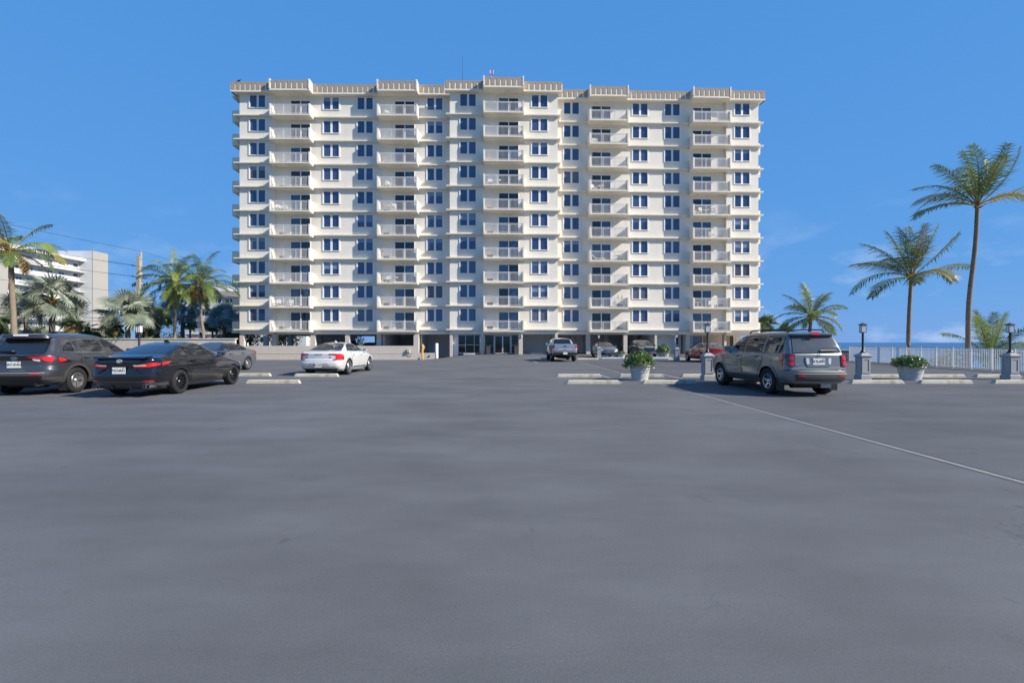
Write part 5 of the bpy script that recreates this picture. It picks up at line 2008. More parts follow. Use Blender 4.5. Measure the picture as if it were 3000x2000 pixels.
# ------------------------------------------------------------------ lamp pedestals
mb = MB()
w = 0.235
mb.frustum(0, 0, 0, 0.17, 0.285, 0.285)
mb.frustum(0, 0, 0.1701, 0.20, 0.285, w)
mb.box(-w, w, -w, w, 0.2001, 0.86)
for sx, sy in ((0, -1), (-1, 0), (1, 0), (0, 1)):       # raised rims of the recessed side panels
    for (a, c, p, q) in ((-w + .01, -w + .09, .26, .84), (w - .09, w - .01, .26, .84), (-w + .09, w - .09, .26, .33), (-w + .09, w - .09, .77, .84)):
        if sy:
            y0, y1 = sorted((sy * w, sy * (w + .022)))
            mb.box(a, c, y0, y1, p, q)
        else:
            x0, x1 = sorted((sx * w, sx * (w + .022)))
            mb.box(x0, x1, a, c, p, q)
ped_me = mb.mesh("pedestal", M['pier'])
mb = MB()
mb.frustum(0, 0, 0.8601, 0.90, 0.255, 0.30)
mb.frustum(0, 0, 0.9001, 0.945, 0.30, 0.30)
mb.frustum(0, 0, 0.9451, 1.035, 0.30, 0.11)
cap_me = mb.mesh("pedestal_cap", M['pier'])
mb = MB()
mb.lathe([(0.0, 1.03), (0.135, 1.03), (0.135, 1.06), (0.085, 1.10), (0.062, 1.18), (0.056, 1.19), (0.052, 1.80), (0.07, 1.82), (0.0, 1.82)], 16)
post_me = mb.mesh("lamp_post", M['black_metal'], smooth=40)
mb = MB()
mb.box(-.115, .115, -.115, .115, 1.80, 1.825)
for sx in (-1, 1):
    for sy in (-1, 1):
        mb.box(sx * .108 - .007, sx * .108 + .007, sy * .108 - .007, sy * .108 + .007, 1.8251, 2.10)
mb.frustum(0, 0, 2.10, 2.125, .15, .15)
mb.frustum(0, 0, 2.1251, 2.165, .14, .05)
for s_ in (-1, 1):
    mb.box(-.006, .006, s_ * .1075 - .0065, s_ * .1075 + .0065, 1.8251, 2.10)
    mb.box(s_ * .1075 - .0065, s_ * .1075 + .0065, -.006, .006, 1.8251, 2.10)
mb.box(-.02, .02, -.02, .02, 2.1651, 2.19)
head_me = mb.mesh("lantern_frame", M['bronze'])
mb = MB()
mb.box(-.1, .1, -.1, .1, 1.83, 2.098)
glass_me = mb.mesh("lantern_glass", M['lamp_glass'])
for me_ in (ped_me, cap_me, post_me, head_me, glass_me):   # slim proportions
    for v_ in me_.vertices:
        v_.co.x *= 0.69
        v_.co.y *= 0.69
LAMPS = [(7.45, 17.35, "grey lamp pedestal with black lantern at the grey-green SUV's front wheel"),
         (13.45, 17.45, "grey lamp pedestal standing right of the grey-green SUV's tail"),
         (19.10, 17.45, "rightmost lamp pedestal, by the white fence and the low bushy palm"),
         (7.82, 41.0, "far lamp pedestal in front of the mesh-grille sedan"),
         (13.05, 36.1, "far lamp pedestal left of the red sedan"),
         (-14.5, 17.7, "lantern on a black post rising behind the dark grey SUV and the black sedan")]
for x, y, lab in LAMPS:
    t = tag(link("lamp_pedestal", None, T(x, y)), lab, "lamp post", "lantern pedestals across the parking lot")
    link("pedestal", ped_me, T(x, y), t)
    link("pedestal_cap", cap_me, T(x, y), t)
    p = link("lamp_post", post_me, T(x, y), t)
    link("lantern_frame", head_me, T(x, y), t)
    link("lantern_glass", glass_me, T(x, y), t)

# ------------------------------------------------------------------ potted shrubs


def leaf_blob(mb, cx, cy, cz, rx, ry, rz, n, size, r, lower=-0.25, shell=0.75, m=0):
    for _ in range(n):
        while True:
            d = Vector((r.uniform(-1, 1), r.uniform(-1, 1), r.uniform(lower, 1)))
            if 0.05 < d.length <= 1:
                break
        d = d.normalized() * (shell + (1.06 - shell) * r.random() ** 0.6)
        bump = 1 + 0.12 * math.sin(5 * d.x + 3 * cx) * math.cos(4 * d.y + cy) + 0.08 * math.sin(9 * d.z + 7 * d.x)
        p = Vector((cx + d.x * rx * bump, cy + d.y * ry * bump, cz + d.z * rz * bump))
        nrm = (d + Vector((r.uniform(-.8, .8), r.uniform(-.8, .8), r.uniform(-.4, .9)))).normalized()
        t = nrm.cross(Vector((r.uniform(-1, 1), r.uniform(-1, 1), r.uniform(-1, 1)))).normalized()
        b = nrm.cross(t)
        s = size * r.uniform(0.7, 1.3)
        mb.face([p - t * s, p + b * s * 0.42 + nrm * s * .12, p + t * s, p - b * s * 0.42 + nrm * s * .12], m)


def pot_mesh(rt, rb, h):
    mb = MB()
    prof = [(rb * 1.02, 0.0), (rb * 1.02, 0.045), (rb, 0.05), (rb + (rt - rb) * .42, h * .5), (rb + (rt - rb) * .42 + .014, h * .51), (rb + (rt - rb) * .46 + .014, h * .54), (rb + (rt - rb) * .46, h * .55),
            (rt - .02, h * .86), (rt + .03, h * .87), (rt + .04, h * .98), (rt + .025, h), (rt - .03, h), (rt - .05, h * .88), (rt * 0.5, h * .87), (0.0, h * .87)]
    mb.lathe(prof, 36)
    return mb.mesh("pot", M['pot'], smooth=35)


POTS = [(4.86, 17.3, .40, .30, .62, .53, .44, 1500, .055, "large grey planter pot with a banded rim near the joint line", "dense light-dotted green shrub spilling over the large planter by the joint line", 1),
        (15.15, 17.3, .43, .32, .56, .54, .32, 1300, .055, "large grey planter pot in front of the white fence", "wide low green shrub in the planter before the white fence", 2),
        (9.85, 40.9, .33, .24, .42, .40, .20, 420, .06, "small grey planter pot below the mesh-grille sedan's headlight", "thin yellowish shrub in the small far planter", 3),
        (13.8, 41.4, .52, .38, .56, .62, .66, 900, .075, "grey planter pot standing in front of the gunmetal crossover", "tall rounded shrub in the planter before the gunmetal crossover", 4)]
for (x, y, rt, rb, h, rx, rz, n, ls, l1, l2, sd) in POTS:
    r = random.Random(sd)
    t = tag(link("planter_pot", pot_mesh(rt, rb, h), T(x, y, 0, sd * 40)), l1, "planter", "round planter pots")
    mb = MB()
    mb.lathe([(rt - .05, h * .90), (0, h * .905)], 24)
    link("soil", mb.mesh("soil", M['soil']), T(x, y), t)
    sh = tag(link("shrub", None, T(x, y, h * .9)), l2, "shrub", "shrubs in the planter pots")
    mb = MB()
    for i in range(7):
        a = i * 0.9
        mb.tube([(0, 0, h * .88), (math.cos(a) * rx * .35, math.sin(a) * rx * .35, h + rz * .3), (math.cos(a) * rx * .7, math.sin(a) * rx * .7, h + rz * .55)], [.014, .01, .004], 5)
    link("stem", mb.mesh("stem", M['trunk_dark']), T(x, y), sh)
    mb = MB()
    leaf_blob(mb, 0, 0, h + .04, rx, rx, rz, n, ls, r, lower=-.18, shell=.55)
    leaf_blob(mb, 0, 0, h + .02, rx * .8, rx * .8, rz * .8, n // 3, ls, r, lower=0, shell=.2)
    if sd == 1:
        leaf_blob(mb, -.55, -.05, h - .06, .16, .12, .10, 60, .045, r, lower=-1, shell=.1)
    fo = link("foliage", mb.mesh("foliage", M['leaf'], fix=False), T(x, y), sh)
    fo["kind"] = "stuff"

# ------------------------------------------------------------------ white fence along the sea side
FP = [(25.95, 35.0), (25.62, 33.1), (25.45, 31.6), (25.30, 30.3), (25.16, 29.05), (25.02, 27.85), (24.88, 26.7), (24.74, 25.55), (24.60, 24.4), (24.45, 23.2), (24.30, 22.0), (24.15, 20.8), (24.0, 19.6), (23.85, 18.4), (23.7, 17.2), (23.55, 16.0)]
fe = tag(link("white_fence", None, T(24.8, 26)), "white metal picket fence along the seaward edge of the parking deck", "fence")
mb = MB()
mb.box(-.035, .035, -.035, .035, 0, 1.13)
mb.box(-.042, .042, -.042, .042, 1.1301, 1.15)
fpost = mb.mesh("post", M['white_metal'])
mb = MB()
mb.box(-.0125, .0125, -.012, .012, .0855, 1.0895)
fbal = mb.mesh("baluster", M['white_metal'])
for i, (p, q) in enumerate(zip(FP[:-1], FP[1:])):
    dx, dy = q[0] - p[0], q[1] - p[1]
    Ln = math.hypot(dx, dy)
    ang = math.degrees(math.atan2(dy, dx))
    link("post", fpost, T(p[0], p[1], 0, ang), fe)
    for z0, z1, hw in ((1.09, 1.125, .02), (.975, 1.0, .014), (.055, .085, .014)):
        mb = MB()
        mb.box(.036, Ln - .036, -hw, hw, z0, z1)
        link("rail", mb.mesh("rail", M['white_metal']), T(p[0], p[1], 0, ang), fe)
    n = max(6, round(Ln / .098))
    for k in range(1, n):
        t = k / n
        link("baluster", fbal, T(p[0] + dx * t, p[1] + dy * t, 0, ang), fe)
link("post", fpost, T(FP[-1][0], FP[-1][1], 0, 97), fe)

# grey counter at the far end of the fence
t = tag(link("utility_counter", None, T(25.6, 36.2)), "dark grey utility counter at the far end of the white fence", "counter")
mb = MB()
mb.box(25.05, 26.15, 35.3, 37.0, 0, .80, 0)
for i in range(6):
    mb.box(25.10 + i * .17, 25.24 + i * .17, 35.27, 35.2999, .06, .76, 0)
o = link("cabinet", mb.mesh("cabinet", M['pot_dark']), T(0, 0), t)
mb = MB()
mb.box(24.95, 26.25, 35.2, 37.1, .8001, .86, 0)
link("worktop", mb.mesh("worktop", M['pier']), T(0, 0), t)
mb = MB()
mb.box(25.0, 25.85, 36.0, 36.9, .8601, 1.14, 0)
mb.box(24.92, 25.95, 35.9, 37.0, 1.1401, 1.19, 0)
link("hood", mb.mesh("hood", M['pier']), T(0, 0), t)

# ------------------------------------------------------------------ bollards and ramp wall
gz = ground_z(-9.75, 49.6)
t = tag(link("yellow_post", None, T(-9.75, 49.6, gz)), "thin orange-yellow post with a round white mirror behind it at the garage wall's end", "bollard")
mb = MB()
mb.lathe([(.0, 0), (.095, 0), (.095, 1.72), (.06, 1.78), (0, 1.79)], 14)
link("post", mb.mesh("post", M['yellow'], smooth=40), WM[t], t)
mb = MB()
n = 24
mb.v += [(.23 * math.cos(2 * math.pi * i / n) - .03, .12, 1.42 + .23 * math.sin(2 * math.pi * i / n)) for i in range(n)] + [(.23 * math.cos(2 * math.pi * i / n) - .03, .16, 1.42 + .23 * math.sin(2 * math.pi * i / n)) for i in range(n)]
mb.f += [tuple(range(n)), tuple(range(2 * n - 1, n - 1, -1))] + [(i, n + i, n + (i + 1) % n, (i + 1) % n) for i in range(n)]
mb.m += [0] * (n + 2)
link("mirror_disc", mb.mesh("mirror_disc", M['pier']), WM[t], t)
mb = MB()
mb.tube([(.24 * math.cos(2 * math.pi * i / n) - .03, .115, 1.42 + .24 * math.sin(2 * math.pi * i / n)) for i in range(n + 1)], .022, 6)
link("mirror_rim", mb.mesh("mirror_rim", M['white']), WM[t], t)

gz = ground_z(-8.45, 51.0)
mb = MB()
mb.lathe([(0, 0), (.185, 0), (.185, 1.72), (.17, 1.75), (0, 1.755)], 20, 0, 0, 0)
mb.lathe([(.187, 0.0), (.187, .10)], 20, 0, 0, 1)
tag(link("white_bollard", mb.mesh("white_bollard", [M['white'], M['yellow']], smooth=40), T(-8.45, 51.0, gz)), "thick white cylindrical bollard in front of the garage opening", "bollard")

mb = MB()
mb.box(-10.75, -8.65, 52.0, 52.25, -0.9, .24, 0)
t = tag(link("ramp_wall", mb.mesh("ramp_wall", M['column']), T(0, 0)), "short low stucco wall between the yellow post and the white bollard", "wall")
mb = MB()
mb.lathe([(.0, 0), (.13, 0), (.13, .05), (.09, .09), (0, .10)], 16)
mb.v = [(-9.45 + p[0], 51.998 - p[2], -.12 + p[1] * .6) for p in mb.v]
link("wall_light", mb.mesh("wall_light", M['bronze'], smooth=40), T(0, 0), t)

# boundary wall at the left behind the parked cars
mb = MB()
mb.box(-70, -27.4, 45.0, 45.25, -1.0, 1.76)
t = tag(link("boundary_wall", mb.mesh("boundary_wall", M['column']), T(0, 0)), "long cream boundary wall behind the parked cars on the left, below the palms", "wall")
mb = MB()
mb.box(-70, -27.3, 44.93, 45.32, 1.7601, 1.84)
link("coping", mb.mesh("coping", M['stucco_trim']), T(0, 0), t)

# entrance planters with agave
for x, w_, h, sd, l1, l2 in [(4.62, .25, 1.02, 1, "tall square charcoal planter left of the glass lobby doors", "blue-green agave in the planter left of the lobby doors"),
                             (7.98, .27, 1.0, 2, "tall square charcoal planter right of the glass lobby doors", "green agave in the planter right of the lobby doors")]:
    Mp = MC @ Matrix.Translation((x, -0.22, 0))
    mb = MB()
    mb.frustum(0, 0, 0, h, w_ * .92, w_)
    tp = tag(link("square_planter", mb.mesh("square_planter", M['pot_dark']), Mp), l1, "planter", "charcoal planters beside the lobby doors")
    mb = MB()
    mb.box(-w_ + .03, w_ - .03, -w_ + .03, w_ - .03, h + .0005, h + .02)
    link("soil", mb.mesh("soil", M['soil']), Mp, tp)
    ag = tag(link("agave", None, Mp @ Matrix.Translation((0, 0, h))), l2, "agave", "agaves beside the lobby doors")
    r = random.Random(sd)
    for i in range(13):
        a = i * 2.4
        el = R(r.uniform(25, 75))
        Ln = r.uniform(.35, .62)
        mb = MB()
        pts = []
        for k in range(6):
            t_ = k / 5
            e2 = el - t_ * t_ * .5
            pts.append((Ln * t_ * math.cos(e2), .065 * (1 - t_) ** .6 * (1 if k else .7), Ln * t_ * math.sin(e2)))
        for k in range(5):
            p, q = pts[k], pts[k + 1]
            mb.face([(p[0], 0, p[2] - .015), (q[0], 0, q[2] - .015), (q[0], q[1], q[2]), (p[0], p[1], p[2])])
            mb.face([(p[0], -p[1], p[2]), (q[0], -q[1], q[2]), (q[0], 0, q[2] - .015), (p[0], 0, p[2] - .015)])
        link("leaf", mb.mesh("leaf", M['agave'], fix=False), Mp @ Matrix.Translation((0, 0, h)) @ Matrix.Rotation(a, 4, 'Z'), ag)

mb = MB()
mb.box(-.5, .5, -.06, .06, 0.0, .16)
t = tag(link("sign_stop", mb.mesh("sign_stop", M['white']), MC @ Matrix.Translation((2.35, -0.15, 0)) @ Matrix.Scale(1.35, 4, (1, 0, 0))), "low white lettered wheel stop below the lobby window", "wheel stop")
link("stop_lettering", text_mesh("RESIDENT ONLY 301", .13, M['black_metal'], .001, True), WM[t] @ Matrix.Translation((0, -.062, .08)) @ Matrix.Rotation(R(90), 4, 'X') @ Matrix.Scale(.72, 4, (1, 0, 0)), t)
mb = MB()
mb.box(-.75, .75, -.08, .08, 0.0, .13)
t = tag(link("sign_stop", mb.mesh("sign_stop", M['white']), MC @ Matrix.Translation((10.6, 1.6, 0))), "low white wheel stop inside the garage bay left of the pickup truck", "wheel stop")

# gull on the parapet
def bird(Mb, lab):
    mb = MB()
    mb.tube([(-.22, 0, .10), (-.10, 0, .12), (.05, 0, .16), (.15, 0, .22), (.20, 0, .30), (.25, 0, .32)], [.02, .07, .09, .06, .045, .02], 8)
    mb.tube([(.25, 0, .32), (.32, 0, .30)], [.015, .004], 5, 1)
    mb.tube([(-.20, 0, .11), (-.36, 0, .07)], [.035, .012], 6)
    mb.tube([(0, .03, .1), (0, .03, 0)], .008, 4, 1)
    mb.tube([(0, -.03, .1), (0, -.03, 0)], .008, 4, 1)
    tag(link("bird", mb.mesh("bird", [M['black_plastic'], M['bronze']], smooth=60), Mb), lab, "bird", "birds on the roof parapet")


bird(ML @ Matrix.Translation((0.15, -.45, 32.42)) @ Matrix.Scale(1.0, 4), "dark bird perched on the left corner of the roof parapet")

# ------------------------------------------------------------------ balcony furniture
mb = MB()
mb.box(-.26, .26, -.26, .24, .40, .43)
for i in range(6):
    mb.box(-.25 + i * .09, -.20 + i * .09, .24, .27, .431, .86)
mb.box(-.26, .28, .235, .275, .8601, .90)
for sx in (-.25, .25):
    mb.box(sx - .02, sx + .02, -.25, -.21, 0, .62)
    mb.box(sx - .02, sx + .02, .21, .25, 0, .4)
    mb.box(sx - .03, sx + .03, -.26, .24, .6201, .65)
chair_m = mb.mesh("patio_chair", M['white'])
mb = MB()
mb.lathe([(0, .68), (.38, .68), (.38, .71), (0, .71)], 20)
mb.tube([(0, 0, .68), (0, 0, .05)], .03, 6)
for a in (0.3, 1.87, 3.44, 5.0):
    mb.tube([(0, 0, .08), (.28 * math.cos(a), .28 * math.sin(a), 0)], .02, 5)
table_m = mb.mesh("patio_table", M['white'])
mb = MB()
mb.prism([(-.75, .30), (.35, .30), (.85, .72), (.85, .76), (.34, .34), (-.75, .34)], -.28, .28, axes='xz')
for sx in (-.65, .3):
    for sy in (-.26, .22):
        mb.box(sx, sx + .04, sy, sy + .04, 0, .30)
lounge_m = mb.mesh("patio_lounger", M['white'])
FLOORS = ["lowest", "second-lowest", "third", "fourth", "fifth", "sixth", "seventh", "eighth", "ninth", "topmost"]
COLS = [('L', 0, "far-left"), ('L', 1, "second"), ('C', 0, "middle"), ('R', 0, "fourth"), ('R', 1, "far-right")]
FURN = [(0, 5, 'c', .7, 20, "white patio chair with slatted back"), (0, 5, 'c', 1.5, -30, "second white patio chair, turned towards the door,"), (0, 1, 'c', .75, 10, "white patio chair near the side wall"), (0, 1, 'c', 2.2, 0, "white patio chair in the middle"),
        (1, 9, 'c', 1.0, 15, "white patio chair"), (1, 5, 't', 1.0, 0, "round white patio table"), (1, 5, 'c', 1.9, 200, "white patio chair"), (1, 6, 'c', 1.2, 30, "white patio chair"), (1, 2, 't', 2.0, 0, "small round white table"), (1, 2, 'c', 1.2, 0, "white patio chair"),
        (2, 9, 'c', 4.1, -20, "white patio chair against the side wall"), (2, 6, 'c', .8, 10, "white patio chair"), (2, 6, 't', 1.7, 0, "round white patio table"),
        (3, 8, 'l', 3.4, 0, "white reclining lounger"), (3, 8, 'c', .8, 10, "white patio chair"), (3, 6, 'c', .7, 40, "white patio chair"), (3, 6, 't', 1.5, 0, "round white patio table"), (3, 6, 'l', 3.5, 0, "white reclining lounger"),
        (3, 3, 'l', 1.3, 180, "white reclining lounger"), (3, 3, 't', 3.6, 0, "round white patio table"), (3, 3, 'c', 4.1, -30, "white patio chair"), (3, 1, 'c', 3.2, 180, "white patio chair"),
        (4, 5, 'c', 1.0, 200, "white patio chair by the rail"), (4, 5, 't', 1.9, 0, "round white patio table"), (4, 5, 'c', 2.8, 160, "white patio chair right of the table"), (4, 4, 'c', 2.6, 0, "white patio chair"), (4, 1, 'c', 2.6, 10, "white patio chair"), (4, 1, 't', .9, 0, "round white patio table"),
        (4, 0, 'c', 2.5, 10, "white patio chair"), (4, 2, 'c', 3.3, -20, "white patio chair")]
for (ci, k, kind, u, rz, what) in FURN:
    s, bi, cn = COLS[ci]
    a, cc, v, d, sg = SECT[s]['bal'][bi]
    me, nm, cat = {'c': (chair_m, "patio_chair", "chair"), 't': (table_m, "patio_table", "table"), 'l': (lounge_m, "patio_lounger", "lounger")}[kind]
    o = link(nm, me, SECT[s]['M'] @ Matrix.Translation((a + u, v - .62, ZK[k] - .2)) @ Matrix.Rotation(R(rz), 4, 'Z'))
    tag(o, "%s on the %s balcony of the %s column" % (what, FLOORS[k], cn), cat, "furniture on the balconies")
s, bi, cn = COLS[3]
a, cc, v, d, sg = SECT[s]['bal'][bi]
for u, w_ in ((3.5, "left"), (3.95, "right")):
    mb = MB()
    mb.box(-.06, .06, -.06, .06, 0, .02)
    mb.box(-.05, .05, -.05, .05, .02, .17, 1)
    mb.frustum(0, 0, .17, .24, .08, .02)
    mb.tube([(-.05, 0, .24), (-.04, 0, .30), (0, 0, .33), (.04, 0, .30), (.05, 0, .24)], .008, 4)
    tag(link("lantern", mb.mesh("lantern", [M['bronze'], M['lamp_glass']]), SECT[s]['M'] @ Matrix.Translation((a + u, v - 1.24, ZK[1] + .95))), "small dark lantern standing on the rail, %s of two on the second-lowest balcony" % w_, "lantern", "lanterns on a balcony rail")

# ------------------------------------------------------------------ utility pole, wires
px, py = -42.6, 52.0
t = tag(link("utility_pole", None, T(px, py, -.78)), "tall square concrete utility pole carrying wires among the palms", "utility pole")
mb = MB()
mb.frustum(0, 0, 0, 12.0, .27, .19)
link("pole", mb.mesh("pole", M['pole']), T(px, py, -.78), t)
mb = MB()
mb.box(.10, .26, -.10, .10, 11.7, 12.4)
mb.box(.12, .24, -.08, .08, 12.4001, 12.6)
link("pole_top", mb.mesh("pole_top", M['pole']), T(px, py, -.78), t)
for z, sx in ((10.95, -1), (10.7, 1), (9.7, -1), (9.5, 1)):
    mb = MB()
    mb.tube([(sx * .2, 0, z), (sx * .75, 0, z + .03)], [.05, .035], 6)
    mb.lathe([(0, z), (.09, z), (.09, z + .05), (.05, z + .06), (.09, z + .10), (.05, z + .15), (0, z + .16)], 10, sx * .75, 0)
    link("insulator", mb.mesh("insulator", M['bronze']), T(px, py, -.78), t)
mb = MB()
for sx, dz in ((-.75, 0), (-.5, .1), (.55, 0), (.85, .12), (1.25, .05)):
    mb.tube([(sx, 0, 8.5 + dz), (sx, 0, 8.75 + dz), (sx + .06, 0, 9.0 + dz)], [.05, .09, .04], 6)
mb.tube([(-.85, 0, 8.7), (1.3, 0, 8.85)], .04, 5)
mb.tube([(-.75, 0, 8.3), (-.2, 0, 7.6)], .03, 5)
mb.tube([(.2, 0, 7.4), (.95, 0, 8.6)], .02, 5)
link("switchgear", mb.mesh("switchgear", M['bronze']), T(px, py, -.78), t)
WIRES = [(.18, 11.85, "topmost overhead wire at the utility pole"), (-.75, 10.25, "upper overhead wire on the pole's left insulator"), (.75, 10.0, "upper overhead wire on the pole's right insulator"), (-.75, 9.0, "overhead wire on the pole's lower left insulator"), (.75, 8.8, "overhead wire on the pole's lower right insulator"),
         (-.1, 7.15, "single overhead wire below the pole's switchgear"), (-.2, 4.55, "highest of the low cables behind the fan palm trunks"), (-.2, 4.05, "middle one of the low cables behind the fan palm trunks"), (-.2, 3.35, "lowest cable behind the fan palm trunks"), (.25, 3.75, "low cable passing right of the pole")]
for dx, z, lab in WIRES:
    mb = MB()
    pts = []
    for (ya, yb) in ((8, 52), (52, 96)):
        for i in range(11):
            tt = i / 10
            sag = (0.55 if z > 5 else 0.25) * 4 * tt * (1 - tt)
            pts.append((px + dx, ya + (yb - ya) * tt, z - sag))
    mb.tube(pts, .014 if z > 5 else .022, 4)
    tag(link("overhead_wire", mb.mesh("overhead_wire", M['wire']), T(0, 0)), lab, "wire", "overhead wires along the street")

# ------------------------------------------------------------------ palms


def frond_mesh(d0, Ln, droop, wind, material, r, leaf=0.62, twist=0.0, pairs=34, hang=0.55, lw=0.5):
    """feather frond: d0 start direction, droop pulls down along the length, wind is a vector"""
    N = 16
    p = Vector((0, 0, 0))
    d = Vector(d0).normalized()
    pts, dirs = [p.copy()], [d.copy()]
    for i in range(N):
        t = (i + 1) / N
        d = (d + Vector((0, 0, -1)) * droop * 0.20 * t ** 0.8 + Vector(wind) * 0.16 * t).normalized()
        p = p + d * (Ln / N)
        pts.append(p.copy())
        dirs.append(d.copy())
    mb = MB()
    mb.tube(pts, [0.035 * (1 - 0.85 * i / N) + 0.004 for i in range(N + 1)], 5, 1, cap=False)
    for side in (-1, 1):
        for k in range(pairs):
            t = 0.16 + 0.84 * (k + 0.5 + r.uniform(-.3, .3)) / pairs
            fi = min(N - 1e-3, t * N)
            i = int(fi)
            q = pts[i].lerp(pts[i + 1], fi - i)
            dd = dirs[i].lerp(dirs[i + 1], fi - i).normalized()
            sv = dd.cross(Vector((0, 0, 1)))
            if sv.length < 0.05:
                sv = dd.cross(Vector((0.3, 1, 0)))
            sv.normalize()
            up = sv.cross(dd)
            if twist:
                rot = Matrix.Rotation(twist * (0.3 + t), 3, dd)
                sv, up = rot @ sv, rot @ up
            l = leaf * (0.35 + 1.0 * min(1, (t - 0.12) / 0.25)) * (1 - 0.72 * max(0, (t - 0.55) / 0.45) ** 1.4) * r.uniform(.82, 1.12)
            fw = 0.45 + 0.75 * t
            ld = (sv * side + dd * fw + up * 0.12).normalized()
            h = hang * r.uniform(.6, 1.3)
            a = q + ld * l * 0.45 + Vector((0, 0, -1)) * l * 0.10 * h
            ld2 = (ld + Vector((0, 0, -1)) * h + Vector(wind) * lw + Vector((r.uniform(-.2, .2), r.uniform(-.2, .2), r.uniform(-.15, .15)))).normalized()
            b = a + ld2 * l * 0.58
            wv = dd.cross(ld).cross(ld).normalized() * 0.031
            mb.face([q - wv * .6, q + wv * .6, a + wv, a - wv], 0)
            mb.face([a - wv, a + wv, b], 0)
    return mb.mesh("frond", [material, M['boot'] if material is M['frond_yellow'] else M['frond_yellow']], fix=False)


def trunk_part(parent, pts, r0, r1, m, name="trunk", rings=True):
    """tapered trunk with ring scars"""
    P = [Vector(p) for p in pts]
    n = 26
    fine, rad = [], []
    for i in range(n + 1):
        t = i / n * (len(P) - 1)
        k = min(int(t), len(P) - 2)
        f = t - k
        p0, p1, p2, p3 = P[max(k - 1, 0)], P[k], P[k + 1], P[min(k + 2, len(P) - 1)]
        q = 0.5 * ((2 * p1) + (p2 - p0) * f + (2 * p0 - 5 * p1 + 4 * p2 - p3) * f * f + (3 * p1 - p0 - 3 * p2 + p3) * f ** 3)
        fine.append(q)
        s = i / n
        rad.append((r0 + (r1 - r0) * s + 0.10 * r0 * max(0, 1 - s * 9)) * (1 + (0.045 if i % 2 else -0.02)))
    mb = MB()
    mb.tube(fine, rad, 12, 0)
    return link(name, mb.mesh(name, m, smooth=50), WM[parent].to_3x3().to_4x4() @ Matrix.Identity(4) if False else Matrix.Identity(4), parent)


def crown_boots(parent, c, rad, seed, m):
    r = random.Random(seed)
    mb = MB()
    for i in range(14):
        a = i * 2.4
        z = c[2] - .05 + r.uniform(-.18, .18)
        d = Vector((math.cos(a), math.sin(a), r.uniform(.3, 1.0))).normalized()
        p = Vector((c[0], c[1], z))
        mb.tube([p, p + d * rad * 1.6, p + d * rad * 2.5], [rad * .55, rad * .42, rad * .12], 5)
    link("leaf_base", mb.mesh("leaf_base", m, smooth=50), Matrix.Identity(4), parent)


def coconut(label, trunk, fronds, r0, r1, seed, wind=(0, 0, 0), leaf=0.62, group="coconut palms", boots=True, hang=0.55, lw=0.5, dead=3):
    base = trunk[0]
    t = tag(link("coconut_palm", None, T(*base)), label, "palm tree", group)
    trunk_part(t, trunk, r0, r1, M['trunk'])
    c = trunk[-1]
    if boots:
        crown_boots(t, c, r1 * 1.1, seed, M['boot'])
    r = random.Random(seed)
    if dead:
        fronds = fronds + [(vec(r.uniform(-40, 220), r.uniform(-60, 20)), 1.9 * r.uniform(.8, 1.2), 2.6, 'fan_dead') for _ in range(dead)]
    for (d0, Ln, droop, mt) in fronds:
        tw = r.uniform(-.5, .5)
        me = frond_mesh(d0, Ln, droop, wind, M[mt], r, leaf, tw, hang=hang, lw=lw)
        link("frond", me, Matrix.Translation(Vector(c) + Vector(d0).normalized() * r1 * .5), t)
    return t


def vec(th, ph):
    """th: angle from the +X side upward; ph: towards (-) or away (+) from the lot's south"""
    return (math.cos(R(th)) * math.cos(R(ph)), math.sin(R(ph)), math.sin(R(th)) * math.cos(R(ph)))


W_ = (-0.30, 0.05, 0)
coconut("tallest coconut palm, leaning slightly right, windswept crown at the photo's right edge", [(28.45, 28.5, -1.9), (28.55, 28.5, 1.2), (28.62, 28.5, 4.0), (29.0, 28.5, 7.4), (29.15, 28.5, 10.0)],
        [(vec(172, -10), 4.8, .55, 'frond'), (vec(168, 10), 3.6, .5, 'frond'), (vec(157, -8), 4.7, .8, 'frond'), (vec(135, 8), 3.9, .6, 'frond'), (vec(122, -20), 3.6, .55, 'frond'), (vec(107, 15), 3.6, .25, 'frond'), (vec(97, -12), 3.7, .25, 'frond'),
         (vec(84, 10), 3.8, .15, 'frond'), (vec(72, -14), 3.6, .3, 'frond'), (vec(60, 10), 3.5, .1, 'frond'), (vec(42, -8), 4.2, -.35, 'frond'), (vec(16, 5), 4.0, -.05, 'frond'), (vec(40, -50), 2.6, .9, 'frond_yellow'), (vec(128, 30), 3.4, .8, 'frond'), (vec(64, 32), 3.4, .5, 'frond'),
         (vec(90, -30), 3.2, .5, 'frond')],
        .145, .105, 11, W_, leaf=.84, hang=.7, lw=1.0, dead=0)
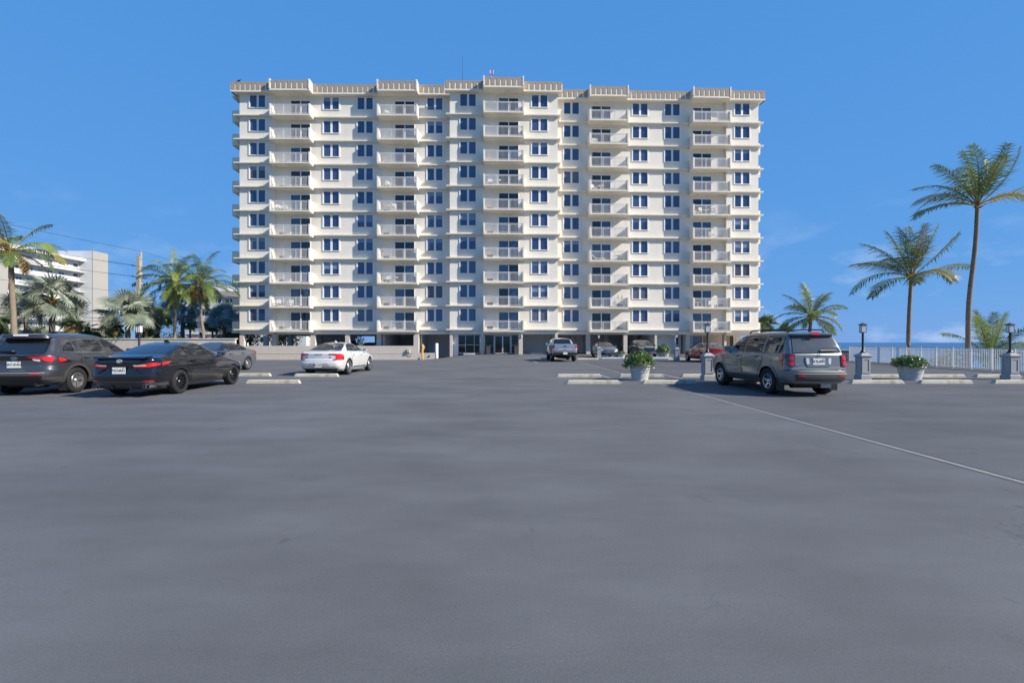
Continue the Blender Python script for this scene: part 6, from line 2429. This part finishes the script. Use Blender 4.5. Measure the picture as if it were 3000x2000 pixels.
coconut("medium coconut palm with yellowing lower fronds, standing behind the white fence", [(27.05, 31, -1.9), (27.0, 31, 1.0), (27.05, 31, 3.2), (27.2, 31, 5.85)],
        [(vec(164, -5), 4.7, .8, 'frond'), (vec(178, -12), 3.7, .7, 'frond'), (vec(150, 10), 3.8, .35, 'frond'), (vec(143, -18), 3.6, .5, 'frond'), (vec(127, 8), 3.9, .35, 'frond'), (vec(112, -15), 3.7, .2, 'frond'), (vec(101, 12), 3.6, .2, 'frond_bright'), (vec(90, -20), 3.5, .15, 'frond_yellow'), (vec(80, 10), 3.7, .15, 'frond'), (vec(68, -8), 3.7, .15, 'frond_bright'),
         (vec(58, 12), 3.6, .15, 'frond'), (vec(46, -12), 3.8, .0, 'frond'), (vec(22, 5), 4.6, .3, 'frond'), (vec(150, -55), 2.5, .85, 'frond_yellow'), (vec(50, -52), 2.6, 1.1, 'frond_yellow'), (vec(118, 35), 3.3, .6, 'frond'), (vec(75, 35), 3.3, .6, 'frond')],
        .14, .105, 12, (-0.12, 0.02, 0), leaf=.84, hang=.7, lw=1.4, dead=0)
coconut("shorter coconut palm rising behind the grey-green SUV's roof", [(27.2, 42, -2.0), (27.3, 42, 0.5), (27.6, 42, 3.75)],
        [(vec(a, b), l, dr, m_) for a, b, l, dr, m_ in [(172, 0, 3.3, .9, 'frond'), (190, -10, 3.0, .7, 'frond'), (155, 10, 3.3, .7, 'frond'), (140, -12, 3.2, .6, 'frond'), (122, 10, 3.2, .4, 'frond'), (106, -8, 3.3, .3, 'frond'), (92, 10, 3.3, .1, 'frond'), (80, -30, 3.0, .5, 'frond'), (62, 10, 3.2, .6, 'frond'), (45, -10, 3.2, .8, 'frond'), (30, 10, 3.4, .4, 'frond'), (8, -5, 3.2, .9, 'frond'), (-12, 10, 2.9, .6, 'frond'), (120, -50, 2.4, .8, 'frond_bright'), (60, -50, 2.5, .9, 'frond'), (10, -40, 2.8, .9, 'frond_yellow'), (170, -45, 2.5, .9, 'frond'), (95, 45, 2.8, .6, 'frond'), (40, 40, 2.8, .8, 'frond'), (-20, -20, 2.6, .6, 'frond')]],
        .18, .13, 13, (-0.08, 0, 0), leaf=.72, hang=.7, lw=1.5, dead=0)
coconut("low bushy coconut palm without a trunk behind the fence on the far right", [(33.6, 32, -2.0), (33.6, 32, -.9), (33.6, 32, .2)],
        [(vec(a, b), l, dr, m_) for a, b, l, dr, m_ in [(170, 0, 4.2, .9, 'frond'), (158, 10, 3.9, .9, 'frond'), (145, -10, 3.8, .8, 'frond'), (128, 5, 3.6, .6, 'frond'), (112, -10, 3.5, .35, 'frond_bright'), (98, 5, 3.5, .2, 'frond_bright'), (88, -15, 3.3, .2, 'frond_bright'), (76, 8, 3.5, .35, 'frond'), (60, -10, 3.6, .6, 'frond'), (45, 5, 3.7, .8, 'frond'), (28, -5, 3.9, .9, 'frond'), (12, 5, 4.2, .9, 'frond'), (120, -45, 2.8, .7, 'frond'), (70, -45, 2.8, .6, 'frond_bright'), (30, -40, 2.8, .9, 'frond_yellow'), (150, -40, 2.8, .9, 'frond')]],
        .2, .16, 14, (-0.05, 0, 0), leaf=.75, boots=False, dead=0)


def droopy(n, Ln, seed, mats, lo=-25, hi=80, dr=(.7, 1.1)):
    r = random.Random(seed)
    out = []
    for i in range(n):
        el = hi - (hi - lo) * (i / (n - 1)) ** 0.9 + r.uniform(-6, 6)
        az = i * 137.5 + r.uniform(-15, 15)
        d = (math.cos(R(az)) * math.cos(R(el)), math.sin(R(az)) * math.cos(R(el)), math.sin(R(el)))
        out.append((d, Ln * r.uniform(.85, 1.1), r.uniform(*dr) * (1.0 if el > 10 else .7), r.choice(mats)))
    return out


coconut("big drooping coconut palm at the photo's left edge before the white condominium", [(-34.9, 32, -.78), (-35.0, 32, 2.2), (-35.15, 32, 5.0), (-35.25, 32, 7.75)],
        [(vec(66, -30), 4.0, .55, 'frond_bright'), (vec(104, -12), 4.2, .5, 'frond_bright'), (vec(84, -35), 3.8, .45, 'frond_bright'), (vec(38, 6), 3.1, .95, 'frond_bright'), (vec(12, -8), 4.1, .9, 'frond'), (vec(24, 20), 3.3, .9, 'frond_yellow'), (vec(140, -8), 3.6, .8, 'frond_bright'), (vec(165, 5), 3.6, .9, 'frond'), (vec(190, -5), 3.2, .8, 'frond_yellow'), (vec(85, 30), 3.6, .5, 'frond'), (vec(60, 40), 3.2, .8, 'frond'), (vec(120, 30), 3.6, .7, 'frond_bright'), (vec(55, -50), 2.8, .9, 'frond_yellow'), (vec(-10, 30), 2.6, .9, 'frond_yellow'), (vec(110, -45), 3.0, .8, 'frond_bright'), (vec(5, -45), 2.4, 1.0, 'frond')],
        .19, .14, 21, (0.02, 0, 0), leaf=.66, hang=.85)
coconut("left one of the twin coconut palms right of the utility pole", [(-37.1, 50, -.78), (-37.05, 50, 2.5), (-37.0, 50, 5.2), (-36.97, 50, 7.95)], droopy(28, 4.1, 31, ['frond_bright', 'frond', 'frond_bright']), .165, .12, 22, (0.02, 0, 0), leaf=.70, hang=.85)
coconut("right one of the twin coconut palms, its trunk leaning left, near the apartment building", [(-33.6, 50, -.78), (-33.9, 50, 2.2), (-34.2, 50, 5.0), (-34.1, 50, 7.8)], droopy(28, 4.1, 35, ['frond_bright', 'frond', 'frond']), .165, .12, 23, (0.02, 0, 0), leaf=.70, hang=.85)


def fan_mesh(rad, pet, nseg, material, seed, spread=300, split=.44):
    """costapalmate leaf: petiole along +Y, pleated blade with split tips"""
    r = random.Random(seed)
    mb = MB()
    mb.tube([(0, 0, 0), (0, pet * .5, pet * .04), (0, pet, 0)], [.045, .032, .022], 5, 1)
    hub = Vector((0, pet, 0))
    tilt = Matrix.Rotation(R((-30, 5, -50)[seed % 3]), 3, 'X')

    def pt(a, q, z):
        v = Vector((math.sin(a) * q, math.cos(a) * q, z))
        v.z += -0.10 * q * q / rad + 0.16 * abs(math.sin(a)) * q * .5
        return hub + tilt @ v
    da = R(spread) / nseg
    for i in range(nseg):
        a0 = -R(spread) / 2 + i * da
        am, a1 = a0 + da / 2, a0 + da
        back = 1 - .22 * abs(am) / math.pi
        rr = rad * back * r.uniform(.92, 1.05)
        q = rr * split
        z = .06 * rad
        mb.face([hub, pt(a0, q, 0), pt(am, q, z)], 0)
        mb.face([hub, pt(am, q, z), pt(a1, q, 0)], 0)
        dz = r.uniform(-.16, .02) * rad
        tip = pt(am + r.uniform(-.02, .02), rr, dz)
        mb.face([pt(a0 + da * .06, q, 0), pt(a0 + da * .26, rr * .80, dz * .35), tip, pt(am, q, z)], 0)
        mb.face([pt(am, q, z), tip, pt(a1 - da * .26, rr * .80, dz * .35), pt(a1 - da * .06, q, 0)], 0)
    return mb.mesh("fan_leaf", [material, M['fan_green'] if material is not M['fan_dead'] else M['boot']], fix=False)


_fans = {}


def fans(kind, rad, pet):
    key = (kind, round(rad, 2), round(pet, 2))
    if key not in _fans:
        _fans[key] = [fan_mesh(rad, pet, 23, M[kind], s, 300 - s * 12) for s in range(3)]
    return _fans[key]


def fan_palm(label, x, y, zc, zb, rad, pet, n, kind, seed, group, tr=.2, lo=-30, hi=85, dead=0, name="fan_palm"):
    t = tag(link(name, None, T(x, y, zb)), label, "palm tree", group)
    r = random.Random(seed)
    lean = r.uniform(-.15, .15)
    if zc - zb > .5:
        trunk_part(t, [(x + lean, y, zb), (x + lean * .3, y, (zb + zc) / 2), (x, y, zc)], tr, tr * .85, M['trunk_dark'])
        crown_boots(t, (x, y, zc - .1), tr * .9, seed, M['boot'])
    ms = fans(kind, rad, pet)
    md = fans('fan_dead', rad * .8, pet * .7) if dead else None
    for i in range(n + dead):
        if i < n:
            el = hi - (hi - lo) * (i / max(1, n - 1)) ** .85 + r.uniform(-8, 8)
            me = r.choice(ms)
        else:
            el = r.uniform(-70, -35)
            me = r.choice(md)
        az = i * 137.5 + r.uniform(-12, 12)
        s = r.uniform(.85, 1.1)
        Mx = Matrix.Translation((x, y, zc)) @ Matrix.Rotation(R(az), 4, 'Z') @ Matrix.Rotation(R(el), 4, 'X') @ Matrix.Rotation(R(r.choice([-1, 1]) * r.uniform(10, 75)), 4, 'Y') @ Matrix.Scale(s, 4)
        link("fan_leaf", me, Mx, t)
    return t


GS = "silver fan palms along the street"
GB = "fan palms in the apartment building's shade"
GW = "small cabbage palms behind the boundary wall"
fan_palm("large silver-green fan palm in front of the white condominium", -40.6, 40.2, 5.1, -.78, 1.35, 1.55, 24, 'fan_silver', 1, GS, .24, -35, 88)
fan_palm("smaller silver-green fan palm behind the left-edge coconut palm's trunk", -46.5, 43.5, 4.7, -.78, 1.15, 1.2, 20, 'fan_silver', 2, GS, .16, -40, 80)
fan_palm("silver fan palm just left of the utility pole", -38.8, 46.0, 4.3, -.78, 1.35, 1.45, 24, 'fan_silver', 3, GS, .24, -35, 88)
fan_palm("silver fan palm partly hidden right behind the utility pole", -40.6, 50.5, 4.2, -.78, 1.30, 1.3, 20, 'fan_silver', 4, GS, .22, -45, 80)
fan_palm("low trunkless silver fan palm at the foot of the white condominium", -48.5, 46.5, 1.6, -.78, 1.1, 1.0, 14, 'fan_silver', 5, GS, .16, 0, 85)
fan_palm("shaded dark blue fan palm behind the left twin coconut palm's trunk", -44.9, 62.0, 6.0, -.78, 1.45, 1.5, 26, 'fan_shade_blue', 6, GB, .26, -45, 88)
fan_palm("shaded dark blue fan palm between the right twin coconut palm and the apartment building", -39.2, 62.0, 4.8, -.78, 1.35, 1.3, 24, 'fan_shade_blue', 7, GB, .24, -40, 88)
fan_palm("shaded bluish fan palm touching the apartment building's left balconies", -37.6, 65.5, 5.4, -.78, 1.1, 1.1, 18, 'fan_shade_blue', 8, GB, .18, -30, 85)
fan_palm("mid green fan palm between the utility pole and the left twin coconut palm", -43.2, 55.5, 4.1, -.78, 1.05, 1.05, 18, 'fan_green', 9, GW, .22, -40, 85)
for i, (px_, Y, zc, rad, dead, lab) in enumerate([(10, 38, 2.5, .85, 7, "shaggy cabbage palm with dead brown skirt at the photo's left edge"), (211, 45, 3.1, .8, 6, "cabbage palm with brown dead leaves right of the big silver fan palm"), (254, 47, 2.4, .85, 9, "mostly dead brown cabbage palm before the condominium's grey tower"),
                                         (330, 50, 2.9, .85, 4, "dark cabbage palm left of the silver fan palm by the pole"), (437, 53, 2.3, .8, 5, "low cabbage palm right of the utility pole's foot"), (623, 63, 3.6, .8, 1, "thin green cabbage palm left of the right twin palm's trunk"), (690, 66, 4.6, .75, 0, "slender green cabbage palm beside the apartment building's edge"), (557, 72, 4.2, .8, 2, "thin cabbage palm between the twin coconut palms")]):
    fan_palm(lab, (px_ - 1500) / 1333.3 * Y, Y, zc, -.78, rad, .7, 14, 'fan_green', 40 + i, GW, .13, -30, 85, dead, "cabbage_palm")
fan_palm("fan palm peeping out behind the apartment building's right edge", 34.4, 62, 3.7, -1.8, 1.1, 1.0, 18, 'fan_green', 60, "palms behind the building's right end", .15, -45, 85)
fan_palm("small fan palm right of the apartment building, over the SUV's roof", 35.9, 60, 2.5, -1.8, .8, .7, 16, 'fan_green', 61, "palms behind the building's right end", .12, -20, 85)


def bush(name, label, cat, x, y, z, rx, ry, rz, n, size, m, seed, group, trunk=0.0, lower=-.4):
    r = random.Random(seed)
    t = tag(link(name, None, T(x, y, z)), label, cat, group)
    mb = MB()
    for i in range(6):
        a = i * 1.05
        mb.tube([(x, y, z), (x + math.cos(a) * rx * .25, y + math.sin(a) * ry * .25, z + trunk * .8 + rz * .3), (x + math.cos(a) * rx * .6, y + math.sin(a) * ry * .6, z + trunk + rz * .7)], [.10 * max(.5, trunk / 2), .06, .02], 5)
    link("trunk", mb.mesh("trunk", M['trunk_dark']), Matrix.Identity(4), t)
    mb = MB()
    for k in range(7):
        ox, oy, oz = r.uniform(-.45, .45) * rx, r.uniform(-.45, .45) * ry, r.uniform(0, .5) * rz
        f = r.uniform(.5, .7)
        leaf_blob(mb, x + ox, y + oy, z + trunk + rz * .35 + oz, rx * f, ry * f, rz * f, n // 7, size, r, lower=lower - .3, shell=.45)
    fo = link("crown", mb.mesh("crown", m, fix=False), Matrix.Identity(4), t)
    fo["kind"] = "stuff"
    return t


HB = "hedge bushes behind the boundary wall"
for i, (px_, Y, rx, rz, mt, lab) in enumerate([(345, 49, 2.2, 1.9, 'leaf_lime', "bright lime hedge bush left of the utility pole, over the boundary wall"), (450, 50, 2.3, 1.8, 'leaf_lime', "bright lime hedge bush right of the utility pole, over the boundary wall"), (300, 56, 2.6, 2.0, 'leaf_lime', "lime bush before the condominium's tower foot"), (530, 58, 2.2, 1.9, 'leaf_lime', "lime bush between the twin coconut palms' trunks"),
                                       (505, 80, 2.6, 3.6, 'leaf_dark', "dark bushy tree over the orange-roofed house"), (672, 66, 2.2, 3.0, 'leaf_dark', "dark green bush at the apartment building's left corner"), (655, 73, 2.6, 3.4, 'leaf_dark', "dark green bushy tree left of the building's corner")]):
    bush("bush", lab, "bush", (px_ - 1500) / 1333.3 * Y, Y, -.78, rx, rx, rz, 1500, .16, M[mt], 70 + i, HB, .5)
bush("sea_grape", "yellowish low dune bush at the tallest palm's foot", "bush", 29.3, 30.6, -1.6, 1.1, 1.0, 1.6, 900, .10, M['dune'], 80, "dune bushes", .3)
bush("sea_grape", "low dark dune bush behind the fence at the right edge", "bush", 31.5, 24.0, -2.6, 2.4, 2.4, 1.9, 1400, .11, M['leaf_dark'], 81, "dune bushes", .3)
bush("sea_grape", "sprawling dune bush behind the rightmost lamp pedestal", "bush", 29.0, 20.5, -2.4, 2.2, 2.4, 1.9, 1300, .11, M['leaf_dark'], 82, "dune bushes", .3)
for i, (x, y, lab) in enumerate([(-43.2, 74, "leafy tree seen through the garage's leftmost opening"), (-38.0, 76, "leafy tree seen through the garage's second opening from the left"), (-32.0, 77, "leafy tree behind the garage left of the red SUV"), (-28.2, 78, "leafy tree seen through the garage left of the silver-white sedan")]):
    bush("tree", lab, "tree", x, y, -.78, 2.9, 2.2, 3.4, 1500, .2, M['leaf_dark'], 90 + i, "trees behind the garage", 1.4)

# ------------------------------------------------------------------ white condominium far left
cd = tag(link("condominium", None, T(-138, 130, -.78)), "white eight storey condominium with open walkways and a grey windowless end tower, far left", "condominium")
XF, Y0, Y1, TOP = -135.0, 112.5, 142.0, 26.6
FH = 3.05
mb = MB()
mb.box(-150, XF, Y0, Y1, -1, TOP)
link("wall", mb.mesh("wall", M['far_white']), T(0, 0), cd)
mb = MB()
mb.box(-150, XF + 2.0, Y0 + 5.7, Y1, TOP + .001, TOP + 1.0)
link("roof_edge", mb.mesh("roof_edge", M['far_white']), T(0, 0), cd)
mb = MB()
mb.box(-150, -130.9, Y1 + .01, Y1 + 5.2, -1, 30.0)
link("tower", mb.mesh("tower", M['far_white']), T(0, 0), cd)
mb = MB()
mb.box(-130.899, -130.75, Y1 - .05, Y1 + 5.3, -1, 30.02)
link("tower_face", mb.mesh("tower_face", M['far_grey']), T(0, 0), cd)
mb = MB()
mb.box(-146, -130.9, Y0 - 6, Y0 + 5.5, -1, 28.6)
link("tower", mb.mesh("tower", M['far_white']), T(0, 0), cd)
mb = MB()
mb.box(-130.899, -130.75, Y0 - 6, Y0 + 5.6, -1, 28.62)
link("tower_face", mb.mesh("tower_face", M['far_grey']), T(0, 0), cd)
mb = MB()
mb.box(XF, XF + 1.9, Y0 + 5.7, Y1 - 2.6, -.22, 0)
mb.box(XF + 1.7, XF + 1.9, Y0 + 5.7, Y1 - 2.6, .001, 1.15)
mb.box(XF, XF + 1.9, Y1 - 2.5, Y1 - .1, -.22, 0)
wk = mb.mesh("walkway", M['far_white'])
mb = MB()
for y in np.arange(Y1 - 2.4, Y1 - .1, .16):
    mb.box(XF + 1.8, XF + 1.84, y, y + .04, .0, 1.05)
mb.box(XF + 1.78, XF + 1.86, Y1 - 2.5, Y1 - .1, 1.05, 1.12)
wr = mb.mesh("walkway_railing", M['alu'])
mb = MB()
mb.box(0, .14, -.9, .9, 0, .08)
mb.box(0, .14, -.9, .9, 1.12, 1.2)
for y in (-.9, -.05, .80):
    mb.box(.001, .139, y, y + .10, .08, 1.12)
mb.box(.02, .10, -.8, .8, .55, .60)
fw = mb.mesh("window", M['far_white'])
mb = MB()
mb.box(.03, .05, -.8, .8, .08, 1.12)
fpn = mb.mesh("pane", M['pane'][1])
mb = MB()
mb.box(.01, .08, -.45, .45, 0, 2.1)
fdr = mb.mesh("walkway_door", M['far_grey'])
for k in range(8):
    z = 23.3 - FH * k
    w = link("walkway", wk, T(0, 0, z), cd)
    link("walkway_railing", wr, T(0, 0, z), w)
    for y in (119.5, 124.4, 127.3, 132.8, 136.2):
        wi = link("window", fw, T(XF, y, z + 1.0), cd)
        link("pane", fpn, T(XF, y, z + 1.0), wi)
    for y in (121.8, 130.2):
        link("walkway_door", fdr, T(XF, y, z), cd)
    mb = MB()
    mb.box(XF + .001, XF + .06, Y1 - 1.9, Y1 - .6, z + .1, z + 2.4)
    link("stair_opening", mb.mesh("stair_opening", M['pot_dark']), T(0, 0), cd)
mb = MB()
for y in np.arange(Y0 + 6, Y1, 3.0):
    mb.tube([(XF, y, TOP + 1), (XF, y, TOP + 2.0)], .03, 4)
for z in (1.5, 2.0):
    mb.tube([(XF, Y0 + 6, TOP + z), (XF, Y1, TOP + z)], .025, 4)
link("roof_railing", mb.mesh("roof_railing", M['alu']), T(0, 0), cd)

# ------------------------------------------------------------------ low white flats beyond the twin palms
lb = tag(link("low_flats", None, T(-68, 112, -.78)), "low white block of flats with balconies beyond the twin coconut palms", "apartment building")


def bx(name, m, *b):
    q = MB()
    q.box(*b)
    return link(name, q.mesh(name, m), T(0, 0), lb)


bx("wall", M['far_white'], -80, -66.5, 112, 124, -1, 12.6)
bx("wall", M['far_white'], -66.49, -52, 115, 126, -1, 12.6)
bx("roof_edge", M['far_grey'], -80.3, -66.6, 111.4, 124, 12.6, 14.0)
bx("roof_edge", M['far_white'], -66.59, -52, 113.6, 126, 12.6, 14.1)
for k, z in enumerate((.6, 3.7, 6.8, 9.9)):
    bx("balcony_slab", M['far_white'], -80.2, -66.6, 110.6, 111.99, z - .25, z)
    if k < 2:
        q = MB()
        q.box(-80.1, -66.7, 110.65, 110.72, z + .95, z + 1.05)
        for x in np.arange(-80.1, -66.6, .28):
            q.box(x, x + .06, 110.66, 110.71, z, z + .95)
        link("railing", q.mesh("railing", M['far_white']), T(0, 0), lb)
    else:
        bx("balcony_front", M['far_white'], -80.2, -66.6, 110.6, 110.75, z + .001, z + 1.15)
    for x in (-78.5, -75.6, -72.4, -69.4):
        f = bx("window", M['far_white'], x - 1.0, x + 1.0, 111.90, 111.999, z + .1, z + 2.3)
        for s_ in (-.5, .5):
            q = MB()
            q.box(x + s_ - .40, x + s_ + .40, 111.87, 111.899, z + .2, z + 2.2)
            link("pane", q.mesh("pane", M['lobby_glass']), T(0, 0), f)
    f = bx("window", M['far_white'], -63.5, -61.2, 114.9, 114.999, z + .9, z + 2.3)
    for s_ in (-62.95, -61.75):
        q = MB()
        q.box(s_ - .5, s_ + .5, 114.87, 114.899, z + 1.0, z + 2.2)
        link("pane", q.mesh("pane", M['lobby_glass']), T(0, 0), f)
    bx("balcony_front", M['far_white'], -65.5, -60.6, 113.7, 113.85, z, z + 1.0)
q = MB()
q.prism([(-78, 14.1), (-70, 14.1), (-74, 16.2)], 114, 120)
link("gable", q.mesh("gable", M['far_white']), T(0, 0), lb)

# little houses with orange roofs
for i, (x, y, w_, lab) in enumerate([(-69.5, 92, 4.0, "wider house with terracotta roof seen between the twin coconut trunks and the pole"), (-62.8, 95, 2.6, "tiny house with terracotta roof just left of the low white flats")]):
    t = tag(link("house", None, T(x, y, -.78)), lab, "house", "small houses beyond the street")
    q = MB()
    q.box(x - w_, x + w_, y, y + 7, -1, .95)
    link("wall", q.mesh("wall", M['far_white']), T(0, 0), t)
    q = MB()
    q.prism([(y - .6, .95), (y + 7.6, .95), (y + 3.5, 2.5)], x - w_ - .5, x + w_ + .5, axes='yz')
    link("roof", q.mesh("roof", M['roof_tile']), T(0, 0), t)
    for dx in (-2.5, 0, 2.5):
        q = MB()
        q.box(x + dx - .6, x + dx + .6, y - .04, y - .001, -.2, .8)
        link("window", q.mesh("window", M['lobby_glass']), T(0, 0), t)

# flag on a short pole
fx, fy = (584 - 1500) / 1333.3 * 60, 60
t = tag(link("flagpole", None, T(fx, fy, -.78)), "slim flagpole left of the right twin palm with a small striped flag", "flagpole")
q = MB()
q.tube([(fx, fy, -.78), (fx, fy, 4.6)], .04, 6)
link("pole", q.mesh("pole", M['white_metal']), T(0, 0), t)
fl = tag(link("flag", None, T(fx, fy, 2.2)), "small limp flag of red and white stripes on the flagpole", "flag")
q = MB()
ns = 9
for i in range(ns):
    z1, z0 = 2.9 - i * .10, 2.8 - i * .10
    pts = [(fx + .05 + .14 * k, fy + .08 * math.sin(k * 1.7), -.16 * k) for k in range(6)]
    for a, b in zip(pts[:-1], pts[1:]):
        mi = 2 if (i < 5 and b[0] < fx + .4) else (0 if i % 2 == 0 else 1)
        q.face([(a[0], a[1], z0 + a[2]), (b[0], b[1], z0 + b[2]), (b[0], b[1], z1 + b[2]), (a[0], a[1], z1 + a[2])], mi)
link("cloth", q.mesh("cloth", [M['red'], M['flag_white'], M['flag_blue']], fix=False), T(0, 0), fl)
